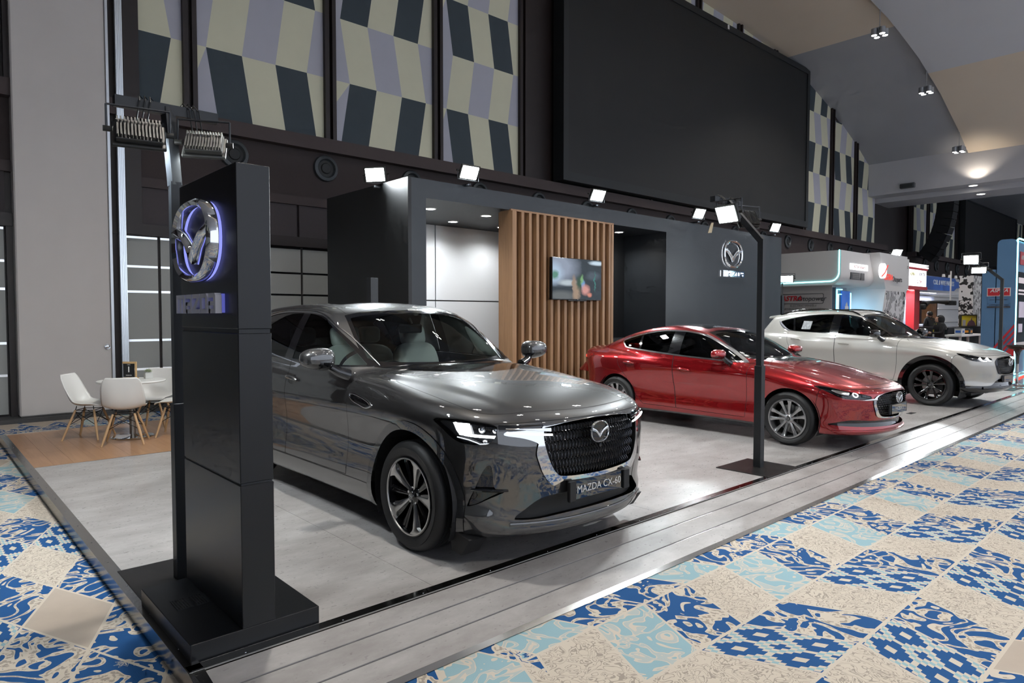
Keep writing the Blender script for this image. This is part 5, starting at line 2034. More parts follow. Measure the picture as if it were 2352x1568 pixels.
def dark_cabin(t, sp, belt, seat_mat, seats, wheel_side=-1):
    """Dashboard, steering wheel, floor and seats inside the shell."""
    x0 = sp['dash_x']
    MB().box(-sp['wb'] - 0.1, 0.1, -0.74, 0.74, 0.20, 0.30).build('cabin_floor', MATTB, t)
    d = MB()
    prof = [(x0 + 0.28, belt - 0.06), (x0, belt - 0.015), (x0 - 0.16, belt - 0.03), (x0 - 0.22, belt - 0.12), (x0 - 0.20, belt - 0.40), (x0 + 0.2, belt - 0.40)]
    d.prism(prof, -0.70, 0.70, 'y')
    d.build('dashboard', principled('dash_vinyl', (0.018, 0.018, 0.020), 0.6, vary=(30, 0.2)), t, 30)
    sx = x0 - 0.32
    wy = wheel_side * 0.37
    c = Vector((sx, wy, belt - 0.08))
    ax = Vector((-0.90, 0, 0.42)).normalized()
    u = Vector((0, 1, 0))
    v = ax.cross(u)
    ring = [tuple(c + (u * math.cos(a) + v * math.sin(a)) * 0.185) for a in [2 * math.pi * i / 40 for i in range(41)]]
    sw = MB().tube(ring, 0.016, 10, caps=False)
    sw.tube([tuple(c - u * 0.175), tuple(c), tuple(c + u * 0.175)], 0.016, 8).tube([tuple(c), tuple(c - v * 0.175)], 0.016, 8)
    sw.tube([tuple(c), tuple(c - ax * 0.25)], 0.04, 10)
    sw.build('steering_wheel', MATTB, t, 50)
    for (x, y) in seats:
        make_seat(t, x, y, seat_mat, z=belt - sp.get('seat_dz', 0.53))
    for y in (-0.38, 0.38):
        superquad((sp['seat_r'] - 0.44, y, belt + 0.27), (0.05, 0.13, 0.09), 0.5, 0.5).build('rear_headrest', seat_mat, t, 60)
    superquad((sp['seat_r'], 0, belt - 0.50), (0.26, 0.62, 0.10), 0.4, 0.3).build('rear_bench', seat_mat, t, 60)
    superquad((sp['seat_r'] - 0.32, 0, belt - 0.12), (0.09, 0.62, 0.30), 0.4, 0.3, M=Matrix.Rotation(math.radians(-18), 3, 'Y')).build('rear_backrest', seat_mat, t, 60)


def underbody(t, sp):
    MB().box(-sp['wb'] - 0.55, 0.52, -0.55, 0.55, 0.20, 0.26).build('underbody', MATTB, t)
    for xw in (0.0, -sp['wb']):
        for s in (-1, 1):
            m = MB()
            ra = sp['arch_r'] + 0.015
            m.lathe([(ra, 0.48 * s), (ra, (sp['liner_y']) * s)], (xw, 0, sp['wr'] + sp.get('arch_dz', 0)), 28, 'y', -0.45, math.pi + 0.45)
            m.add([(xw + ra * math.cos(a), 0.48 * s, sp['wr'] + ra * math.sin(a)) for a in np.linspace(-0.45, math.pi + 0.45, 26)], [tuple(range(26))])
            m.build('wheel_well', MATTB, t)


CX = dict(
    wb=2.87, wr=0.37, arch_r=0.450, lip_w=0.060, flare=0.012, n=(170, 84, 26, 190), fan_f=0.12, fan_r=-3.25, zc_nose=0.62,
    plan=[(-4.0, 0.80), (-3.6, 0.88), (-2.9, 0.935), (-2.0, 0.935), (-1.0, 0.93), (-0.3, 0.935), (0.1, 0.94), (0.45, 0.935), (0.75, 0.905), (1.0, 0.87)],
    inset=[(0.1, 0.10), (0.2, 0.050), (0.28, 0.016), (0.36, 0.005), (0.44, 0.008), (0.54, 0.018), (0.64, 0.022), (0.74, 0.017), (0.84, 0.005), (0.91, 0.0), (1.0, 0.012), (1.1, 0.036), (1.2, 0.068), (1.3, 0.105)],
    top_c=[(1.0, 0.905), (0.84, 0.955), (0.70, 1.000), (0.45, 1.055), (0.1, 1.110), (-0.3, 1.150), (-0.7, 1.172), (-1.2, 1.175), (-3.0, 1.17), (-4.0, 1.12)],
    top_e=[(1.0, 0.83), (0.75, 0.89), (0.5, 0.945), (0.2, 0.995), (-0.2, 1.05), (-0.6, 1.100), (-1.0, 1.122), (-2.0, 1.135), (-3.0, 1.165), (-4.0, 1.14)],
    crownp=2.6, ridge=(0.60, 0.70, 0.012, -0.16), k_shoulder=0.12, k_nose=0.075,
    nose_z=[(0.05, 0.70), (0.15, 0.775), (0.22, 0.835), (0.27, 0.850), (0.35, 0.845), (0.48, 0.862), (0.60, 0.880), (0.75, 0.880), (0.87, 0.862), (0.94, 0.825), (1.0, 0.74), (1.1, 0.5)],
    nose_plan=[(0.0, 0.0), (0.2, 0.010), (0.4, 0.045), (0.55, 0.10), (0.68, 0.175), (0.78, 0.27), (0.86, 0.40), (0.93, 0.62), (1.0, 0.95)],
    tail_z=[(0.1, -3.70), (0.4, -3.83), (0.7, -3.87), (1.0, -3.86), (1.2, -3.82)], tail_plan=[(0.0, 0.0), (0.4, 0.03), (0.7, 0.12), (0.9, 0.35), (1.0, 0.7)],
    bottom=[(-4.0, 0.32), (-3.3, 0.22), (-2.0, 0.20), (-0.5, 0.20), (0.3, 0.20), (0.9, 0.175)],
    roof=[(-0.35, 0.98), (-0.62, 1.155), (-0.85, 1.312), (-1.08, 1.462), (-1.29, 1.585), (-1.45, 1.648), (-1.65, 1.685), (-2.0, 1.705), (-2.4, 1.705), (-2.9, 1.685), (-3.3, 1.625), (-3.55, 1.51), (-3.75, 1.31), (-3.9, 1.05)],
    cabin=[(-4.0, 0.70), (-3.4, 0.80), (-2.6, 0.855), (-1.6, 0.875), (-0.9, 0.870), (-0.4, 0.84)], zb=1.165, tumble=0.28, tumble2=0.30, x_roof=-2.3, ws_plan=0.30, rw_plan=0.2, crown=0.035, k_roof=0.075,
    frame_w=0.012,
    dlo=[(-0.84, 1.178), (-1.09, 1.335), (-1.32, 1.462), (-1.55, 1.553), (-1.80, 1.600), (-2.2, 1.617), (-2.6, 1.607), (-3.0, 1.55), (-3.2, 1.48), (-3.05, 1.31), (-2.9, 1.230), (-2.2, 1.198), (-1.4, 1.180)], dlo_sharp=(0, 8),
    pillars=[('b', [(-1.93, 1.0), (-2.10, 1.0), (-2.02, 1.7), (-1.88, 1.7)]), ('a', [(-1.02, 1.0), (-1.055, 1.0), (-1.055, 1.7), (-1.02, 1.7)]), ('c', [(-2.82, 1.0), (-2.86, 1.0), (-3.05, 1.7), (-3.0, 1.7)])],
    ws=[(0.0, 1.150), (0.35, 1.155), (0.60, 1.165), (0.715, 1.190), (0.685, 1.33), (0.640, 1.48), (0.600, 1.580), (0.40, 1.612), (0.0, 1.628), (-0.2, 1.628), (-0.2, 1.150)], ws_sharp=(3, 6, 9, 10), ws_dom=-1.75, ws_z=1.09,
    rw=[(-0.2, 1.2), (0.5, 1.2), (0.6, 1.25), (0.5, 1.48), (-0.2, 1.52)], rw_dom=-3.3,
    hood=[(-0.66, -0.2), (-0.66, 0.30), (-0.64, 0.62), (-0.585, 0.745), (-0.35, 0.775), (0.0, 0.790), (0.30, 0.785), (0.52, 0.735), (0.63, 0.62), (0.715, 0.40), (0.755, 0.20), (0.77, 0.0), (0.77, -0.2)], hood_sharp=(0, 3, 12), hood_z=0.80, hood_x=-0.75,
    dash_x=-0.85, seat_r=-2.3, liner_y=0.90,
    dents=[(0.62, 0.76, 0.60, 0.25, 0.12, 0.10, 0.012), (0.55, 0.80, 0.33, 0.3, 0.12, 0.07, -0.020)],
)


def build_cx60():
    sp = CX
    b = CarBody(sp)
    common_regions(b, sp)
    nose = lambda V: V[:, 0] > 0.45
    hl = [(0.455, 0.925), (0.33, 0.935), (0.20, 0.928), (0.045, 0.905), (0.03, 0.86), (0.055, 0.81), (0.10, 0.785), (0.20, 0.782), (0.29, 0.800), (0.385, 0.865)]
    b.region('headlight', poly_sdf(smooth_loop(hl, 5, True)), 'qz', lambda V: (V[:, 0] > 0.12) & (V[:, 1] > 0.3), gap=0.006)
    grille = smooth_loop([(-0.2, 0.905), (0.0, 0.905), (0.25, 0.897), (0.445, 0.878), (0.455, 0.80), (0.425, 0.68), (0.375, 0.595), (0.30, 0.565), (0.0, 0.552), (-0.2, 0.552)], 5, True, (0, 3, 9))
    gs = poly_sdf(grille)
    b.region('chrome_surround', lambda a, c: gs(a, c) - np.clip(0.012 + 0.055 * sstep(a, 0.30, 0.42) * (1 - sstep(c, 0.70, 0.86)) + 0.016 * (1 - sstep(c, 0.56, 0.66)), 0, 0.07) * np.where(c > 0.885, 0.15, 1), 'yz', nose)
    b.region('grille', gs, 'yz', nose, ('chrome_surround',))
    # wing of the surround reaching out under the lamp
    wing = poly_sdf(smooth_loop([(0.43, 0.872), (0.55, 0.868), (0.675, 0.862), (0.675, 0.842), (0.58, 0.822), (0.50, 0.79), (0.44, 0.74)], 4, True, (0, 2)))
    b.region('chrome_surround', wing, 'yz', nose)
    slot = poly_sdf([(0.44, 0.897), (0.70, 0.905), (0.70, 0.866), (0.44, 0.874)])
    b.region('lamp_slot', slot, 'yz', nose, ('body', 'hood', 'seam'))
    fog = smooth_loop([(0.742, 0.655), (0.765, 0.640), (0.80, 0.52), (0.832, 0.395), (0.79, 0.415), (0.735, 0.452), (0.665, 0.495), (0.72, 0.518), (0.728, 0.60)], 4, True, (3, 6))
    b.region('side_duct', poly_sdf(fog), 'yz', nose)
    intake = smooth_loop([(-0.2, 0.455), (0.0, 0.455), (0.30, 0.452), (0.45, 0.435), (0.545, 0.375), (0.63, 0.315), (0.50, 0.305), (0.30, 0.315), (0.0, 0.318), (-0.2, 0.318)], 4, True, (0, 9, 5))
    b.region('lower_intake', poly_sdf(intake), 'yz', nose)
    door = smooth_loop([(-0.80, 1.20), (-0.815, 0.90), (-0.835, 0.55), (-0.845, 0.375), (-1.4, 0.372), (-1.93, 0.372), (-1.92, 0.8), (-1.915, 1.2)], 5, True, (0, 3, 5, 7))
    low = lambda V: (V[:, 2] < sp['zb'] + 0.06)
    b.region('front_door', poly_sdf(door), 'xz', low, gap=0.006)
    rd = smooth_loop([(-1.925, 1.2), (-1.925, 0.8), (-1.935, 0.372), (-2.25, 0.372), (-2.42, 0.50), (-2.60, 0.75), (-2.83, 0.95), (-2.90, 1.2)], 5, True, (0, 2, 3, 7))
    b.region('rear_door', poly_sdf(rd), 'xz', low, gap=0.006)
    b.region('side_sill', poly_sdf([(-0.30, 0.365), (-0.30, 0.0), (-2.6, 0.0), (-2.6, 0.365)]), 'xz', lambda V: V[:, 1] > 0.5, gap=0.006)
    b.region('front_bumper', poly_sdf([(0.30, 0.0), (0.30, 0.60), (0.325, 0.80), (0.36, 0.90), (1.4, 0.94), (1.4, 0.0)]), 'xz', None, gap=0.005)
    b.region('roof', poly_sdf([(-1.45, -0.3), (-1.45, 0.575), (-3.4, 0.56), (-3.4, -0.3)]), 'xy', lambda V: V[:, 2] > 1.5, gap=0.006)
    b.region('sunroof', poly_sdf(smooth_loop([(-1.80, -0.2), (-1.80, 0.40), (-1.86, 0.45), (-2.9, 0.46), (-2.95, 0.40), (-2.95, -0.2)], 4, True, (0, 5))), 'xy', lambda V: V[:, 2] > 1.5, ('roof',))
    b.region('rear_lamp', poly_sdf([(0.35, 0.98), (0.95, 0.98), (0.95, 1.08), (0.35, 1.08)]), 'yz', lambda V: V[:, 0] < -3.3)
    b.finish()
    t = place_car('suv', 'dark grey SUV with chrome ringed black grille, nearest the camera', 3.385, 3.757, -90)
    paint = principled('machine_grey_paint', (0.024, 0.0235, 0.024), 0.42, 0.30, vary=(400, 0.10), coat=1.0, coat_ior=2.1)
    b.part('body', 'body_shell', paint, t)
    b.part('hood', 'bonnet', paint, t)
    b.part('front_bumper', 'front_bumper', paint, t)
    b.part('seam', 'panel_gap', SEAM, t)
    b.part('front_door', 'front_door', paint, t, 'pair')
    b.part('rear_door', 'rear_door', paint, t, 'pair')
    b.part('side_sill', 'side_sill', paint, t, 'pair')
    b.part('roof', 'roof_panel', paint, t)
    b.part('sunroof', 'sunroof', GLOSSB, t)
    lip = principled('dark_gloss_arch', (0.045, 0.046, 0.048), 0.22, 0.5, vary=(5, 0.1), coat=0.8)
    b.part('arch_lip', 'front_arch_trim', lip, t, 'pair', 0.006, lambda c: c[:, 0] > -1.4)
    b.part('arch_lip', 'rear_arch_trim', lip, t, 'pair', 0.006, lambda c: c[:, 0] < -1.4)
    b.part('windscreen', 'windscreen', WSG, t)
    b.part('ws_frit', 'windscreen_border', GLOSSB, t)
    b.part('rear_window', 'rear_window', PRIVG, t)
    b.part('window_frame', 'window_frame', GLOSSB, t, 'pair', 0.002)
    for xa_, xb_ in ((-1.5, 0), (-2.5, -1.5), (-4, -2.5)):
        b.part('pillar', 'door_pillar', GLOSSB, t, 'pair', 0.0, lambda c: (c[:, 0] > xa_) & (c[:, 0] <= xb_))
    b.part('glazing', 'front_side_window', SIDEG, t, 'pair', -0.003, lambda c: (c[:, 0] > -1.95) & (c[:, 0] < -0.97))
    b.part('glazing', 'quarter_light', SIDEG, t, 'pair', -0.003, lambda c: c[:, 0] >= -0.97)
    b.part('glazing', 'rear_side_window', PRIVG, t, 'pair', -0.003, lambda c: (c[:, 0] <= -1.95) & (c[:, 0] > -2.9))
    b.part('glazing', 'rear_quarter_window', PRIVG, t, 'pair', -0.003, lambda c: c[:, 0] <= -2.9)
    b.part('rear_lamp', 'rear_lamp', REDG, t, 'pair')
    b.part('chrome_surround', 'grille_surround', CHROME, t, 'both', 0.012)
    gr = b.part('grille', 'grille_back', principled('grille_void', (0.002, 0.002, 0.002), 0.6), t, 'both', -0.055)
    b.part('side_duct', 'side_duct', GLOSSB, t, 'pair', -0.018)
    b.part('lower_intake', 'lower_intake', principled('intake_void', (0.003, 0.003, 0.003), 0.5), t, 'both', -0.05)
    b.part('lamp_slot', 'lamp_slot', GLOSSB, t, 'pair', -0.004)
    # grille: staggered rows of slim upright bars
    gb = MB()
    zr = [0.905, 0.850, 0.790, 0.730, 0.670, 0.610, 0.552]
    by, bz = [], []
    for r in range(6):
        zt, zb_ = zr[r] + 0.004, zr[r + 1]
        for i in range(-17, 18):
            y = (i + (0.5 if r % 2 else 0.0)) * 0.0262
            if float(gs(np.array([abs(y)]), np.array([(zt + zb_) / 2]))[0]) < -0.004:
                by += [y] * 3
                bz += list(np.linspace(zt, zb_, 3))
    PA, NA = b.on_front(by, bz, -0.012)
    for i in range(0, len(by), 3):
        P, N = PA[i:i + 3], NA[i:i + 3]
        P[0] -= N[0] * 0.020
        P[1] += N[1] * 0.004
        gb.tube([tuple(p) for p in P], 0.0048, 5)
    o = gb.build('grille_bars', principled('black_chrome', (0.06, 0.06, 0.065), 0.16, 1.0), t, 50)
    o['kind'] = 'stuff'
    gh = MB()
    for r in range(1, 6):
        ys = np.linspace(-0.44, 0.44, 31)
        ys = ys[[float(gs(np.array([abs(q)]), np.array([zr[r]]))[0]) < -0.006 for q in ys]]
        P, N = b.on_front(ys, [zr[r]] * len(ys), -0.030)
        gh.tube([tuple(p) for p in P], 0.004, 5)
    o = gh.build('grille_rows', GLOSSB, t, 50)
    o['kind'] = 'stuff'
    # emblem
    P, N = b.on_front([0.0], [0.815], 0.004)
    rg, wg = emblem_parts(0.088, 0.072, 0.014, 0.075)
    M = Matrix.Translation(tuple(P[0])) @ Matrix.Rotation(math.radians(90), 4, 'Z')
    em = rg.xf(M).build('emblem', CHROME, t, 50)
    wg.xf(M).build('emblem_wings', CHROME, em, 60)
    MB().add([(0, -0.002, 0)] + [(p[0] * 0.9, -0.002, p[1] * 0.9) for p in superellipse(0.088, 0.072, 40, 2.35)], [(0, i + 1, (i + 1) % 40 + 1) for i in range(40)]).xf(M).build('emblem_disc', GLOSSB, em)
    MB().lathe([(0.0, -0.012), (0.012, -0.012), (0.015, 0.0)], seg=14, axis='y').xf(Matrix.Translation(tuple(b.on_front([0.0], [0.725], -0.004)[0][0])) @ Matrix.Rotation(math.radians(90), 4, 'Z')).build('nose_camera', GLOSSB, t, 40)
    for s in (-1, 1):
        # head lamp: dark well, clear cover, L-shaped lit element, projector
        hb = b.part('headlight', 'headlight', LENSG, t, 'pair')[0 if s < 0 else 1] if s < 0 else None
    hls = [o for o in t.children if o.name.split('.')[0] == 'headlight']
    wells = b.part('headlight', 'lamp_well', LAMPB, t, 'pair', -0.035)
    for s, hb, wl in zip((-1, 1), hls, wells):
        wl.parent = hb
        # light guides set between well and cover
        L1 = [(0.86, 0.915), (0.858, 0.86), (0.835, 0.842), (0.78, 0.836), (0.715, 0.832)]
        P, N = b.on_front([s * q[0] for q in L1], [q[1] for q in L1], -0.014)
        pts = smooth_loop([tuple(p) for p in P], 4, False)
        q0 = b.on_front([s * 0.865, s * 0.815, s * 0.815, s * 0.858], [0.915, 0.915, 0.842, 0.838], -0.014)[0]
        MB().add([tuple(p) for p in q0], [(0, 1, 2, 3)]).tube(pts, 0.0085, 8).build('light_guide', DRL, hb)
        L2 = [(0.865, 0.825), (0.83, 0.812), (0.80, 0.795), (0.79, 0.788), (0.73, 0.792)]
        P, N = b.on_front([s * q[0] for q in L2], [q[1] for q in L2], -0.012)
        MB().tube([tuple(p) for p in P], 0.0035, 6).build('lower_guide', principled('frosted_guide', (0.8, 0.82, 0.85), 0.3, emit=(0.9, 0.95, 1.0, 0.8)), hb)
        for (yy, zz, rr) in ((0.775, 0.88, 0.026), (0.715, 0.875, 0.022), (0.77, 0.80, 0.016)):
            P, N = b.on_front([s * yy], [zz], -0.030)
            superquad(tuple(P[0]), (0.02, rr, rr), 1, 1, 16, 10).build('projector', LAMPC, hb, 60)
        # bright bar running from lamp to grille
        ys = np.linspace(0.665, 0.400, 10)
        P, N = b.on_front(s * ys, np.linspace(0.858, 0.832, 10), 0.016)
        MB().tube([tuple(p) for p in P], 0.0065, 8).build('day_running_bar', DRL2, t, 50)
        P, N = b.on_front(s * ys, np.linspace(0.882, 0.862, 10), 0.008)
        strip(P, N, 0.030, 0.006, taper=np.linspace(0.3, 1.0, 10)).build('bar_reflector', CHROME, t, 50)
        # fin across the duct
        P, N = b.on_front(s * np.array([0.815, 0.76, 0.70, 0.655]), [0.505, 0.503, 0.500, 0.502], 0.004)
        strip(P, N, 0.024, 0.012, taper=[0.6, 1, 0.9, 0.5]).build('duct_fin', GLOSSB, t, 50)
        # side signature badge behind the arch
        xs_ = np.array([-0.45, -0.52, -0.62, -0.72, -0.775, -0.72, -0.62, -0.52])
        zs_ = np.array([0.935, 0.965, 0.985, 0.997, 0.985, 0.950, 0.930, 0.915])
        loop = smooth_loop(list(zip(xs_, zs_)), 4, True)
        P, N = b.on_side([q[0] for q in loop], [q[1] for q in loop], 0.004, s)
        sgm = strip(P, N, 0.014, 0.006, closed=True).build('side_signature', CHROME, t, 50)
        xi = np.linspace(-0.50, -0.75, 12)
        P, N = b.on_side(xi, np.linspace(0.945, 0.975, 12), 0.003, s)
        strip(P, N, 0.030, 0.003).build('signature_mesh', GLOSSB, sgm, 50)
        make_mirror(t, b, -0.90, 1.255, s, paint, 0.955, (0.10, 0.130, 0.082))
        make_handle(t, b, -1.80, 1.03, s, paint)
        make_handle(t, b, -2.66, 1.06, s, paint)
        # bright moulding along the top of the side glass
        top = [(-0.83, 1.185), (-1.09, 1.347), (-1.32, 1.474), (-1.55, 1.566), (-1.80, 1.613), (-2.2, 1.630), (-2.6, 1.62), (-3.0, 1.563)]
        pp = smooth_loop(top, 5, False)
        P, N = b.on_side([q[0] for q in pp], [q[1] for q in pp], 0.003, s)
        strip(P, N, 0.013, 0.004).build('roof_moulding', principled('satin_dark_chrome', (0.25, 0.25, 0.26), 0.25, 1.0), t, 50)
        # painted lip bar below the intake
        for xw, st in ((0.0, 0.0), (-sp['wb'], 0.0)):
            make_wheel(t, (xw, s * 0.815, 0.37), s, 0.372, 0.262, 0.235, 'machined', st)
        MB().prism([(0.38, 0.24), (0.58, 0.20), (0.50, 0.09), (0.40, 0.10)], s * 0.72, s * 0.86, 'y').build('air_flap', MATTB, t)
    # flat lip across the bumper bottom
    ys = np.linspace(-0.64, 0.64, 33)
    P, N = b.on_front(ys, 0.285 - 0.012 * np.cos(ys * 2.2), 0.004)
    strip(P, N, 0.030, 0.012).build('bumper_lip', paint, t, 50)
    make_plate(t, b, 'MAZDA CX-60', 0.462, 0.245, 0.062, 0.016, 0.068)
    for s in (-1, 1):
        MB().box(0.872, 0.898, s * 0.27 - 0.03, s * 0.27 + 0.03, 0.395, 0.525, 0.004).build('plate_bracket', MATTB, t)
    P, N = b.on_top([-1.40], [0.30], 0.0)
    dark_cabin(t, sp, 1.10, principled('pale_leather', (0.56, 0.56, 0.53), 0.5, vary=(20, 0.03)), ((-1.47, -0.37), (-1.47, 0.37)), -1)
    MB().box(-1.36, -1.33, -0.12, 0.12, 1.42, 1.50, 0.012).tube([(-1.32, 0, 1.50), (-1.36, 0, 1.555)], 0.012, 8).build('inner_mirror', MATTB, t)
    P, N = b.on_front([-0.04, 0.0], [1.55, 1.55])
    text('sun_strip_lettering', 'INVIOLA', 0.028, WHITE, t, frame_matrix((-1.335, 0.02, 1.628), (0, 1, 0), (-0.80, 0, 0.6)), 0.0005)
    underbody(t, sp)
    return t


build_cx60()
# ------------------------------------------------------------------ the red saloon
M3 = dict(
    wb=2.725, wr=0.325, arch_r=0.372, lip_w=0.0, flare=0.014, n=(160, 84, 30, 180), fan_f=0.12, fan_r=-3.1, zc_nose=0.48,
    plan=[(-3.9, 0.70), (-3.5, 0.80), (-3.0, 0.865), (-2.5, 0.885), (-1.8, 0.880), (-1.0, 0.880), (-0.4, 0.886), (0.1, 0.89), (0.4, 0.885), (0.7, 0.86), (1.0, 0.82)],
    inset=[(0.1, 0.10), (0.2, 0.055), (0.28, 0.032), (0.40, 0.034), (0.52, 0.036), (0.64, 0.022), (0.76, 0.004), (0.84, 0.0), (0.92, 0.012), (1.02, 0.045), (1.12, 0.09)],
    top_c=[(1.05, 0.63), (0.90, 0.705), (0.72, 0.772), (0.4, 0.858), (0.0, 0.945), (-0.3, 0.995), (-0.6, 1.02), (-1.2, 1.02), (-2.6, 1.05), (-3.2, 1.085), (-3.6, 1.085), (-3.8, 1.05)],
    top_e=[(1.0, 0.58), (0.8, 0.655), (0.6, 0.72), (0.3, 0.80), (0.0, 0.86), (-0.4, 0.915), (-0.9, 0.945), (-1.7, 0.985), (-2.4, 1.015), (-3.0, 1.025), (-3.7, 0.97)],
    crownp=2.5, ridge=(0.52, 0.62, 0.012, -0.16), k_shoulder=0.13, k_nose=0.07,
    nose_z=[(0.05, 0.74), (0.15, 0.835), (0.21, 0.895), (0.26, 0.900), (0.33, 0.885), (0.42, 0.905), (0.55, 0.930), (0.64, 0.925), (0.70, 0.895), (0.76, 0.80), (0.85, 0.55)],
    nose_plan=[(0.0, 0.0), (0.2, 0.014), (0.4, 0.060), (0.55, 0.125), (0.66, 0.20), (0.76, 0.32), (0.83, 0.46), (0.90, 0.74), (0.96, 1.1)],
    tail_z=[(0.1, -3.45), (0.35, -3.60), (0.6, -3.62), (0.85, -3.66), (1.0, -3.69), (1.1, -3.71)], tail_plan=[(0.0, 0.0), (0.4, 0.04), (0.65, 0.14), (0.8, 0.32), (0.9, 0.6)],
    bottom=[(-3.8, 0.30), (-3.2, 0.20), (-2.0, 0.185), (-0.5, 0.185), (0.3, 0.18), (0.9, 0.17)],
    roof=[(-0.2, 0.83), (-0.42, 0.975), (-0.65, 1.11), (-0.95, 1.265), (-1.22, 1.365), (-1.5, 1.422), (-1.85, 1.447), (-2.1, 1.440), (-2.4, 1.400), (-2.7, 1.330), (-3.0, 1.230), (-3.25, 1.135), (-3.5, 1.03), (-3.7, 0.90)],
    cabin=[(-3.7, 0.50), (-3.3, 0.62), (-2.9, 0.715), (-2.5, 0.785), (-1.8, 0.835), (-0.9, 0.835), (-0.4, 0.80)], zb=1.0, tumble=0.34, tumble2=0.42, x_roof=-1.9, ws_plan=0.30, rw_plan=0.25, crown=0.035, k_roof=0.09,
    frame_w=0.020,
    dlo=[(-0.60, 0.965), (-0.90, 1.145), (-1.22, 1.292), (-1.45, 1.345), (-1.70, 1.368), (-2.03, 1.362), (-2.37, 1.310), (-2.62, 1.245), (-2.75, 1.190), (-2.70, 1.125), (-2.62, 1.085), (-2.3, 1.058), (-1.69, 1.015), (-1.1, 0.985)], dlo_sharp=(0,),
    pillars=[('b', [(-1.62, 0.8), (-1.82, 0.8), (-1.78, 1.6), (-1.60, 1.6)]), ('a', [(-0.79, 0.8), (-0.825, 0.8), (-0.825, 1.6), (-0.79, 1.6)]), ('c', [(-2.30, 0.8), (-2.34, 0.8), (-2.42, 1.6), (-2.38, 1.6)])],
    ws=[(0.0, 0.985), (0.40, 0.992), (0.60, 1.010), (0.685, 1.040), (0.64, 1.17), (0.575, 1.30), (0.545, 1.345), (0.35, 1.368), (0.0, 1.38), (-0.2, 1.38), (-0.2, 0.985)], ws_sharp=(3, 6, 9, 10), ws_dom=-1.5, ws_z=0.93,
    rw=[(-0.2, 1.13), (0.45, 1.13), (0.52, 1.16), (0.44, 1.33), (-0.2, 1.36)], rw_dom=-2.3,
    hood=[(-0.40, -0.2), (-0.40, 0.30), (-0.38, 0.58), (-0.34, 0.700), (-0.10, 0.725), (0.2, 0.715), (0.45, 0.675), (0.62, 0.56), (0.72, 0.35), (0.755, 0.15), (0.76, 0.0), (0.76, -0.2)], hood_sharp=(0, 3, 11), hood_z=0.62, hood_x=-0.5,
    dash_x=-0.62, seat_r=-2.15, liner_y=0.86, seat_dz=0.62,
)


def detail_front(t, b, gs, z0, z1, ymax, mat, rows, cols, name='grille_mesh'):
    """Fine grille pattern of short bars, laid on the surface."""
    ys, zs = [], []
    for r in range(rows):
        z = z0 + (z1 - z0) * (r + 0.5) / rows
        for i in range(cols + 1):
            y = -ymax + 2 * ymax * (i + (0.5 if r % 2 else 0.0)) / cols
            if abs(y) <= ymax and float(gs(np.array([abs(y)]), np.array([z]))[0]) < -0.010:
                w = ymax / cols * 0.62
                ys += [y - w, y + w]
                zs += [z, z]
    P, N = b.on_front(ys, zs, -0.010)
    m = MB()
    for i in range(0, len(P), 2):
        m.tube([tuple(P[i]), tuple(P[i + 1])], 0.0042, 4)
    o = m.build(name, mat, t)
    o['kind'] = 'stuff'
    return o


def add_emblem(t, b, z, w, h):
    P, N = b.on_front([0.0], [z], 0.002)
    n = Vector(tuple(N[0]))
    rg, wg = emblem_parts(w, h, 0.014, 0.08)
    M = Matrix.Translation(tuple(P[0])) @ Matrix.Rotation(math.radians(90), 4, 'Z')
    em = rg.xf(M).build('emblem', CHROME, t, 50)
    wg.xf(M).build('emblem_wings', CHROME, em, 60)
    MB().add([(0, -0.002, 0)] + [(p[0] * 0.92, -0.002, p[1] * 0.92) for p in superellipse(w, h, 40, 2.35)], [(0, i + 1, (i + 1) % 40 + 1) for i in range(40)]).xf(M).build('emblem_disc', GLOSSB, em)
    return em


def standard_parts(t, b, paint, front_glass, rear_glass, xb, xq, xr, frame_mat):
    b.part('body', 'body_shell', paint, t)
    b.part('hood', 'bonnet', paint, t)
    b.part('front_bumper', 'front_bumper', paint, t)
    b.part('seam', 'panel_gap', SEAM, t)
    b.part('front_door', 'front_door', paint, t, 'pair')
    b.part('rear_door', 'rear_door', paint, t, 'pair')
    b.part('windscreen', 'windscreen', WSG, t)
    b.part('ws_frit', 'windscreen_border', GLOSSB, t)
    b.part('rear_window', 'rear_window', PRIVG, t)
    b.part('window_frame', 'window_frame', frame_mat, t, 'pair', 0.003)
    for xa_, xb_ in ((-1.3, 0), (-2.1, -1.3), (-4, -2.1)):
        b.part('pillar', 'door_pillar', GLOSSB, t, 'pair', 0.0, lambda c: (c[:, 0] > xa_) & (c[:, 0] <= xb_))
    b.part('glazing', 'front_side_window', front_glass, t, 'pair', -0.003, lambda c: (c[:, 0] > xb) & (c[:, 0] < xq))
    b.part('glazing', 'quarter_light', front_glass, t, 'pair', -0.003, lambda c: c[:, 0] >= xq)
    b.part('glazing', 'rear_side_window', rear_glass, t, 'pair', -0.003, lambda c: (c[:, 0] <= xb) & (c[:, 0] > xr))
    b.part('glazing', 'rear_quarter_window', rear_glass, t, 'pair', -0.003, lambda c: c[:, 0] <= xr)


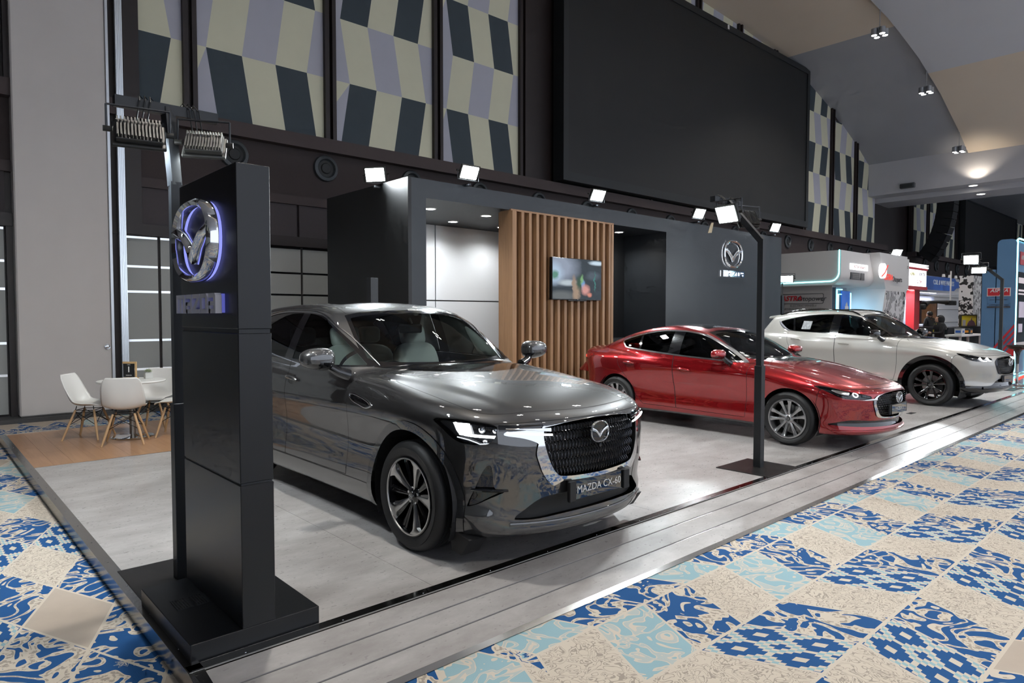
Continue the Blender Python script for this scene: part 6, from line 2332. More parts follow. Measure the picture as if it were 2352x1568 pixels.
def build_saloon():
    sp = M3
    b = CarBody(sp)
    common_regions(b, sp)
    nose = lambda V: V[:, 0] > 0.45
    hl = [(0.385, 0.750), (0.27, 0.742), (0.14, 0.718), (0.0, 0.692), (-0.13, 0.668), (-0.225, 0.645), (-0.235, 0.603), (-0.10, 0.603), (0.05, 0.607), (0.15, 0.630), (0.27, 0.69)]
    b.region('headlight', poly_sdf(smooth_loop(hl, 5, True, (0, 5, 6))), 'qz', lambda V: (V[:, 0] > 0.15) & (V[:, 1] > 0.3), gap=0.006)
    grille = smooth_loop([(-0.2, 0.680), (0.0, 0.680), (0.22, 0.672), (0.40, 0.645), (0.455, 0.585), (0.43, 0.50), (0.36, 0.42), (0.26, 0.392), (0.0, 0.380), (-0.2, 0.380)], 5, True, (0, 9))
    gs = poly_sdf(grille)
    b.region('chrome_surround', lambda a, c: gs(a, c) - np.clip(0.010 + 0.022 * sstep(a, 0.30, 0.42) * (1 - sstep(c, 0.60, 0.66)) + 0.006 * (1 - sstep(c, 0.40, 0.48)), 0, 0.05) * np.where(c > 0.652, 0.2, 1), 'yz', nose, ('body', 'headlight', 'seam'))
    b.region('grille', gs, 'yz', nose, ('chrome_surround',))
    intake = smooth_loop([(-0.2, 0.350), (0.0, 0.350), (0.45, 0.352), (0.66, 0.365), (0.75, 0.345), (0.835, 0.305), (0.70, 0.292), (0.45, 0.282), (0.0, 0.274), (-0.2, 0.274)], 4, True, (0, 9, 5))
    b.region('lower_intake', poly_sdf(intake), 'yz', nose)
    low = lambda V: V[:, 2] < sp['zb'] + 0.06
    fd = smooth_loop([(-0.545, 1.02), (-0.545, 0.75), (-0.565, 0.45), (-0.580, 0.275), (-1.1, 0.278), (-1.640, 0.285), (-1.680, 0.7), (-1.695, 1.05)], 5, True, (0, 3, 5, 7))
    b.region('front_door', poly_sdf(fd), 'xz', low, gap=0.006)
    rd = smooth_loop([(-1.702, 1.05), (-1.687, 0.7), (-1.647, 0.285), (-2.22, 0.290), (-2.40, 0.46), (-2.52, 0.65), (-2.68, 0.85), (-2.72, 1.08)], 5, True, (0, 2, 3, 7))
    b.region('rear_door', poly_sdf(rd), 'xz', low, gap=0.006)
    b.region('side_sill', poly_sdf([(-0.30, 0.225), (-0.30, 0.0), (-2.45, 0.0), (-2.45, 0.225)]), 'xz', lambda V: V[:, 1] > 0.5)
    b.region('front_bumper', poly_sdf([(0.335, 0.0), (0.335, 0.55), (0.36, 0.68), (0.40, 0.72), (1.4, 0.72), (1.4, 0.0)]), 'xz', None, gap=0.005)
    b.region('sunroof', poly_sdf(smooth_loop([(-1.42, -0.2), (-1.42, 0.36), (-1.48, 0.40), (-1.95, 0.40), (-2.0, 0.36), (-2.0, -0.2)], 4, True, (0, 5))), 'xy', lambda V: V[:, 2] > 1.3)
    b.region('rear_lamp', poly_sdf([(-3.9, 0.86), (-3.9, 0.985), (-3.30, 0.985), (-3.24, 0.955), (-3.40, 0.89)]), 'xz', None, gap=0.005)
    b.region('boot_lid', poly_sdf([(-3.9, -0.2), (-3.9, 0.60), (-3.2, 0.58), (-3.2, -0.2)]), 'xy', lambda V: V[:, 2] > 0.98, gap=0.005)
    b.finish()
    t = place_car('saloon_car', 'glossy red saloon car parked between grey and white SUVs', 8.80, 3.74, -91.8)
    paint = principled('soul_red_paint', (0.36, 0.006, 0.010), 0.26, 0.70, vary=(400, 0.10), coat=1.0)
    standard_parts(t, b, paint, PRIVG, PRIVG, -1.70, -0.81, -2.36, principled('satin_chrome', (0.62, 0.63, 0.64), 0.18, 1.0))
    b.part('side_sill', 'side_skirt', GLOSSB, t, 'pair')
    b.part('sunroof', 'sunroof', GLOSSB, t)
    b.part('boot_lid', 'boot_lid', paint, t)
    tl = b.part('rear_lamp', 'rear_lamp', REDG, t, 'pair')
    b.part('chrome_surround', 'grille_surround', CHROME, t, 'both', 0.010)
    b.part('grille', 'grille_back', principled('grille_void', (0.002, 0.002, 0.002), 0.6), t, 'both', -0.035)
    b.part('lower_intake', 'lower_intake', GLOSSB, t, 'both', -0.030)
    detail_front(t, b, gs, 0.38, 0.68, 0.45, GLOSSB, 12, 22)
    add_emblem(t, b, 0.605, 0.082, 0.066)
    hls = b.part('headlight', 'headlight', LENSG, t, 'pair')
    wells = b.part('headlight', 'lamp_well', LAMPB, t, 'pair', -0.030)
    for s, hb, wl in zip((-1, 1), hls, wells):
        wl.parent = hb
        P, N = b.on_front(s * np.array([0.79, 0.77, 0.74, 0.71]), [0.715, 0.700, 0.685, 0.672], -0.018)
        strip(P, N, 0.062, 0.006, taper=[0.4, 0.9, 1, 1]).build('lamp_reflector', LAMPC, hb, 50)
        # U-shaped lit ring
        an = [2 * math.pi * i / 20 for i in range(20)]
        P, N = b.on_front([s * (0.665 + 0.020 * math.cos(a)) for a in an], [0.662 + 0.026 * math.sin(a) for a in an], -0.012)
        MB().tube([tuple(p) for p in P] + [tuple(P[0])], 0.0055, 6).build('light_ring', DRL2, hb)
        P, N = b.on_front(s * np.linspace(0.60, 0.50, 6), np.linspace(0.655, 0.635, 6), -0.015)
        strip(P, N, 0.04, 0.004).build('lamp_divider', LAMPB, hb)
        # chrome running under the lamp from the grille corner
        q = np.linspace(0.44, 0.66, 10)
        P, N = b.on_front(s * q, np.linspace(0.605, 0.597, 10), 0.006)
        strip(P, N, 0.026, 0.006, taper=np.linspace(1.2, 0.15, 10)).build('lamp_moulding', CHROME, t, 50)
        make_mirror(t, b, -0.87, 1.075, s, paint, 0.865, (0.085, 0.125, 0.062))
        make_handle(t, b, -1.50, 0.830, s, paint)
        make_handle(t, b, -2.47, 0.870, s, paint)
        make_wheel(t, (0, s * 0.785, 0.325), s, 0.326, 0.238, 0.215, 'silver')
        make_wheel(t, (-sp['wb'], s * 0.785, 0.325), s, 0.326, 0.238, 0.215, 'silver')
        P, N = b.on_side([-3.50, -3.56, -3.60], [0.93, 0.93, 0.93], 0.004, s)
        strip(P, N, 0.045, 0.003).build('lamp_glow', REDL, tl[0 if s < 0 else 1])
    ys = np.linspace(-0.80, 0.80, 33)
    P, N = b.on_front(ys, 0.225 + 0.01 * np.abs(ys), 0.004)
    strip(P, N, 0.028, 0.012).build('bumper_lip', paint, t, 50)
    make_plate(t, b, 'MAZDA 3', 0.475, 0.22, 0.055, 0.012, 0.055)
    dark_cabin(t, sp, 0.96, principled('black_leather', (0.012, 0.012, 0.013), 0.45), ((-1.28, -0.36), (-1.28, 0.36)), -1)
    MB().box(-1.02, -0.99, -0.11, 0.11, 1.19, 1.255, 0.010).tube([(-0.98, 0, 1.25), (-1.02, 0, 1.32)], 0.010, 8).build('inner_mirror', MATTB, t)
    underbody(t, sp)


build_saloon()

# ------------------------------------------------------------------ the pale SUV
C5 = dict(CX)
C5.update(
    wb=2.70, wr=0.362, arch_r=0.452, lip_w=0.070, arch_dz=0.0, flare=0.012, n=(150, 80, 30, 170), fan_r=-3.0, fan_f=0.10,
    plan=[(-3.9, 0.76), (-3.4, 0.85), (-2.8, 0.915), (-2.0, 0.912), (-1.0, 0.91), (-0.3, 0.915), (0.1, 0.92), (0.45, 0.915), (0.75, 0.885), (1.0, 0.85)],
    top_c=[(1.0, 0.85), (0.86, 0.905), (0.70, 0.96), (0.45, 1.025), (0.1, 1.095), (-0.3, 1.15), (-0.6, 1.175), (-1.2, 1.18), (-3.0, 1.2), (-4.0, 1.18)],
    top_e=[(1.0, 0.79), (0.75, 0.86), (0.5, 0.925), (0.2, 0.99), (-0.2, 1.06), (-0.6, 1.115), (-1.0, 1.145), (-2.0, 1.18), (-3.0, 1.215), (-4.0, 1.2)],
    nose_z=[(0.05, 0.66), (0.20, 0.75), (0.28, 0.83), (0.34, 0.885), (0.40, 0.870), (0.50, 0.870), (0.62, 0.905), (0.75, 0.915), (0.84, 0.895), (0.91, 0.83), (1.0, 0.66), (1.1, 0.4)],
    tail_z=[(0.1, -3.42), (0.4, -3.55), (0.7, -3.60), (1.0, -3.58), (1.25, -3.50), (1.5, -3.45)],
    bottom=[(-4.0, 0.36), (-3.2, 0.27), (-2.0, 0.25), (-0.5, 0.25), (0.3, 0.25), (0.9, 0.26)],
    roof=[(-0.30, 0.98), (-0.52, 1.150), (-0.75, 1.315), (-0.98, 1.468), (-1.18, 1.575), (-1.35, 1.635), (-1.6, 1.672), (-1.95, 1.690), (-2.4, 1.685), (-2.8, 1.660), (-3.1, 1.610), (-3.22, 1.565), (-3.32, 1.45), (-3.45, 1.28), (-3.6, 1.0)],
    cabin=[(-3.8, 0.66), (-3.3, 0.755), (-2.6, 0.825), (-1.6, 0.855), (-0.9, 0.850), (-0.4, 0.82)], zb=1.185, tumble=0.30, tumble2=0.30, x_roof=-2.1,
    frame_w=0.016,
    dlo=[(-0.68, 1.172), (-0.90, 1.318), (-1.12, 1.452), (-1.32, 1.545), (-1.55, 1.590), (-1.85, 1.602), (-2.3, 1.580), (-2.70, 1.515), (-2.93, 1.455), (-2.84, 1.345), (-2.70, 1.270), (-2.2, 1.240), (-1.7, 1.218), (-1.1, 1.195)], dlo_sharp=(0, 8),
    pillars=[('b', [(-1.66, 1.0), (-1.84, 1.0), (-1.80, 1.8), (-1.64, 1.8)]), ('a', [(-0.86, 1.0), (-0.895, 1.0), (-0.895, 1.8), (-0.86, 1.8)]), ('c', [(-2.48, 1.0), (-2.52, 1.0), (-2.74, 1.8), (-2.70, 1.8)])],
    ws=[(0.0, 1.150), (0.35, 1.155), (0.60, 1.168), (0.705, 1.198), (0.670, 1.34), (0.625, 1.48), (0.590, 1.565), (0.40, 1.595), (0.0, 1.61), (-0.2, 1.61), (-0.2, 1.150)], ws_dom=-1.6, ws_z=1.09,
    rw=[(-0.2, 1.28), (0.5, 1.28), (0.58, 1.32), (0.52, 1.52), (-0.2, 1.55)], rw_dom=-3.05,
    hood=[(-0.50, -0.2), (-0.50, 0.30), (-0.48, 0.62), (-0.42, 0.735), (-0.2, 0.765), (0.1, 0.770), (0.35, 0.755), (0.55, 0.66), (0.70, 0.42), (0.755, 0.20), (0.77, 0.0), (0.77, -0.2)], hood_sharp=(0, 3, 11), hood_z=0.78, hood_x=-0.6,
    dash_x=-0.72, seat_r=-2.1, liner_y=0.88, dents=[(0.60, 0.74, 0.52, 0.25, 0.14, 0.10, 0.016)],
)


def build_pale_suv():
    sp = C5
    b = CarBody(sp)
    common_regions(b, sp)
    nose = lambda V: V[:, 0] > 0.42
    hl = [(0.335, 0.935), (0.25, 0.925), (0.13, 0.905), (0.0, 0.885), (-0.12, 0.868), (-0.19, 0.855), (-0.19, 0.812), (-0.08, 0.800), (0.06, 0.800), (0.15, 0.815), (0.24, 0.855)]
    b.region('headlight', poly_sdf(smooth_loop(hl, 5, True, (0,))), 'qz', lambda V: (V[:, 0] > 0.15) & (V[:, 1] > 0.3), gap=0.006)
    grille = smooth_loop([(-0.2, 0.862), (0.0, 0.862), (0.25, 0.855), (0.415, 0.835), (0.445, 0.775), (0.405, 0.68), (0.335, 0.605), (0.22, 0.583), (0.0, 0.575), (-0.2, 0.575)], 5, True, (0, 9))
    gs = poly_sdf(grille)
    b.region('surround', lambda a, c: gs(a, c) - np.clip(0.012 + 0.030 * sstep(a, 0.28, 0.42) * (1 - sstep(c, 0.78, 0.85)), 0, 0.05), 'yz', nose, ('body', 'headlight', 'seam', 'hood'))
    b.region('grille', gs, 'yz', nose, ('surround',))
    dark = smooth_loop([(-0.2, 0.500), (0.0, 0.500), (0.25, 0.500), (0.36, 0.475), (0.47, 0.405), (0.60, 0.388), (0.95, 0.392), (1.2, 0.392), (1.2, 0.10), (-0.2, 0.10)], 4, True, (0, 6, 7, 8, 9))
    b.region('lower_cladding', poly_sdf(dark), 'yz', lambda V: V[:, 0] > 0.30)
    low = lambda V: V[:, 2] < sp['zb'] + 0.06
    fd = smooth_loop([(-0.545, 1.20), (-0.55, 0.9), (-0.565, 0.6), (-0.60, 0.41), (-1.1, 0.41), (-1.68, 0.41), (-1.695, 0.8), (-1.70, 1.24)], 5, True, (0, 3, 5, 7))
    b.region('front_door', poly_sdf(fd), 'xz', low, gap=0.006)
    rd = smooth_loop([(-1.707, 1.24), (-1.702, 0.8), (-1.687, 0.41), (-2.15, 0.41), (-2.32, 0.55), (-2.45, 0.80), (-2.66, 1.0), (-2.72, 1.26)], 5, True, (0, 2, 3, 7))
    b.region('rear_door', poly_sdf(rd), 'xz', low, gap=0.006)
    b.region('lower_cladding', poly_sdf([(-0.30, 0.395), (-0.30, 0.0), (-2.5, 0.0), (-2.5, 0.395)]), 'xz', lambda V: V[:, 1] > 0.5)
    b.region('front_bumper', poly_sdf([(0.32, 0.0), (0.32, 0.70), (0.34, 0.85), (0.38, 0.90), (1.4, 0.90), (1.4, 0.0)]), 'xz', None, gap=0.005)
    b.finish()
    t = place_car('suv', 'pale grey SUV with black wheels and roof rails at the stage end', 14.15, 3.69, -94.7)
    paint = principled('pale_grey_paint', (0.50, 0.485, 0.45), 0.30, 0.10, vary=(300, 0.04), coat=1.0)
    standard_parts(t, b, paint, PRIVG, PRIVG, -1.74, -0.88, -2.60, GLOSSB)
    b.part('lower_cladding', 'lower_cladding', GLOSSB, t)
    b.part('surround', 'grille_surround', principled('black_chrome', (0.06, 0.06, 0.065), 0.16, 1.0), t, 'both', 0.008)
    b.part('grille', 'grille_back', principled('grille_void', (0.002, 0.002, 0.002), 0.6), t, 'both', -0.035)
    b.part('arch_lip', 'front_arch_trim', GLOSSB, t, 'pair', 0.004, lambda c: c[:, 0] > -1.4)
    b.part('arch_lip', 'rear_arch_trim', GLOSSB, t, 'pair', 0.004, lambda c: c[:, 0] < -1.4)
    detail_front(t, b, gs, 0.575, 0.86, 0.44, GLOSSB, 10, 18)
    add_emblem(t, b, 0.780, 0.085, 0.070)
    hls = b.part('headlight', 'headlight', LENSG, t, 'pair')
    wells = b.part('headlight', 'lamp_well', LAMPB, t, 'pair', -0.030)
    for s, hb, wl in zip((-1, 1), hls, wells):
        wl.parent = hb
        for y0 in (0.665, 0.555):
            a = [(y0 + 0.030, 0.872), (y0 + 0.028, 0.830), (y0 + 0.005, 0.815), (y0 - 0.045, 0.812)]
            P, N = b.on_front([s * q[0] for q in a], [q[1] for q in a], -0.012)
            MB().tube(smooth_loop([tuple(p) for p in P], 4, False), [0.016, 0.015, 0.014, 0.012, 0.011, 0.010, 0.009, 0.008, 0.008, 0.007, 0.006, 0.006, 0.005], 6).build('light_guide', DRL, hb)
        make_mirror(t, b, -0.88, 1.245, s, GLOSSB, 0.885, (0.092, 0.130, 0.075))
        make_handle(t, b, -1.52, 1.030, s, paint)
        make_handle(t, b, -2.50, 1.090, s, paint)
        make_wheel(t, (0, s * 0.81, 0.365), s, 0.366, 0.262, 0.225, 'black')
        make_wheel(t, (-sp['wb'], s * 0.81, 0.365), s, 0.366, 0.262, 0.225, 'black')
        # roof rail
        xs_ = np.linspace(-1.30, -3.0, 18)
        P, N = b.on_top(xs_, [s * 0.575] * 18, 0.0)
        lift = 0.034 * np.clip(np.sin(np.linspace(0, math.pi, 18)) * 2.6, 0.05, 1)
        MB().tube([(p[0], p[1], p[2] + l) for p, l in zip(P, lift)], 0.017, 8).build('roof_rail', GLOSSB, t, 50)
        # grey insert at the rear tip of the side glass
        P, N = b.on_side([-2.96, -2.90, -2.83, -2.76, -2.68], [1.455, 1.39, 1.335, 1.295, 1.262], 0.005, s)
        strip(P, N, 0.05, 0.004, taper=[0.5, 1.0, 1.0, 0.8, 0.3]).build('corner_insert', principled('grey_insert', (0.22, 0.22, 0.25), 0.35, 0.4), t, 50)
    # sticker in the near rear window
    P, N = b.on_side([-2.43, -2.24, -2.22, -2.41], [1.30, 1.295, 1.46, 1.465], 0.004, -1)
    MB().add([tuple(p) for p in P], [(0, 1, 2, 3)]).build('window_sticker', principled('printed_sticker', (0.35, 0.37, 0.38), 0.6, vary=(28, 0.85)), t)
    # spoiler over the tailgate and aerial fin
    sps = MB()
    ys = np.linspace(-0.60, 0.60, 13)
    P, N = b.on_top([-3.05] * 13, ys, 0.0)
    for i in range(12):
        a, c = P[i], P[i + 1]
        e0, e1 = -3.38 + 0.10 * (ys[i] / 0.6) ** 2, -3.38 + 0.10 * (ys[i + 1] / 0.6) ** 2
        sps.add([(a[0], a[1], a[2] + 0.002), (c[0], c[1], c[2] + 0.002), (e1, c[1] * 0.97, c[2] - 0.030), (e0, a[1] * 0.97, a[2] - 0.030), (a[0], a[1], a[2] - 0.05), (c[0], c[1], c[2] - 0.05), (e1, c[1] * 0.97, c[2] - 0.055), (e0, a[1] * 0.97, a[2] - 0.055)], [(0, 1, 2, 3), (7, 6, 5, 4), (3, 2, 6, 7)] + ([(0, 3, 7, 4)] if i == 0 else []) + ([(1, 5, 6, 2)] if i == 11 else []))
    sps.build('roof_spoiler', paint, t, 40)
    P, N = b.on_top([-2.75], [0.0])
    z = float(P[0][2])
    MB().prism([(-2.66, z - 0.005), (-2.84, z - 0.005), (-2.86, z + 0.055), (-2.82, z + 0.058)], -0.012, 0.012, 'y').build('aerial_fin', WHITE, t)
    # lip below the bumper
    ys = np.linspace(-0.66, 0.66, 33)
    P, N = b.on_front(ys, 0.345 + 0.02 * ys ** 2, 0.006)
    strip(P, N, 0.045, 0.016).build('front_lip', GLOSSB, t, 50)
    make_plate(t, b, '', 0.50, 0.22, 0.055, 0.020, 0.05)
    dark_cabin(t, sp, 1.14, principled('black_leather', (0.012, 0.012, 0.013), 0.45), ((-1.35, -0.37), (-1.35, 0.37)), -1)
    underbody(t, sp)


build_pale_suv()
# ------------------------------------------------------------------ neighbouring booths
BW = principled('booth_white', (0.62, 0.61, 0.60), 0.5, vary=(1.5, 0.02))
BG = principled('booth_grey_wall', (0.36, 0.345, 0.34), 0.5, vary=(1.5, 0.03))
CYAN = emission('cyan_led', (0.25, 0.95, 1.0), 5.0)
LITW = emission('lit_white_sign', (1.0, 0.98, 1.0), 2.2)
REDP = principled('sign_red', (0.50, 0.02, 0.03), 0.4)
REDT = principled('letter_red', (0.42, 0.02, 0.03), 0.4)
DKT = principled('letter_dark', (0.05, 0.05, 0.055), 0.5)
BLUEP = principled('sign_blue', (0.02, 0.09, 0.36), 0.4)
GREYT = principled('letter_grey', (0.17, 0.165, 0.16), 0.5)
FX, FZ, FY = (1, 0, 0), (0, 0, 1), (0, 1, 0)


def batik_material():
    m = bpy.data.materials.new('black_white_batik')
    m.use_nodes = True
    nt = m.node_tree
    b = nt.nodes['Principled BSDF']
    b.inputs['Roughness'].default_value = 0.6
    tc = node(nt, 'ShaderNodeTexCoord')
    n1 = node(nt, 'ShaderNodeTexNoise')
    n1.inputs['Scale'].default_value = 3.2
    n1.inputs['Detail'].default_value = 0.6
    n1.inputs['Distortion'].default_value = 1.6
    nt.links.new(tc.outputs['Object'], n1.inputs['Vector'])
    wv = node(nt, 'ShaderNodeTexWave')
    wv.inputs['Scale'].default_value = 5.5
    wv.inputs['Distortion'].default_value = 7.0
    wv.inputs['Detail'].default_value = 0.5
    nt.links.new(tc.outputs['Object'], wv.inputs['Vector'])
    vo = node(nt, 'ShaderNodeTexVoronoi')
    vo.inputs['Scale'].default_value = 4.5
    nt.links.new(tc.outputs['Object'], vo.inputs['Vector'])
    k = math_node(nt, 'GREATER_THAN', n1.outputs['Fac'], 0.52)
    a = math_node(nt, 'GREATER_THAN', wv.outputs['Fac'], 0.5)
    c = math_node(nt, 'LESS_THAN', vo.outputs['Distance'], 0.36)
    f = math_node(nt, 'ADD', math_node(nt, 'MULTIPLY', k, a), math_node(nt, 'MULTIPLY', math_node(nt, 'SUBTRACT', 1.0, k), math_node(nt, 'SUBTRACT', 1.0, c)))
    nt.links.new(mixc(nt, f, (0.012, 0.012, 0.014), (0.62, 0.62, 0.63)), b.inputs['Base Color'])
    return m


BATIK = batik_material()


def wall_text(parent, body, origin, xdir, size, mat, **kw):
    return text('lettering', body, size, mat, parent, frame_matrix(origin, xdir, FZ), 0.004, **kw)


# --- white booth with cyan light line
wb_ = thing('white_booth', 'white rounded exhibition booth with cyan light line and Otopower sign', 'booth', (0, 0, 0))
# upper volume with a rounded lower front corner
prof = [(7.995, 3.56), (11.2, 3.56), (11.2, 2.56), (8.30, 2.56)] + [(8.30 - 0.305 * math.sin(a), 2.865 - 0.305 * math.cos(a)) for a in np.linspace(0.15, math.pi / 2, 8)]
MB().prism(prof, 20.0, 23.2, 'x').build('upper_volume', BW, wb_, 30)
MB().box(20.15, 20.3, 8.30, 11.2, 0.0, 2.56).build('sign_wall', BG, wb_)
MB().box(20.3, 23.2, 9.2, 9.3, 0.0, 2.56).build('inner_wall', BW, wb_)
led = [(19.995, 8.045, 3.57), (19.995, 8.045, 2.92)] + [(19.995, 8.295 - 0.25 * math.cos(a), 2.92 - 0.25 * math.sin(a)) for a in np.linspace(0.2, math.pi / 2, 6)] + [(19.995, 9.9, 2.655)]
MB().tube(led, 0.016, 6).build('light_line', CYAN, wb_)
MB().box(20.62, 21.95, 7.965, 7.995, 3.03, 3.21, 0.01).build('lit_sign', LITW, wb_)
wall_text(wb_, 'ASTRA otoparts', (21.28, 7.958, 3.12), FX, 0.13, principled('faint_pink', (0.75, 0.55, 0.55), 0.5))
MB().box(20.68, 21.34, 7.975, 7.995, 2.74, 2.95).build('info_board', DKT, wb_)
MB().box(21.44, 21.70, 7.975, 7.995, 2.74, 2.95).build('info_board', DKT, wb_)
for k in range(3):
    MB().box(20.76, 21.26, 7.968, 7.975, 2.78 + 0.05 * k, 2.80 + 0.05 * k).build('info_line', GREYT, wb_)
wall_text(wb_, 'ASTRA', (20.138, 9.50, 2.185), (0, -1, 0), 0.21, REDT, shear=0.25, offset=0.006)
wall_text(wb_, 'Otopower', (20.138, 8.89, 2.175), (0, -1, 0), 0.20, DKT, shear=0.15)
ring_o = [(8.53, 2.06), (8.53, 2.30), (8.56, 2.33), (9.98, 2.33), (10.0, 2.30), (10.0, 2.06), (9.98, 2.03), (8.56, 2.03)]
ring_i = [(8.542, 2.07), (8.542, 2.29), (8.567, 2.318), (9.97, 2.318), (9.988, 2.29), (9.988, 2.07), (9.97, 2.042), (8.567, 2.042)]
MB().ring_prism(ring_o, ring_i, 20.135, 20.15, 'x').build('sign_outline', DKT, wb_)
wall_text(wb_, 'ELECTRIC VEHICLE', (20.138, 9.13, 1.965), (0, -1, 0), 0.088, GREYT, space=1.1)
wall_text(wb_, 'CHARGING STATION NETWORK', (20.138, 9.20, 1.865), (0, -1, 0), 0.088, GREYT, space=1.05)
# doorway frames with light lines and a blue screen
MB().box(20.18, 20.95, 8.20, 8.30, 0.0, 2.50).build('door_surround', principled('blue_grey', (0.10, 0.16, 0.22), 0.4), wb_)
for o_, h_ in ((0.0, 2.44), (0.10, 2.30)):
    MB().tube([(20.22 + o_, 8.18, 0.1), (20.22 + o_, 8.18, h_), (20.58, 8.18, h_)], 0.016, 6).build('light_line', CYAN, wb_)
MB().tube([(21.16, 8.16, 0.1), (21.16, 8.16, 2.35)], 0.016, 6).build('light_line', CYAN, wb_)
MB().box(20.52, 21.12, 8.16, 8.19, 0.6, 2.40).build('blue_screen', principled('blue_picture', (0.01, 0.06, 0.30), 0.2, vary=(2.5, 0.7), emit=(0.02, 0.12, 0.5, 0.55)), wb_)
MB().prism([(20.75, 0.7), (20.95, 0.7), (20.94, 1.95), (20.88, 2.08), (20.80, 2.02), (20.76, 1.9)], 8.150, 8.158, 'y').build('screen_figure', principled('pale_figure', (0.45, 0.5, 0.5), 0.5), wb_)
MB().box(20.72, 20.98, 8.145, 8.15, 1.80, 1.95).build('screen_card', principled('pale_card', (0.6, 0.62, 0.68), 0.4), wb_)
area_light('cyan_glow', (21.6, 8.6, 2.4), (0.4, -0.2, -1), 0.6, 14, (0.35, 0.7, 1.0), None, 2.8, 0.3)

# --- sloped white column booth with oval logo and batik panel
col = thing('otoparts_column', 'white sloping column with red lit oval logo and black batik panel', 'booth column', (0, 0, 0))
MB().prism([(22.1, 3.60), (24.55, 3.60), (24.55, 2.55), (23.95, 0.0), (21.85, 0.0), (22.65, 2.5)], 7.70, 9.0, 'y').build('column_body', BW, col)
MB().prism([(22.72, 2.44), (24.40, 2.44), (24.0, 0.5), (22.1, 0.5)], 7.68, 7.70, 'y').build('batik_panel', BATIK, col)
oval = [(22.24 + 0.20 * math.cos(a), 3.04 + 0.23 * math.sin(a)) for a in np.linspace(0, 2 * math.pi, 28, endpoint=False)]
MB().prism(oval, 7.60, 7.70, 'y').build('oval_logo', LITW, col)
MB().tube([(22.0, 7.59, 2.86), (22.26, 7.59, 2.98), (22.5, 7.59, 3.22)], 0.018, 6).build('logo_stroke', emission('lit_red', (1.0, 0.12, 0.10), 1.2), col)
wall_text(col, 'ASTRA', (22.78, 7.66, 2.86), FX, 0.25, emission('lit_red_letter', (1.0, 0.10, 0.08), 1.0), offset=0.004)
wall_text(col, 'Otoparts', (23.55, 7.66, 2.82), FX, 0.23, DKT)
fin = thing('white_fin_booth', 'white rounded fin booth with small dark lettering behind the column', 'booth', (0, 0, 0))
prof = [(24.6, 3.60), (25.7, 3.60), (25.7, 2.78)] + [(25.45 + 0.25 * math.cos(a), 2.75 - 0.25 * math.sin(a)) for a in np.linspace(0.1, math.pi / 2, 6)] + [(24.6, 2.5)]
MB().prism(prof, 8.0, 9.2, 'y').build('fin_body', BW, fin)
wall_text(fin, 'PERFORMANCE', (25.15, 7.99, 3.32), FX, 0.13, GREYT)
MB().prism([(24.85, 2.92), (25.48, 2.92), (25.38, 3.06), (24.85, 3.06)], 7.985, 8.0, 'y').build('race_badge', DKT, fin)
MB().box(25.15, 25.32, 7.975, 7.985, 2.94, 3.04).build('badge_square', principled('amber', (0.55, 0.33, 0.03), 0.4), fin)
MB().box(24.6, 26.6, 9.6, 9.7, 0.0, 2.6).build('shelf_back', BW, fin)
for z_ in (1.45, 1.85, 2.2):
    MB().box(24.7, 26.5, 9.3, 9.6, z_, z_ + 0.03).build('shelf', BG, fin)
MB().box(25.3, 26.0, 9.25, 9.3, 1.98, 2.02).build('dark_bar', DKT, fin)
floodlight('small lit floodlight on top of the white sloping column', (24.3, 7.95, 3.735), (-0.4, -0.8, -0.5), (0.42, 0.28), 'floodlights on the neighbouring booths', watts=20, bracket='bottom')

# --- red and white lit sign booth
rs = thing('red_sign_booth', 'booth with lit white sign board framed by red bands', 'booth', (0, 0, 0))
MB().box(27.6, 29.6, 8.6, 9.4, 2.78, 3.40).build('lit_board', LITW, rs)
MB().box(27.5, 29.65, 8.57, 9.4, 3.40, 3.48).build('red_band', REDP, rs)
MB().box(27.5, 29.68, 8.55, 9.4, 3.48, 3.54).build('white_band', LITW, rs)
MB().box(27.5, 29.68, 8.55, 9.4, 3.58, 3.62).build('white_band', LITW, rs)
MB().box(27.4, 29.65, 8.57, 9.4, 2.66, 2.78).build('red_band', REDP, rs)
MB().box(28.95, 29.55, 8.8, 9.1, 0.0, 2.66).build('red_post', REDP, rs)
MB().box(26.4, 29.0, 9.5, 9.6, 0.0, 2.66).build('back_wall', principled('lit_white_wall', (0.72, 0.73, 0.80), 0.5, vary=(1, 0.02)), rs)
wall_text(rs, 'ASPIRA', (28.0, 8.59, 3.22), FX, 0.17, principled('faint_olive', (0.62, 0.60, 0.25), 0.5))
wall_text(rs, 'HUNTER', (29.05, 8.59, 3.24), FX, 0.19, principled('faint_grey', (0.5, 0.52, 0.58), 0.5))
wall_text(rs, 'GS  2W', (28.75, 8.59, 2.95), FX, 0.17, principled('faint_rose', (0.75, 0.45, 0.5), 0.5))
for k in range(3):
    t = MB().lathe([(0.0, 0.0), (0.09, 0.0)], (27.7 + 0.6 * k, 8.9, 2.655), 14).build('sign_downlight', DL, rs)
area_light('sign_glow', (28.0, 9.0, 2.6), (0, 0.1, -1), 1.6, 60, (1, 0.98, 1.0), None, 2.8, 0.4)

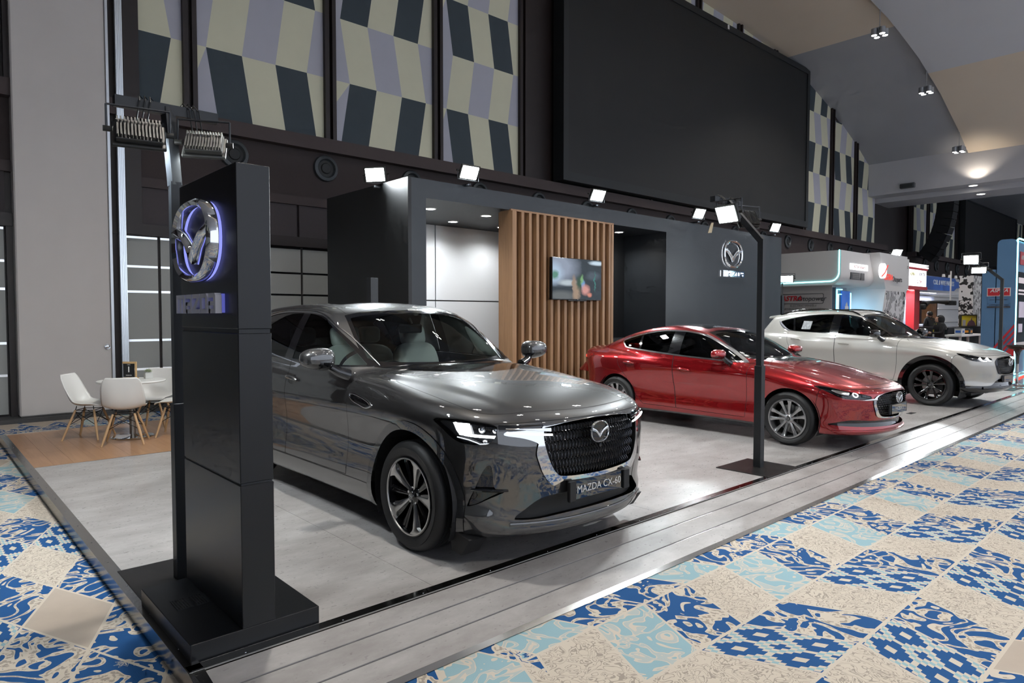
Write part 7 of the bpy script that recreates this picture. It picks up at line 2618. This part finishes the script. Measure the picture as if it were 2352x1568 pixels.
# --- blue sign booth
bs = thing('blue_sign_booth', 'booth with a blue notched sign board and pale shelving walls', 'booth', (0, 0, 0))
MB().prism([(30.9, 3.30), (34.9, 3.32), (35.1, 3.2), (35.8, 3.16), (35.8, 2.92), (35.2, 2.90), (34.8, 2.76), (30.9, 2.74)], 9.0, 9.25, 'y').build('sign_board', BLUEP, bs)
wall_text(bs, 'COIL & WIRE HARNESS', (33.3, 8.99, 3.06), FX, 0.28, principled('pale_letter', (0.62, 0.66, 0.72), 0.5))
for k in range(3):
    MB().lathe([(0.0, 0.0), (0.05, 0.0), (0.07, -0.12), (0.0, -0.12)], (32.2 + 0.85 * k, 8.72, 3.40), 12).build('sign_spot', BW, bs)
    spot_light('sign_spot_lamp', (32.2 + 0.85 * k, 8.72, 3.26), (0, 0.5, -1), 5, 1.2, (0.9, 0.97, 1.0), None, 0.6, 0.04)
MB().box(30.5, 37.0, 9.25, 10.6, 2.66, 2.74).build('canopy', BW, bs)
for k in range(6):
    MB().lathe([(0.0, 0.0), (0.07, 0.0)], (31.6 + 0.45 * k, 9.5, 2.655), 12).build('canopy_downlight', DL, bs)
MB().box(30.2, 44.0, 10.6, 10.7, 0.0, 3.60).build('back_wall', BW, bs)
for z_ in (1.35, 2.0, 2.6, 3.1):
    MB().box(37.5, 42.0, 10.35, 10.6, z_, z_ + 0.03).build('shelf', BW, bs)
MB().box(33.0, 37.4, 10.5, 10.6, 1.2, 2.6).build('blue_poster', principled('pale_blue_poster', (0.42, 0.46, 0.60), 0.5, vary=(1.2, 0.25)), bs)
MB().prism([(36.2, 1.6), (36.45, 1.6), (36.4, 2.2)], 10.48, 10.5, 'y').build('poster_sail', principled('sail_blue', (0.10, 0.14, 0.42), 0.5), bs)
area_light('booth_glow', (35.0, 9.9, 2.62), (0, 0.1, -1), 4.0, 150, (1, 0.99, 1.0), None, 2.8, 0.6)
pn = thing('amber_poster', 'brown and amber product poster standing beside the red post', 'poster', (0, 0, 0))
MB().box(29.7, 31.6, 8.78, 8.84, 1.38, 2.22).build('poster_sheet', principled('amber_print', (0.20, 0.085, 0.02), 0.4, vary=(4, 0.95)), pn)
MB().ring_prism([(29.66, 1.34), (31.64, 1.34), (31.64, 2.26), (29.66, 2.26)], [(29.7, 1.38), (31.6, 1.38), (31.6, 2.22), (29.7, 2.22)], 8.76, 8.85, 'y').box(30.55, 30.7, 8.8, 8.84, 0.0, 1.38).build('frame', DKT, pn)
bc = thing('batik_column', 'tall column wrapped in black and white batik print', 'column', (0, 0, 0))
MB().box(31.2, 32.35, 7.42, 7.9, 0.0, 3.25).build('column_wrap', BATIK, bc)
yp = thing('yellow_picture', 'framed yellow picture of a brown stupa shape on the counter', 'picture', (0, 0, 0))
MB().box(27.2, 29.1, 6.80, 6.85, 1.31, 1.67).build('picture_sheet', principled('yellow_sheet', (0.62, 0.47, 0.02), 0.5), yp)
MB().ring_prism([(27.16, 1.275), (29.14, 1.275), (29.14, 1.71), (27.16, 1.71)], [(27.2, 1.31), (29.1, 1.31), (29.1, 1.67), (27.2, 1.67)], 6.78, 6.86, 'y').build('picture_frame', principled('black_frame', (0.04, 0.035, 0.02), 0.5), yp)
MB().prism([(27.9, 1.31), (28.95, 1.31), (28.88, 1.40), (28.70, 1.48), (28.50, 1.50), (28.43, 1.60), (28.36, 1.50), (28.15, 1.48), (27.97, 1.40)], 6.785, 6.80, 'y').build('stupa_shape', principled('plum_shape', (0.13, 0.06, 0.08), 0.6), yp)
MB().box(27.35, 27.7, 6.785, 6.80, 1.30, 1.52).build('bottle_shape', principled('grey_shape', (0.32, 0.30, 0.30), 0.6), yp)
ct = thing('long_counter', 'long black service counter behind the pale SUV', 'counter', (0, 0, 0))
MB().box(25.5, 31.0, 6.75, 7.3, 0.0, 1.22).build('counter_body', BLACK, ct)
MB().box(25.4, 31.1, 6.7, 7.35, 1.22, 1.27).build('counter_top', BLACKM, ct)
MB().box(25.0, 25.45, 7.0, 7.45, 0.0, 1.30).build('counter_end', BLACK, ct)
wt = thing('white_table', 'low white display table with car batteries in front of the counter', 'table', (0, 0, 0))
MB().box(23.9, 26.3, 5.95, 6.40, 1.02, 1.08, 0.005).build('table_top', BW, wt)
for a, c in ((23.95, 5.98), (26.2, 5.98), (23.95, 6.32), (26.2, 6.32)):
    MB().box(a, a + 0.06, c, c + 0.06, 0.0, 1.02).build('leg', BW, wt)
b1 = thing('car_battery', 'white car battery with a blue label on the white table', 'battery', (24.35, 6.12, 1.08))
MB().box(-0.16, 0.16, -0.10, 0.10, 0.0, 0.19, 0.008).build('case', BW, b1)
MB().box(-0.175, 0.175, -0.105, 0.105, 0.18, 0.195).build('rim', GREYT, b1)
MB().box(-0.165, -0.155, -0.07, 0.07, 0.06, 0.13).box(-0.09, 0.09, -0.104, -0.099, 0.06, 0.13).build('label', BLUEP, b1)
for s in (-0.11, 0.11):
    MB().lathe([(0.012, 0.19), (0.014, 0.215), (0.0, 0.215)], (s, 0.05, 0), 10).build('terminal', STEEL, b1)
b2 = thing('car_battery', 'black car battery with an orange label on the white table', 'battery', (25.25, 6.12, 1.08))
MB().box(-0.17, 0.17, -0.10, 0.10, 0.0, 0.17, 0.008).build('case', BLACK, b2)
MB().box(-0.09, 0.09, -0.105, -0.099, 0.05, 0.12).box(-0.176, -0.168, -0.06, 0.06, 0.05, 0.12).build('label', principled('orange_label', (0.60, 0.22, 0.01), 0.5), b2)
hd = thing('hanging_arm', 'black articulated display arm hanging above the counter', 'display arm', (0, 0, 0))
MB().tube([(26.5, 7.75, 2.04), (26.9, 7.72, 2.14), (27.5, 7.62, 2.16), (28.6, 7.45, 2.14)], [0.11, 0.06, 0.055, 0.09], 10).build('arm', MATTB, hd, 50)
MB().box(28.2, 28.9, 7.38, 7.58, 2.05, 2.22, 0.02).build('motor', MATTB, hd)
superquad((26.45, 7.76, 1.98), (0.13, 0.09, 0.10), 0.6, 0.6).build('head', MATTB, hd, 60)
MB().tube([(28.5, 7.48, 2.2), (28.5, 7.48, 3.3)], 0.025, 8).build('rod', BW, hd)


# --- people
def figure(name, label, loc, rz, joints, edges, mat, scale=1.0):
    """Continuous skinned body from joints {id: (x, y, z, radius)}; +y local is where the person faces."""
    t = thing(name, label, 'person', loc, rz)
    ids = list(joints)
    me = bpy.data.meshes.new('body')
    me.from_pydata([tuple(c * scale for c in joints[k][:3]) for k in ids], [(ids.index(a), ids.index(b_)) for a, b_ in edges], [])
    o = bpy.data.objects.new('body', me)
    COL.objects.link(o)
    o.parent = t
    sk = o.modifiers.new('skin', 'SKIN')
    sk.use_smooth_shade = True
    if not me.skin_vertices:
        bpy.context.view_layer.objects.active = o
    for v, k in zip(me.skin_vertices[0].data, ids):
        r = joints[k][3] * scale
        v.radius = (r, r)
    me.skin_vertices[0].data[0].use_root = True
    sb = o.modifiers.new('smooth', 'SUBSURF')
    sb.levels = sb.render_levels = 2
    me.materials.append(mat)
    return t, o


J = {'pelvis': (0, 0, 0.93, 0.15), 'waist': (0, 0.0, 1.08, 0.13), 'chest': (0, 0.0, 1.30, 0.15), 'neck': (0, 0, 1.46, 0.055), 'hd': (0, 0.02, 1.54, 0.07),
     'sl': (-0.17, 0, 1.40, 0.065), 'el': (-0.24, 0.02, 1.14, 0.045), 'wl': (-0.20, 0.20, 1.02, 0.032), 'hl': (-0.18, 0.27, 1.02, 0.030),
     'sr': (0.17, 0, 1.40, 0.065), 'er': (0.25, 0.02, 1.14, 0.045), 'wr': (0.22, 0.20, 1.05, 0.032), 'hr': (0.20, 0.28, 1.07, 0.030),
     'hipl': (-0.10, 0, 0.86, 0.10), 'kl': (-0.11, 0.02, 0.48, 0.065), 'al': (-0.11, -0.02, 0.08, 0.045), 'tl': (-0.11, 0.12, 0.04, 0.04),
     'hipr': (0.10, 0, 0.86, 0.10), 'kr': (0.11, 0.02, 0.48, 0.065), 'ar': (0.11, -0.02, 0.08, 0.045), 'tr': (0.11, 0.12, 0.04, 0.04)}
E_ = [('pelvis', 'waist'), ('waist', 'chest'), ('chest', 'neck'), ('neck', 'hd'), ('chest', 'sl'), ('sl', 'el'), ('el', 'wl'), ('wl', 'hl'), ('chest', 'sr'), ('sr', 'er'), ('er', 'wr'), ('wr', 'hr'),
      ('pelvis', 'hipl'), ('hipl', 'kl'), ('kl', 'al'), ('al', 'tl'), ('pelvis', 'hipr'), ('hipr', 'kr'), ('kr', 'ar'), ('ar', 'tr')]
CLOTH = principled('black_cloth', (0.008, 0.008, 0.010), 0.85, vary=(20, 0.2))
SKIN = principled('skin', (0.42, 0.24, 0.17), 0.55, vary=(8, 0.05))
HAIR = principled('black_hair', (0.006, 0.005, 0.005), 0.5)


def head(t, z, face_y=0.03, hair=True, s=1.0):
    superquad((0, face_y, z), (0.075 * s, 0.092 * s, 0.112 * s), 0.95, 0.95, 20, 16).build('head', SKIN, t, 60)
    superquad((0, face_y + 0.095 * s, z - 0.015), (0.012, 0.018, 0.02), 1, 1, 10, 8).build('nose', SKIN, t, 60)
    MB().box(-0.024, 0.024, face_y + 0.078 * s, face_y + 0.088 * s, z - 0.058, z - 0.050, 0.002).build('mouth', principled('lips', (0.30, 0.10, 0.09), 0.5), t)
    for q in (-1, 1):
        superquad((q * 0.032, face_y + 0.078 * s, z + 0.015), (0.012, 0.010, 0.007), 1, 1, 10, 8).build('eye', HAIR, t, 60)
        superquad((q * 0.078 * s, face_y - 0.005, z - 0.005), (0.010, 0.020, 0.030), 1, 1, 10, 8).build('ear', SKIN, t, 60)
    if hair:
        superquad((0, face_y - 0.022, z + 0.035), (0.086 * s, 0.098 * s, 0.095 * s), 0.9, 0.9, 20, 14).build('hair', HAIR, t, 60)


def hand(t, wrist, d, side):
    """Palm, four fingers and a thumb reaching along d."""
    w, d = Vector(wrist), Vector(d).normalized()
    sx = d.cross(Vector((0, 0, 1))).normalized() * side
    p = MB().tube([w, w + d * 0.05, w + d * 0.085], [0.022, 0.036, 0.033], 10)
    for k in range(4):
        b0 = w + d * 0.08 + sx * (0.024 - 0.016 * k)
        L = (0.070, 0.078, 0.072, 0.056)[k]
        p.tube([b0, b0 + d * L * 0.5 + Vector((0, 0, 0.004)), b0 + d * L + Vector((0, 0, -0.014))], [0.0085, 0.008, 0.0065], 7)
    b0 = w + d * 0.03 + sx * 0.03
    p.tube([b0, b0 + sx * 0.025 + d * 0.03, b0 + sx * 0.03 + d * 0.065], [0.010, 0.009, 0.0075], 7)
    p.build('hand', SKIN, t, 60)


# woman in a black headscarf reaching out one hand, seen in profile
W = dict(J)
W.update({'el': (-0.24, 0.10, 1.13, 0.050), 'wl': (-0.22, 0.33, 1.14, 0.036), 'hl': (-0.22, 0.36, 1.14, 0.034)})
wm, wmo = figure('person', 'person in black clothes and headscarf with lanyard, reaching one hand out', (24.55, 6.72, 0.0), math.radians(42), W, E_, CLOTH, 0.985)
head(wm, 1.535, 0.045, False)
hs = superquad((0, -0.015, 1.545), (0.110, 0.125, 0.145), 0.9, 0.9, 24, 18)
hs.f = [f for f in hs.f if not (sum(hs.v[i][1] for i in f) / len(f) > 0.068 and abs(sum(hs.v[i][0] for i in f) / len(f)) < 0.066 and -0.10 < sum(hs.v[i][2] for i in f) / len(f) - 1.54 < 0.085)]
hs.build('headscarf', CLOTH, wm, 60)
MB().lathe([(0.10, 1.46), (0.15, 1.40), (0.20, 1.30), (0.19, 1.22)], seg=24).build('scarf_drape', CLOTH, wm, 60)
hand(wm, (-0.217, 0.36, 1.125), (0.1, 1, 0.12), 1)
hand(wm, (0.20, 0.28, 1.05), (-0.2, 1, 0.1), -1)
MB().tube([(-0.07, 0.13, 1.42), (-0.02, 0.185, 1.22), (0.0, 0.19, 1.08)], 0.008, 5).tube([(0.07, 0.13, 1.42), (0.02, 0.185, 1.22), (0.0, 0.19, 1.08)], 0.008, 5).build('lanyard', principled('lanyard_yellow', (0.45, 0.42, 0.04), 0.6), wm)
MB().box(-0.045, 0.045, 0.185, 0.192, 0.95, 1.08, 0.003).build('name_card', BW, wm)
# man with short dark hair behind her, back turned
mn, mno = figure('person', 'person with short black hair in a dark shirt standing behind the counter', (27.5, 7.85, 0.0), math.radians(-20), J, E_, principled('charcoal_shirt', (0.012, 0.012, 0.014), 0.8), 1.09)
head(mn, 1.70, 0.02, True, 1.05)
hand(mn, (-0.2, 0.30, 1.11), (0.1, 1, 0), 1)
hand(mn, (0.22, 0.31, 1.16), (-0.1, 1, 0), -1)
MB().lathe([(0.062, 1.565), (0.075, 1.54), (0.085, 1.525)], seg=18).build('collar', principled('red_collar', (0.30, 0.03, 0.03), 0.7), mn, 60)

# --- blue tower
bt_ = thing('blue_tower', 'tall blue rounded tower with red and white logo and cyan edge light', 'sign tower', (0, 0, 0))
SKYB = principled('sky_blue_board', (0.085, 0.19, 0.34), 0.45, vary=(1, 0.03))
MB().box(22.0, 23.2, 4.72, 5.03, 0.0, 2.92).build('low_wing', SKYB, bt_)
prof = [(4.27, 0.0), (4.27, 3.60)] + [(4.39 - 0.12 * math.cos(a), 3.60 + 0.12 * math.sin(a)) for a in np.linspace(0.2, math.pi / 2, 5)] + [(4.58, 3.72)] + [(4.58 + 0.12 * math.sin(a), 3.60 + 0.12 * math.cos(a)) for a in np.linspace(0.2, math.pi / 2, 5)] + [(4.70, 0.0)]
MB().prism(prof, 22.0, 23.35, 'x').build('tower_body', SKYB, bt_)
path = [(22.03, 4.262, 0.1), (22.03, 4.262, 3.55), (22.08, 4.27, 3.70), (22.25, 4.27, 3.74), (23.1, 4.27, 3.74), (23.28, 4.27, 3.70), (23.33, 4.262, 3.55), (23.33, 4.262, 0.1), (22.03, 4.262, 0.1)]
MB().tube(path, 0.022, 6, caps=False).build('edge_light', CYAN, bt_)
MB().box(22.15, 23.2, 4.255, 4.27, 0.95, 2.85).build('display_screen', principled('dark_display', (0.012, 0.013, 0.02), 0.2, vary=(3, 0.5)), bt_)
for z0, z1, m_ in ((2.55, 2.70, LITW), (2.33, 2.38, LITW), (2.24, 2.28, LITW)):
    MB().box(22.25, 23.1, 4.245, 4.255, z0, z1).build('display_line', emission('display_text', (0.95, 0.85, 0.92), 0.7), bt_)
MB().box(22.35, 22.95, 4.245, 4.255, 1.62, 2.05).build('display_picture', principled('display_pic', (0.4, 0.35, 0.42), 0.3, vary=(3, 0.8), emit=(0.5, 0.45, 0.55, 0.5)), bt_)
MB().box(22.35, 22.75, 4.245, 4.255, 1.22, 1.45).build('display_picture', principled('display_pic', (0.4, 0.35, 0.42), 0.3), bt_)
MB().box(22.1, 23.25, 4.25, 4.27, 0.84, 0.95).build('display_sill', BW, bt_)
MB().box(22.35, 23.0, 4.25, 4.262, 3.05, 3.40).build('front_logo', REDP, bt_)
text('lettering', 'ASPIRA', 0.16, BW, bt_, frame_matrix((22.67, 4.245, 3.24), FX, FZ), 0.003, shear=0.2)
MB().box(21.975, 22.0, 4.375, 4.905, 2.195, 2.425).build('logo_border', BW, bt_)
MB().box(21.965, 21.98, 4.395, 4.885, 2.215, 2.405).build('logo_field', REDP, bt_)
text('lettering', 'ASPIRA', 0.125, BW, bt_, frame_matrix((21.96, 4.63, 2.345), (0, -1, 0), FZ), 0.003, shear=0.3, offset=0.003)
MB().prism([(4.56, 2.215), (4.63, 2.215), (4.58, 2.29)], 21.958, 21.966, 'x').build('logo_notch', BW, bt_)
text('lettering', 'GENUINE PARTS SUPPORT', 0.035, DKT, bt_, frame_matrix((21.99, 4.64, 2.10), (0, -1, 0), FZ), 0.002)
MB().box(21.985, 22.0, 4.38, 4.90, 1.93, 2.02).build('text_panel', principled('panel_blue', (0.075, 0.165, 0.30), 0.5), bt_)
MB().box(21.98, 22.0, 4.38, 4.90, 1.885, 1.925).build('text_bar', DKT, bt_)
text('lettering', 'AUTOMOTIVE SPARE PARTS', 0.035, DKT, bt_, frame_matrix((21.98, 4.64, 1.96), (0, -1, 0), FZ), 0.002)
for k in range(3):
    o_ = 0.17 * k
    MB().prism([(4.275, 1.45 - o_), (4.275, 1.37 - o_), (4.95, 0.42 - o_), (4.95, 0.50 - o_)], 21.985, 22.0, 'x').build('red_stripe', REDP, bt_)
MB().prism([(4.275, 0.95), (4.275, 0.0), (4.95, 0.0)], 21.99, 22.0, 'x').build('red_wedge', REDP, bt_)
# raised floor beside it
rf = struct('floor_neighbour_stage', MB().box(18.4, 27.0, 3.0, 7.2, 0.0, 0.06), principled('red_brown_floor', (0.22, 0.12, 0.09), 0.15, vary=(3, 0.1)))
tag(rf, 'glossy red brown floor of the neighbouring stage', 'stage floor', kind='structure')
struct('floor_light', MB().box(20.2, 26.5, 3.55, 3.62, 0.06, 0.08), emission('red_floor_led', (1.0, 0.08, 0.06), 2.0), rf)
struct('floor_light', MB().add([(20.5, 3.9, 0.075), (23.5, 4.10, 0.075), (23.5, 4.18, 0.075), (20.5, 3.98, 0.075)], [(0, 1, 2, 3)]), emission('red_floor_led', (1.0, 0.08, 0.06), 2.0), rf)
# far booth glimpsed at the frame edge
fb = thing('far_white_booth', 'white booth with dark display glimpsed past the blue tower', 'booth', (0, 0, 0))
MB().box(27.5, 32.0, 4.5, 5.4, 2.55, 3.9).build('header', BW, fb)
MB().box(27.5, 32.0, 5.2, 5.3, 0.0, 2.55).build('dark_wall', BLACK, fb)
MB().box(28.0, 31.5, 5.15, 5.2, 1.4, 2.4).build('screen', principled('sky_screen', (0.3, 0.45, 0.55), 0.3, vary=(2, 0.4), emit=(0.3, 0.45, 0.55, 0.6)), fb)
MB().box(27.45, 27.5, 4.5, 5.3, 3.05, 3.12).build('light_line', CYAN, fb)
# bar stool
st = thing('bar_stool', 'black bar stool with chrome foot beside the pale SUV nose', 'stool', (19.03, 3.62, 0.06))
MB().lathe([(0.0, 0.84), (0.12, 0.835), (0.20, 0.86), (0.225, 0.93), (0.215, 0.935), (0.18, 0.885), (0.10, 0.862), (0.0, 0.86)], seg=30).build('seat', GLOSSB, st, 60)
MB().lathe([(0.10, 0.84), (0.06, 0.78), (0.035, 0.68), (0.028, 0.50)], seg=20).build('cone', GLOSSB, st, 60)
MB().lathe([(0.028, 0.02), (0.028, 0.52)], seg=16).build('post', CHROME, st, 60)
MB().lathe([(0.0, 0.0), (0.20, 0.0), (0.205, 0.008), (0.18, 0.02), (0.03, 0.045)], seg=30).build('base', CHROME, st, 40)
MB().tube([(0.16 * math.cos(a), 0.16 * math.sin(a), 0.30) for a in np.linspace(0, 2 * math.pi, 25)], 0.009, 8).tube([(0.0, 0.0, 0.30), (0.16, 0.0, 0.30)], 0.009, 8).build('foot_ring', CHROME, st, 60)
# hanging line array
la = thing('line_array', 'curved black line array loudspeaker hanging before the far screen', 'loudspeaker', (44.0, 11.6, 9.15))
pts_ = []
y_, z_, a_ = 0.15, -0.2, 0.02
for k in range(11):
    h_ = 0.40
    MB().add(*(lambda c, s: ([(dx, y_ + c * dy - s * dz, z_ + s * dy + c * dz) for dz in (-h_ * 0.48, h_ * 0.48) for dy in (-0.42, 0.42) for dx in (-0.45, 0.45)], [(0, 2, 3, 1), (4, 5, 7, 6), (0, 1, 5, 4), (2, 6, 7, 3), (0, 4, 6, 2), (1, 3, 7, 5)]))(math.cos(a_), math.sin(a_))).build('cabinet', MATTB, la)
    y_ += math.sin(a_) * h_
    z_ -= math.cos(a_) * h_
    a_ += 0.022 + 0.010 * k
MB().box(-0.3, 0.3, -0.4, 0.7, 0.0, 0.1).build('fly_bar', MATTB, la)
for s_ in (-0.25, 0.25):
    MB().tube([(s_, 0.0, 0.08), (s_, 0.0, 0.25)], 0.015, 6).build('hanging_chain', MATTB, la)
# ------------------------------------------------------------------ lettering becomes plain mesh
bpy.context.view_layer.update()
_dg = bpy.context.evaluated_depsgraph_get()
for _o in [o for o in S.objects if o.type == 'FONT']:
    _me = bpy.data.meshes.new_from_object(_o.evaluated_get(_dg))
    _n, _p, _mb = _o.name, _o.parent, _o.matrix_basis.copy()
    _mats = [m for m in _o.data.materials]
    bpy.data.objects.remove(_o, do_unlink=True)
    _q = bpy.data.objects.new(_n, _me)
    if not _me.materials:
        for _m in _mats:
            _me.materials.append(_m)
    COL.objects.link(_q)
    _q.parent = _p
    _q.matrix_basis = _mb
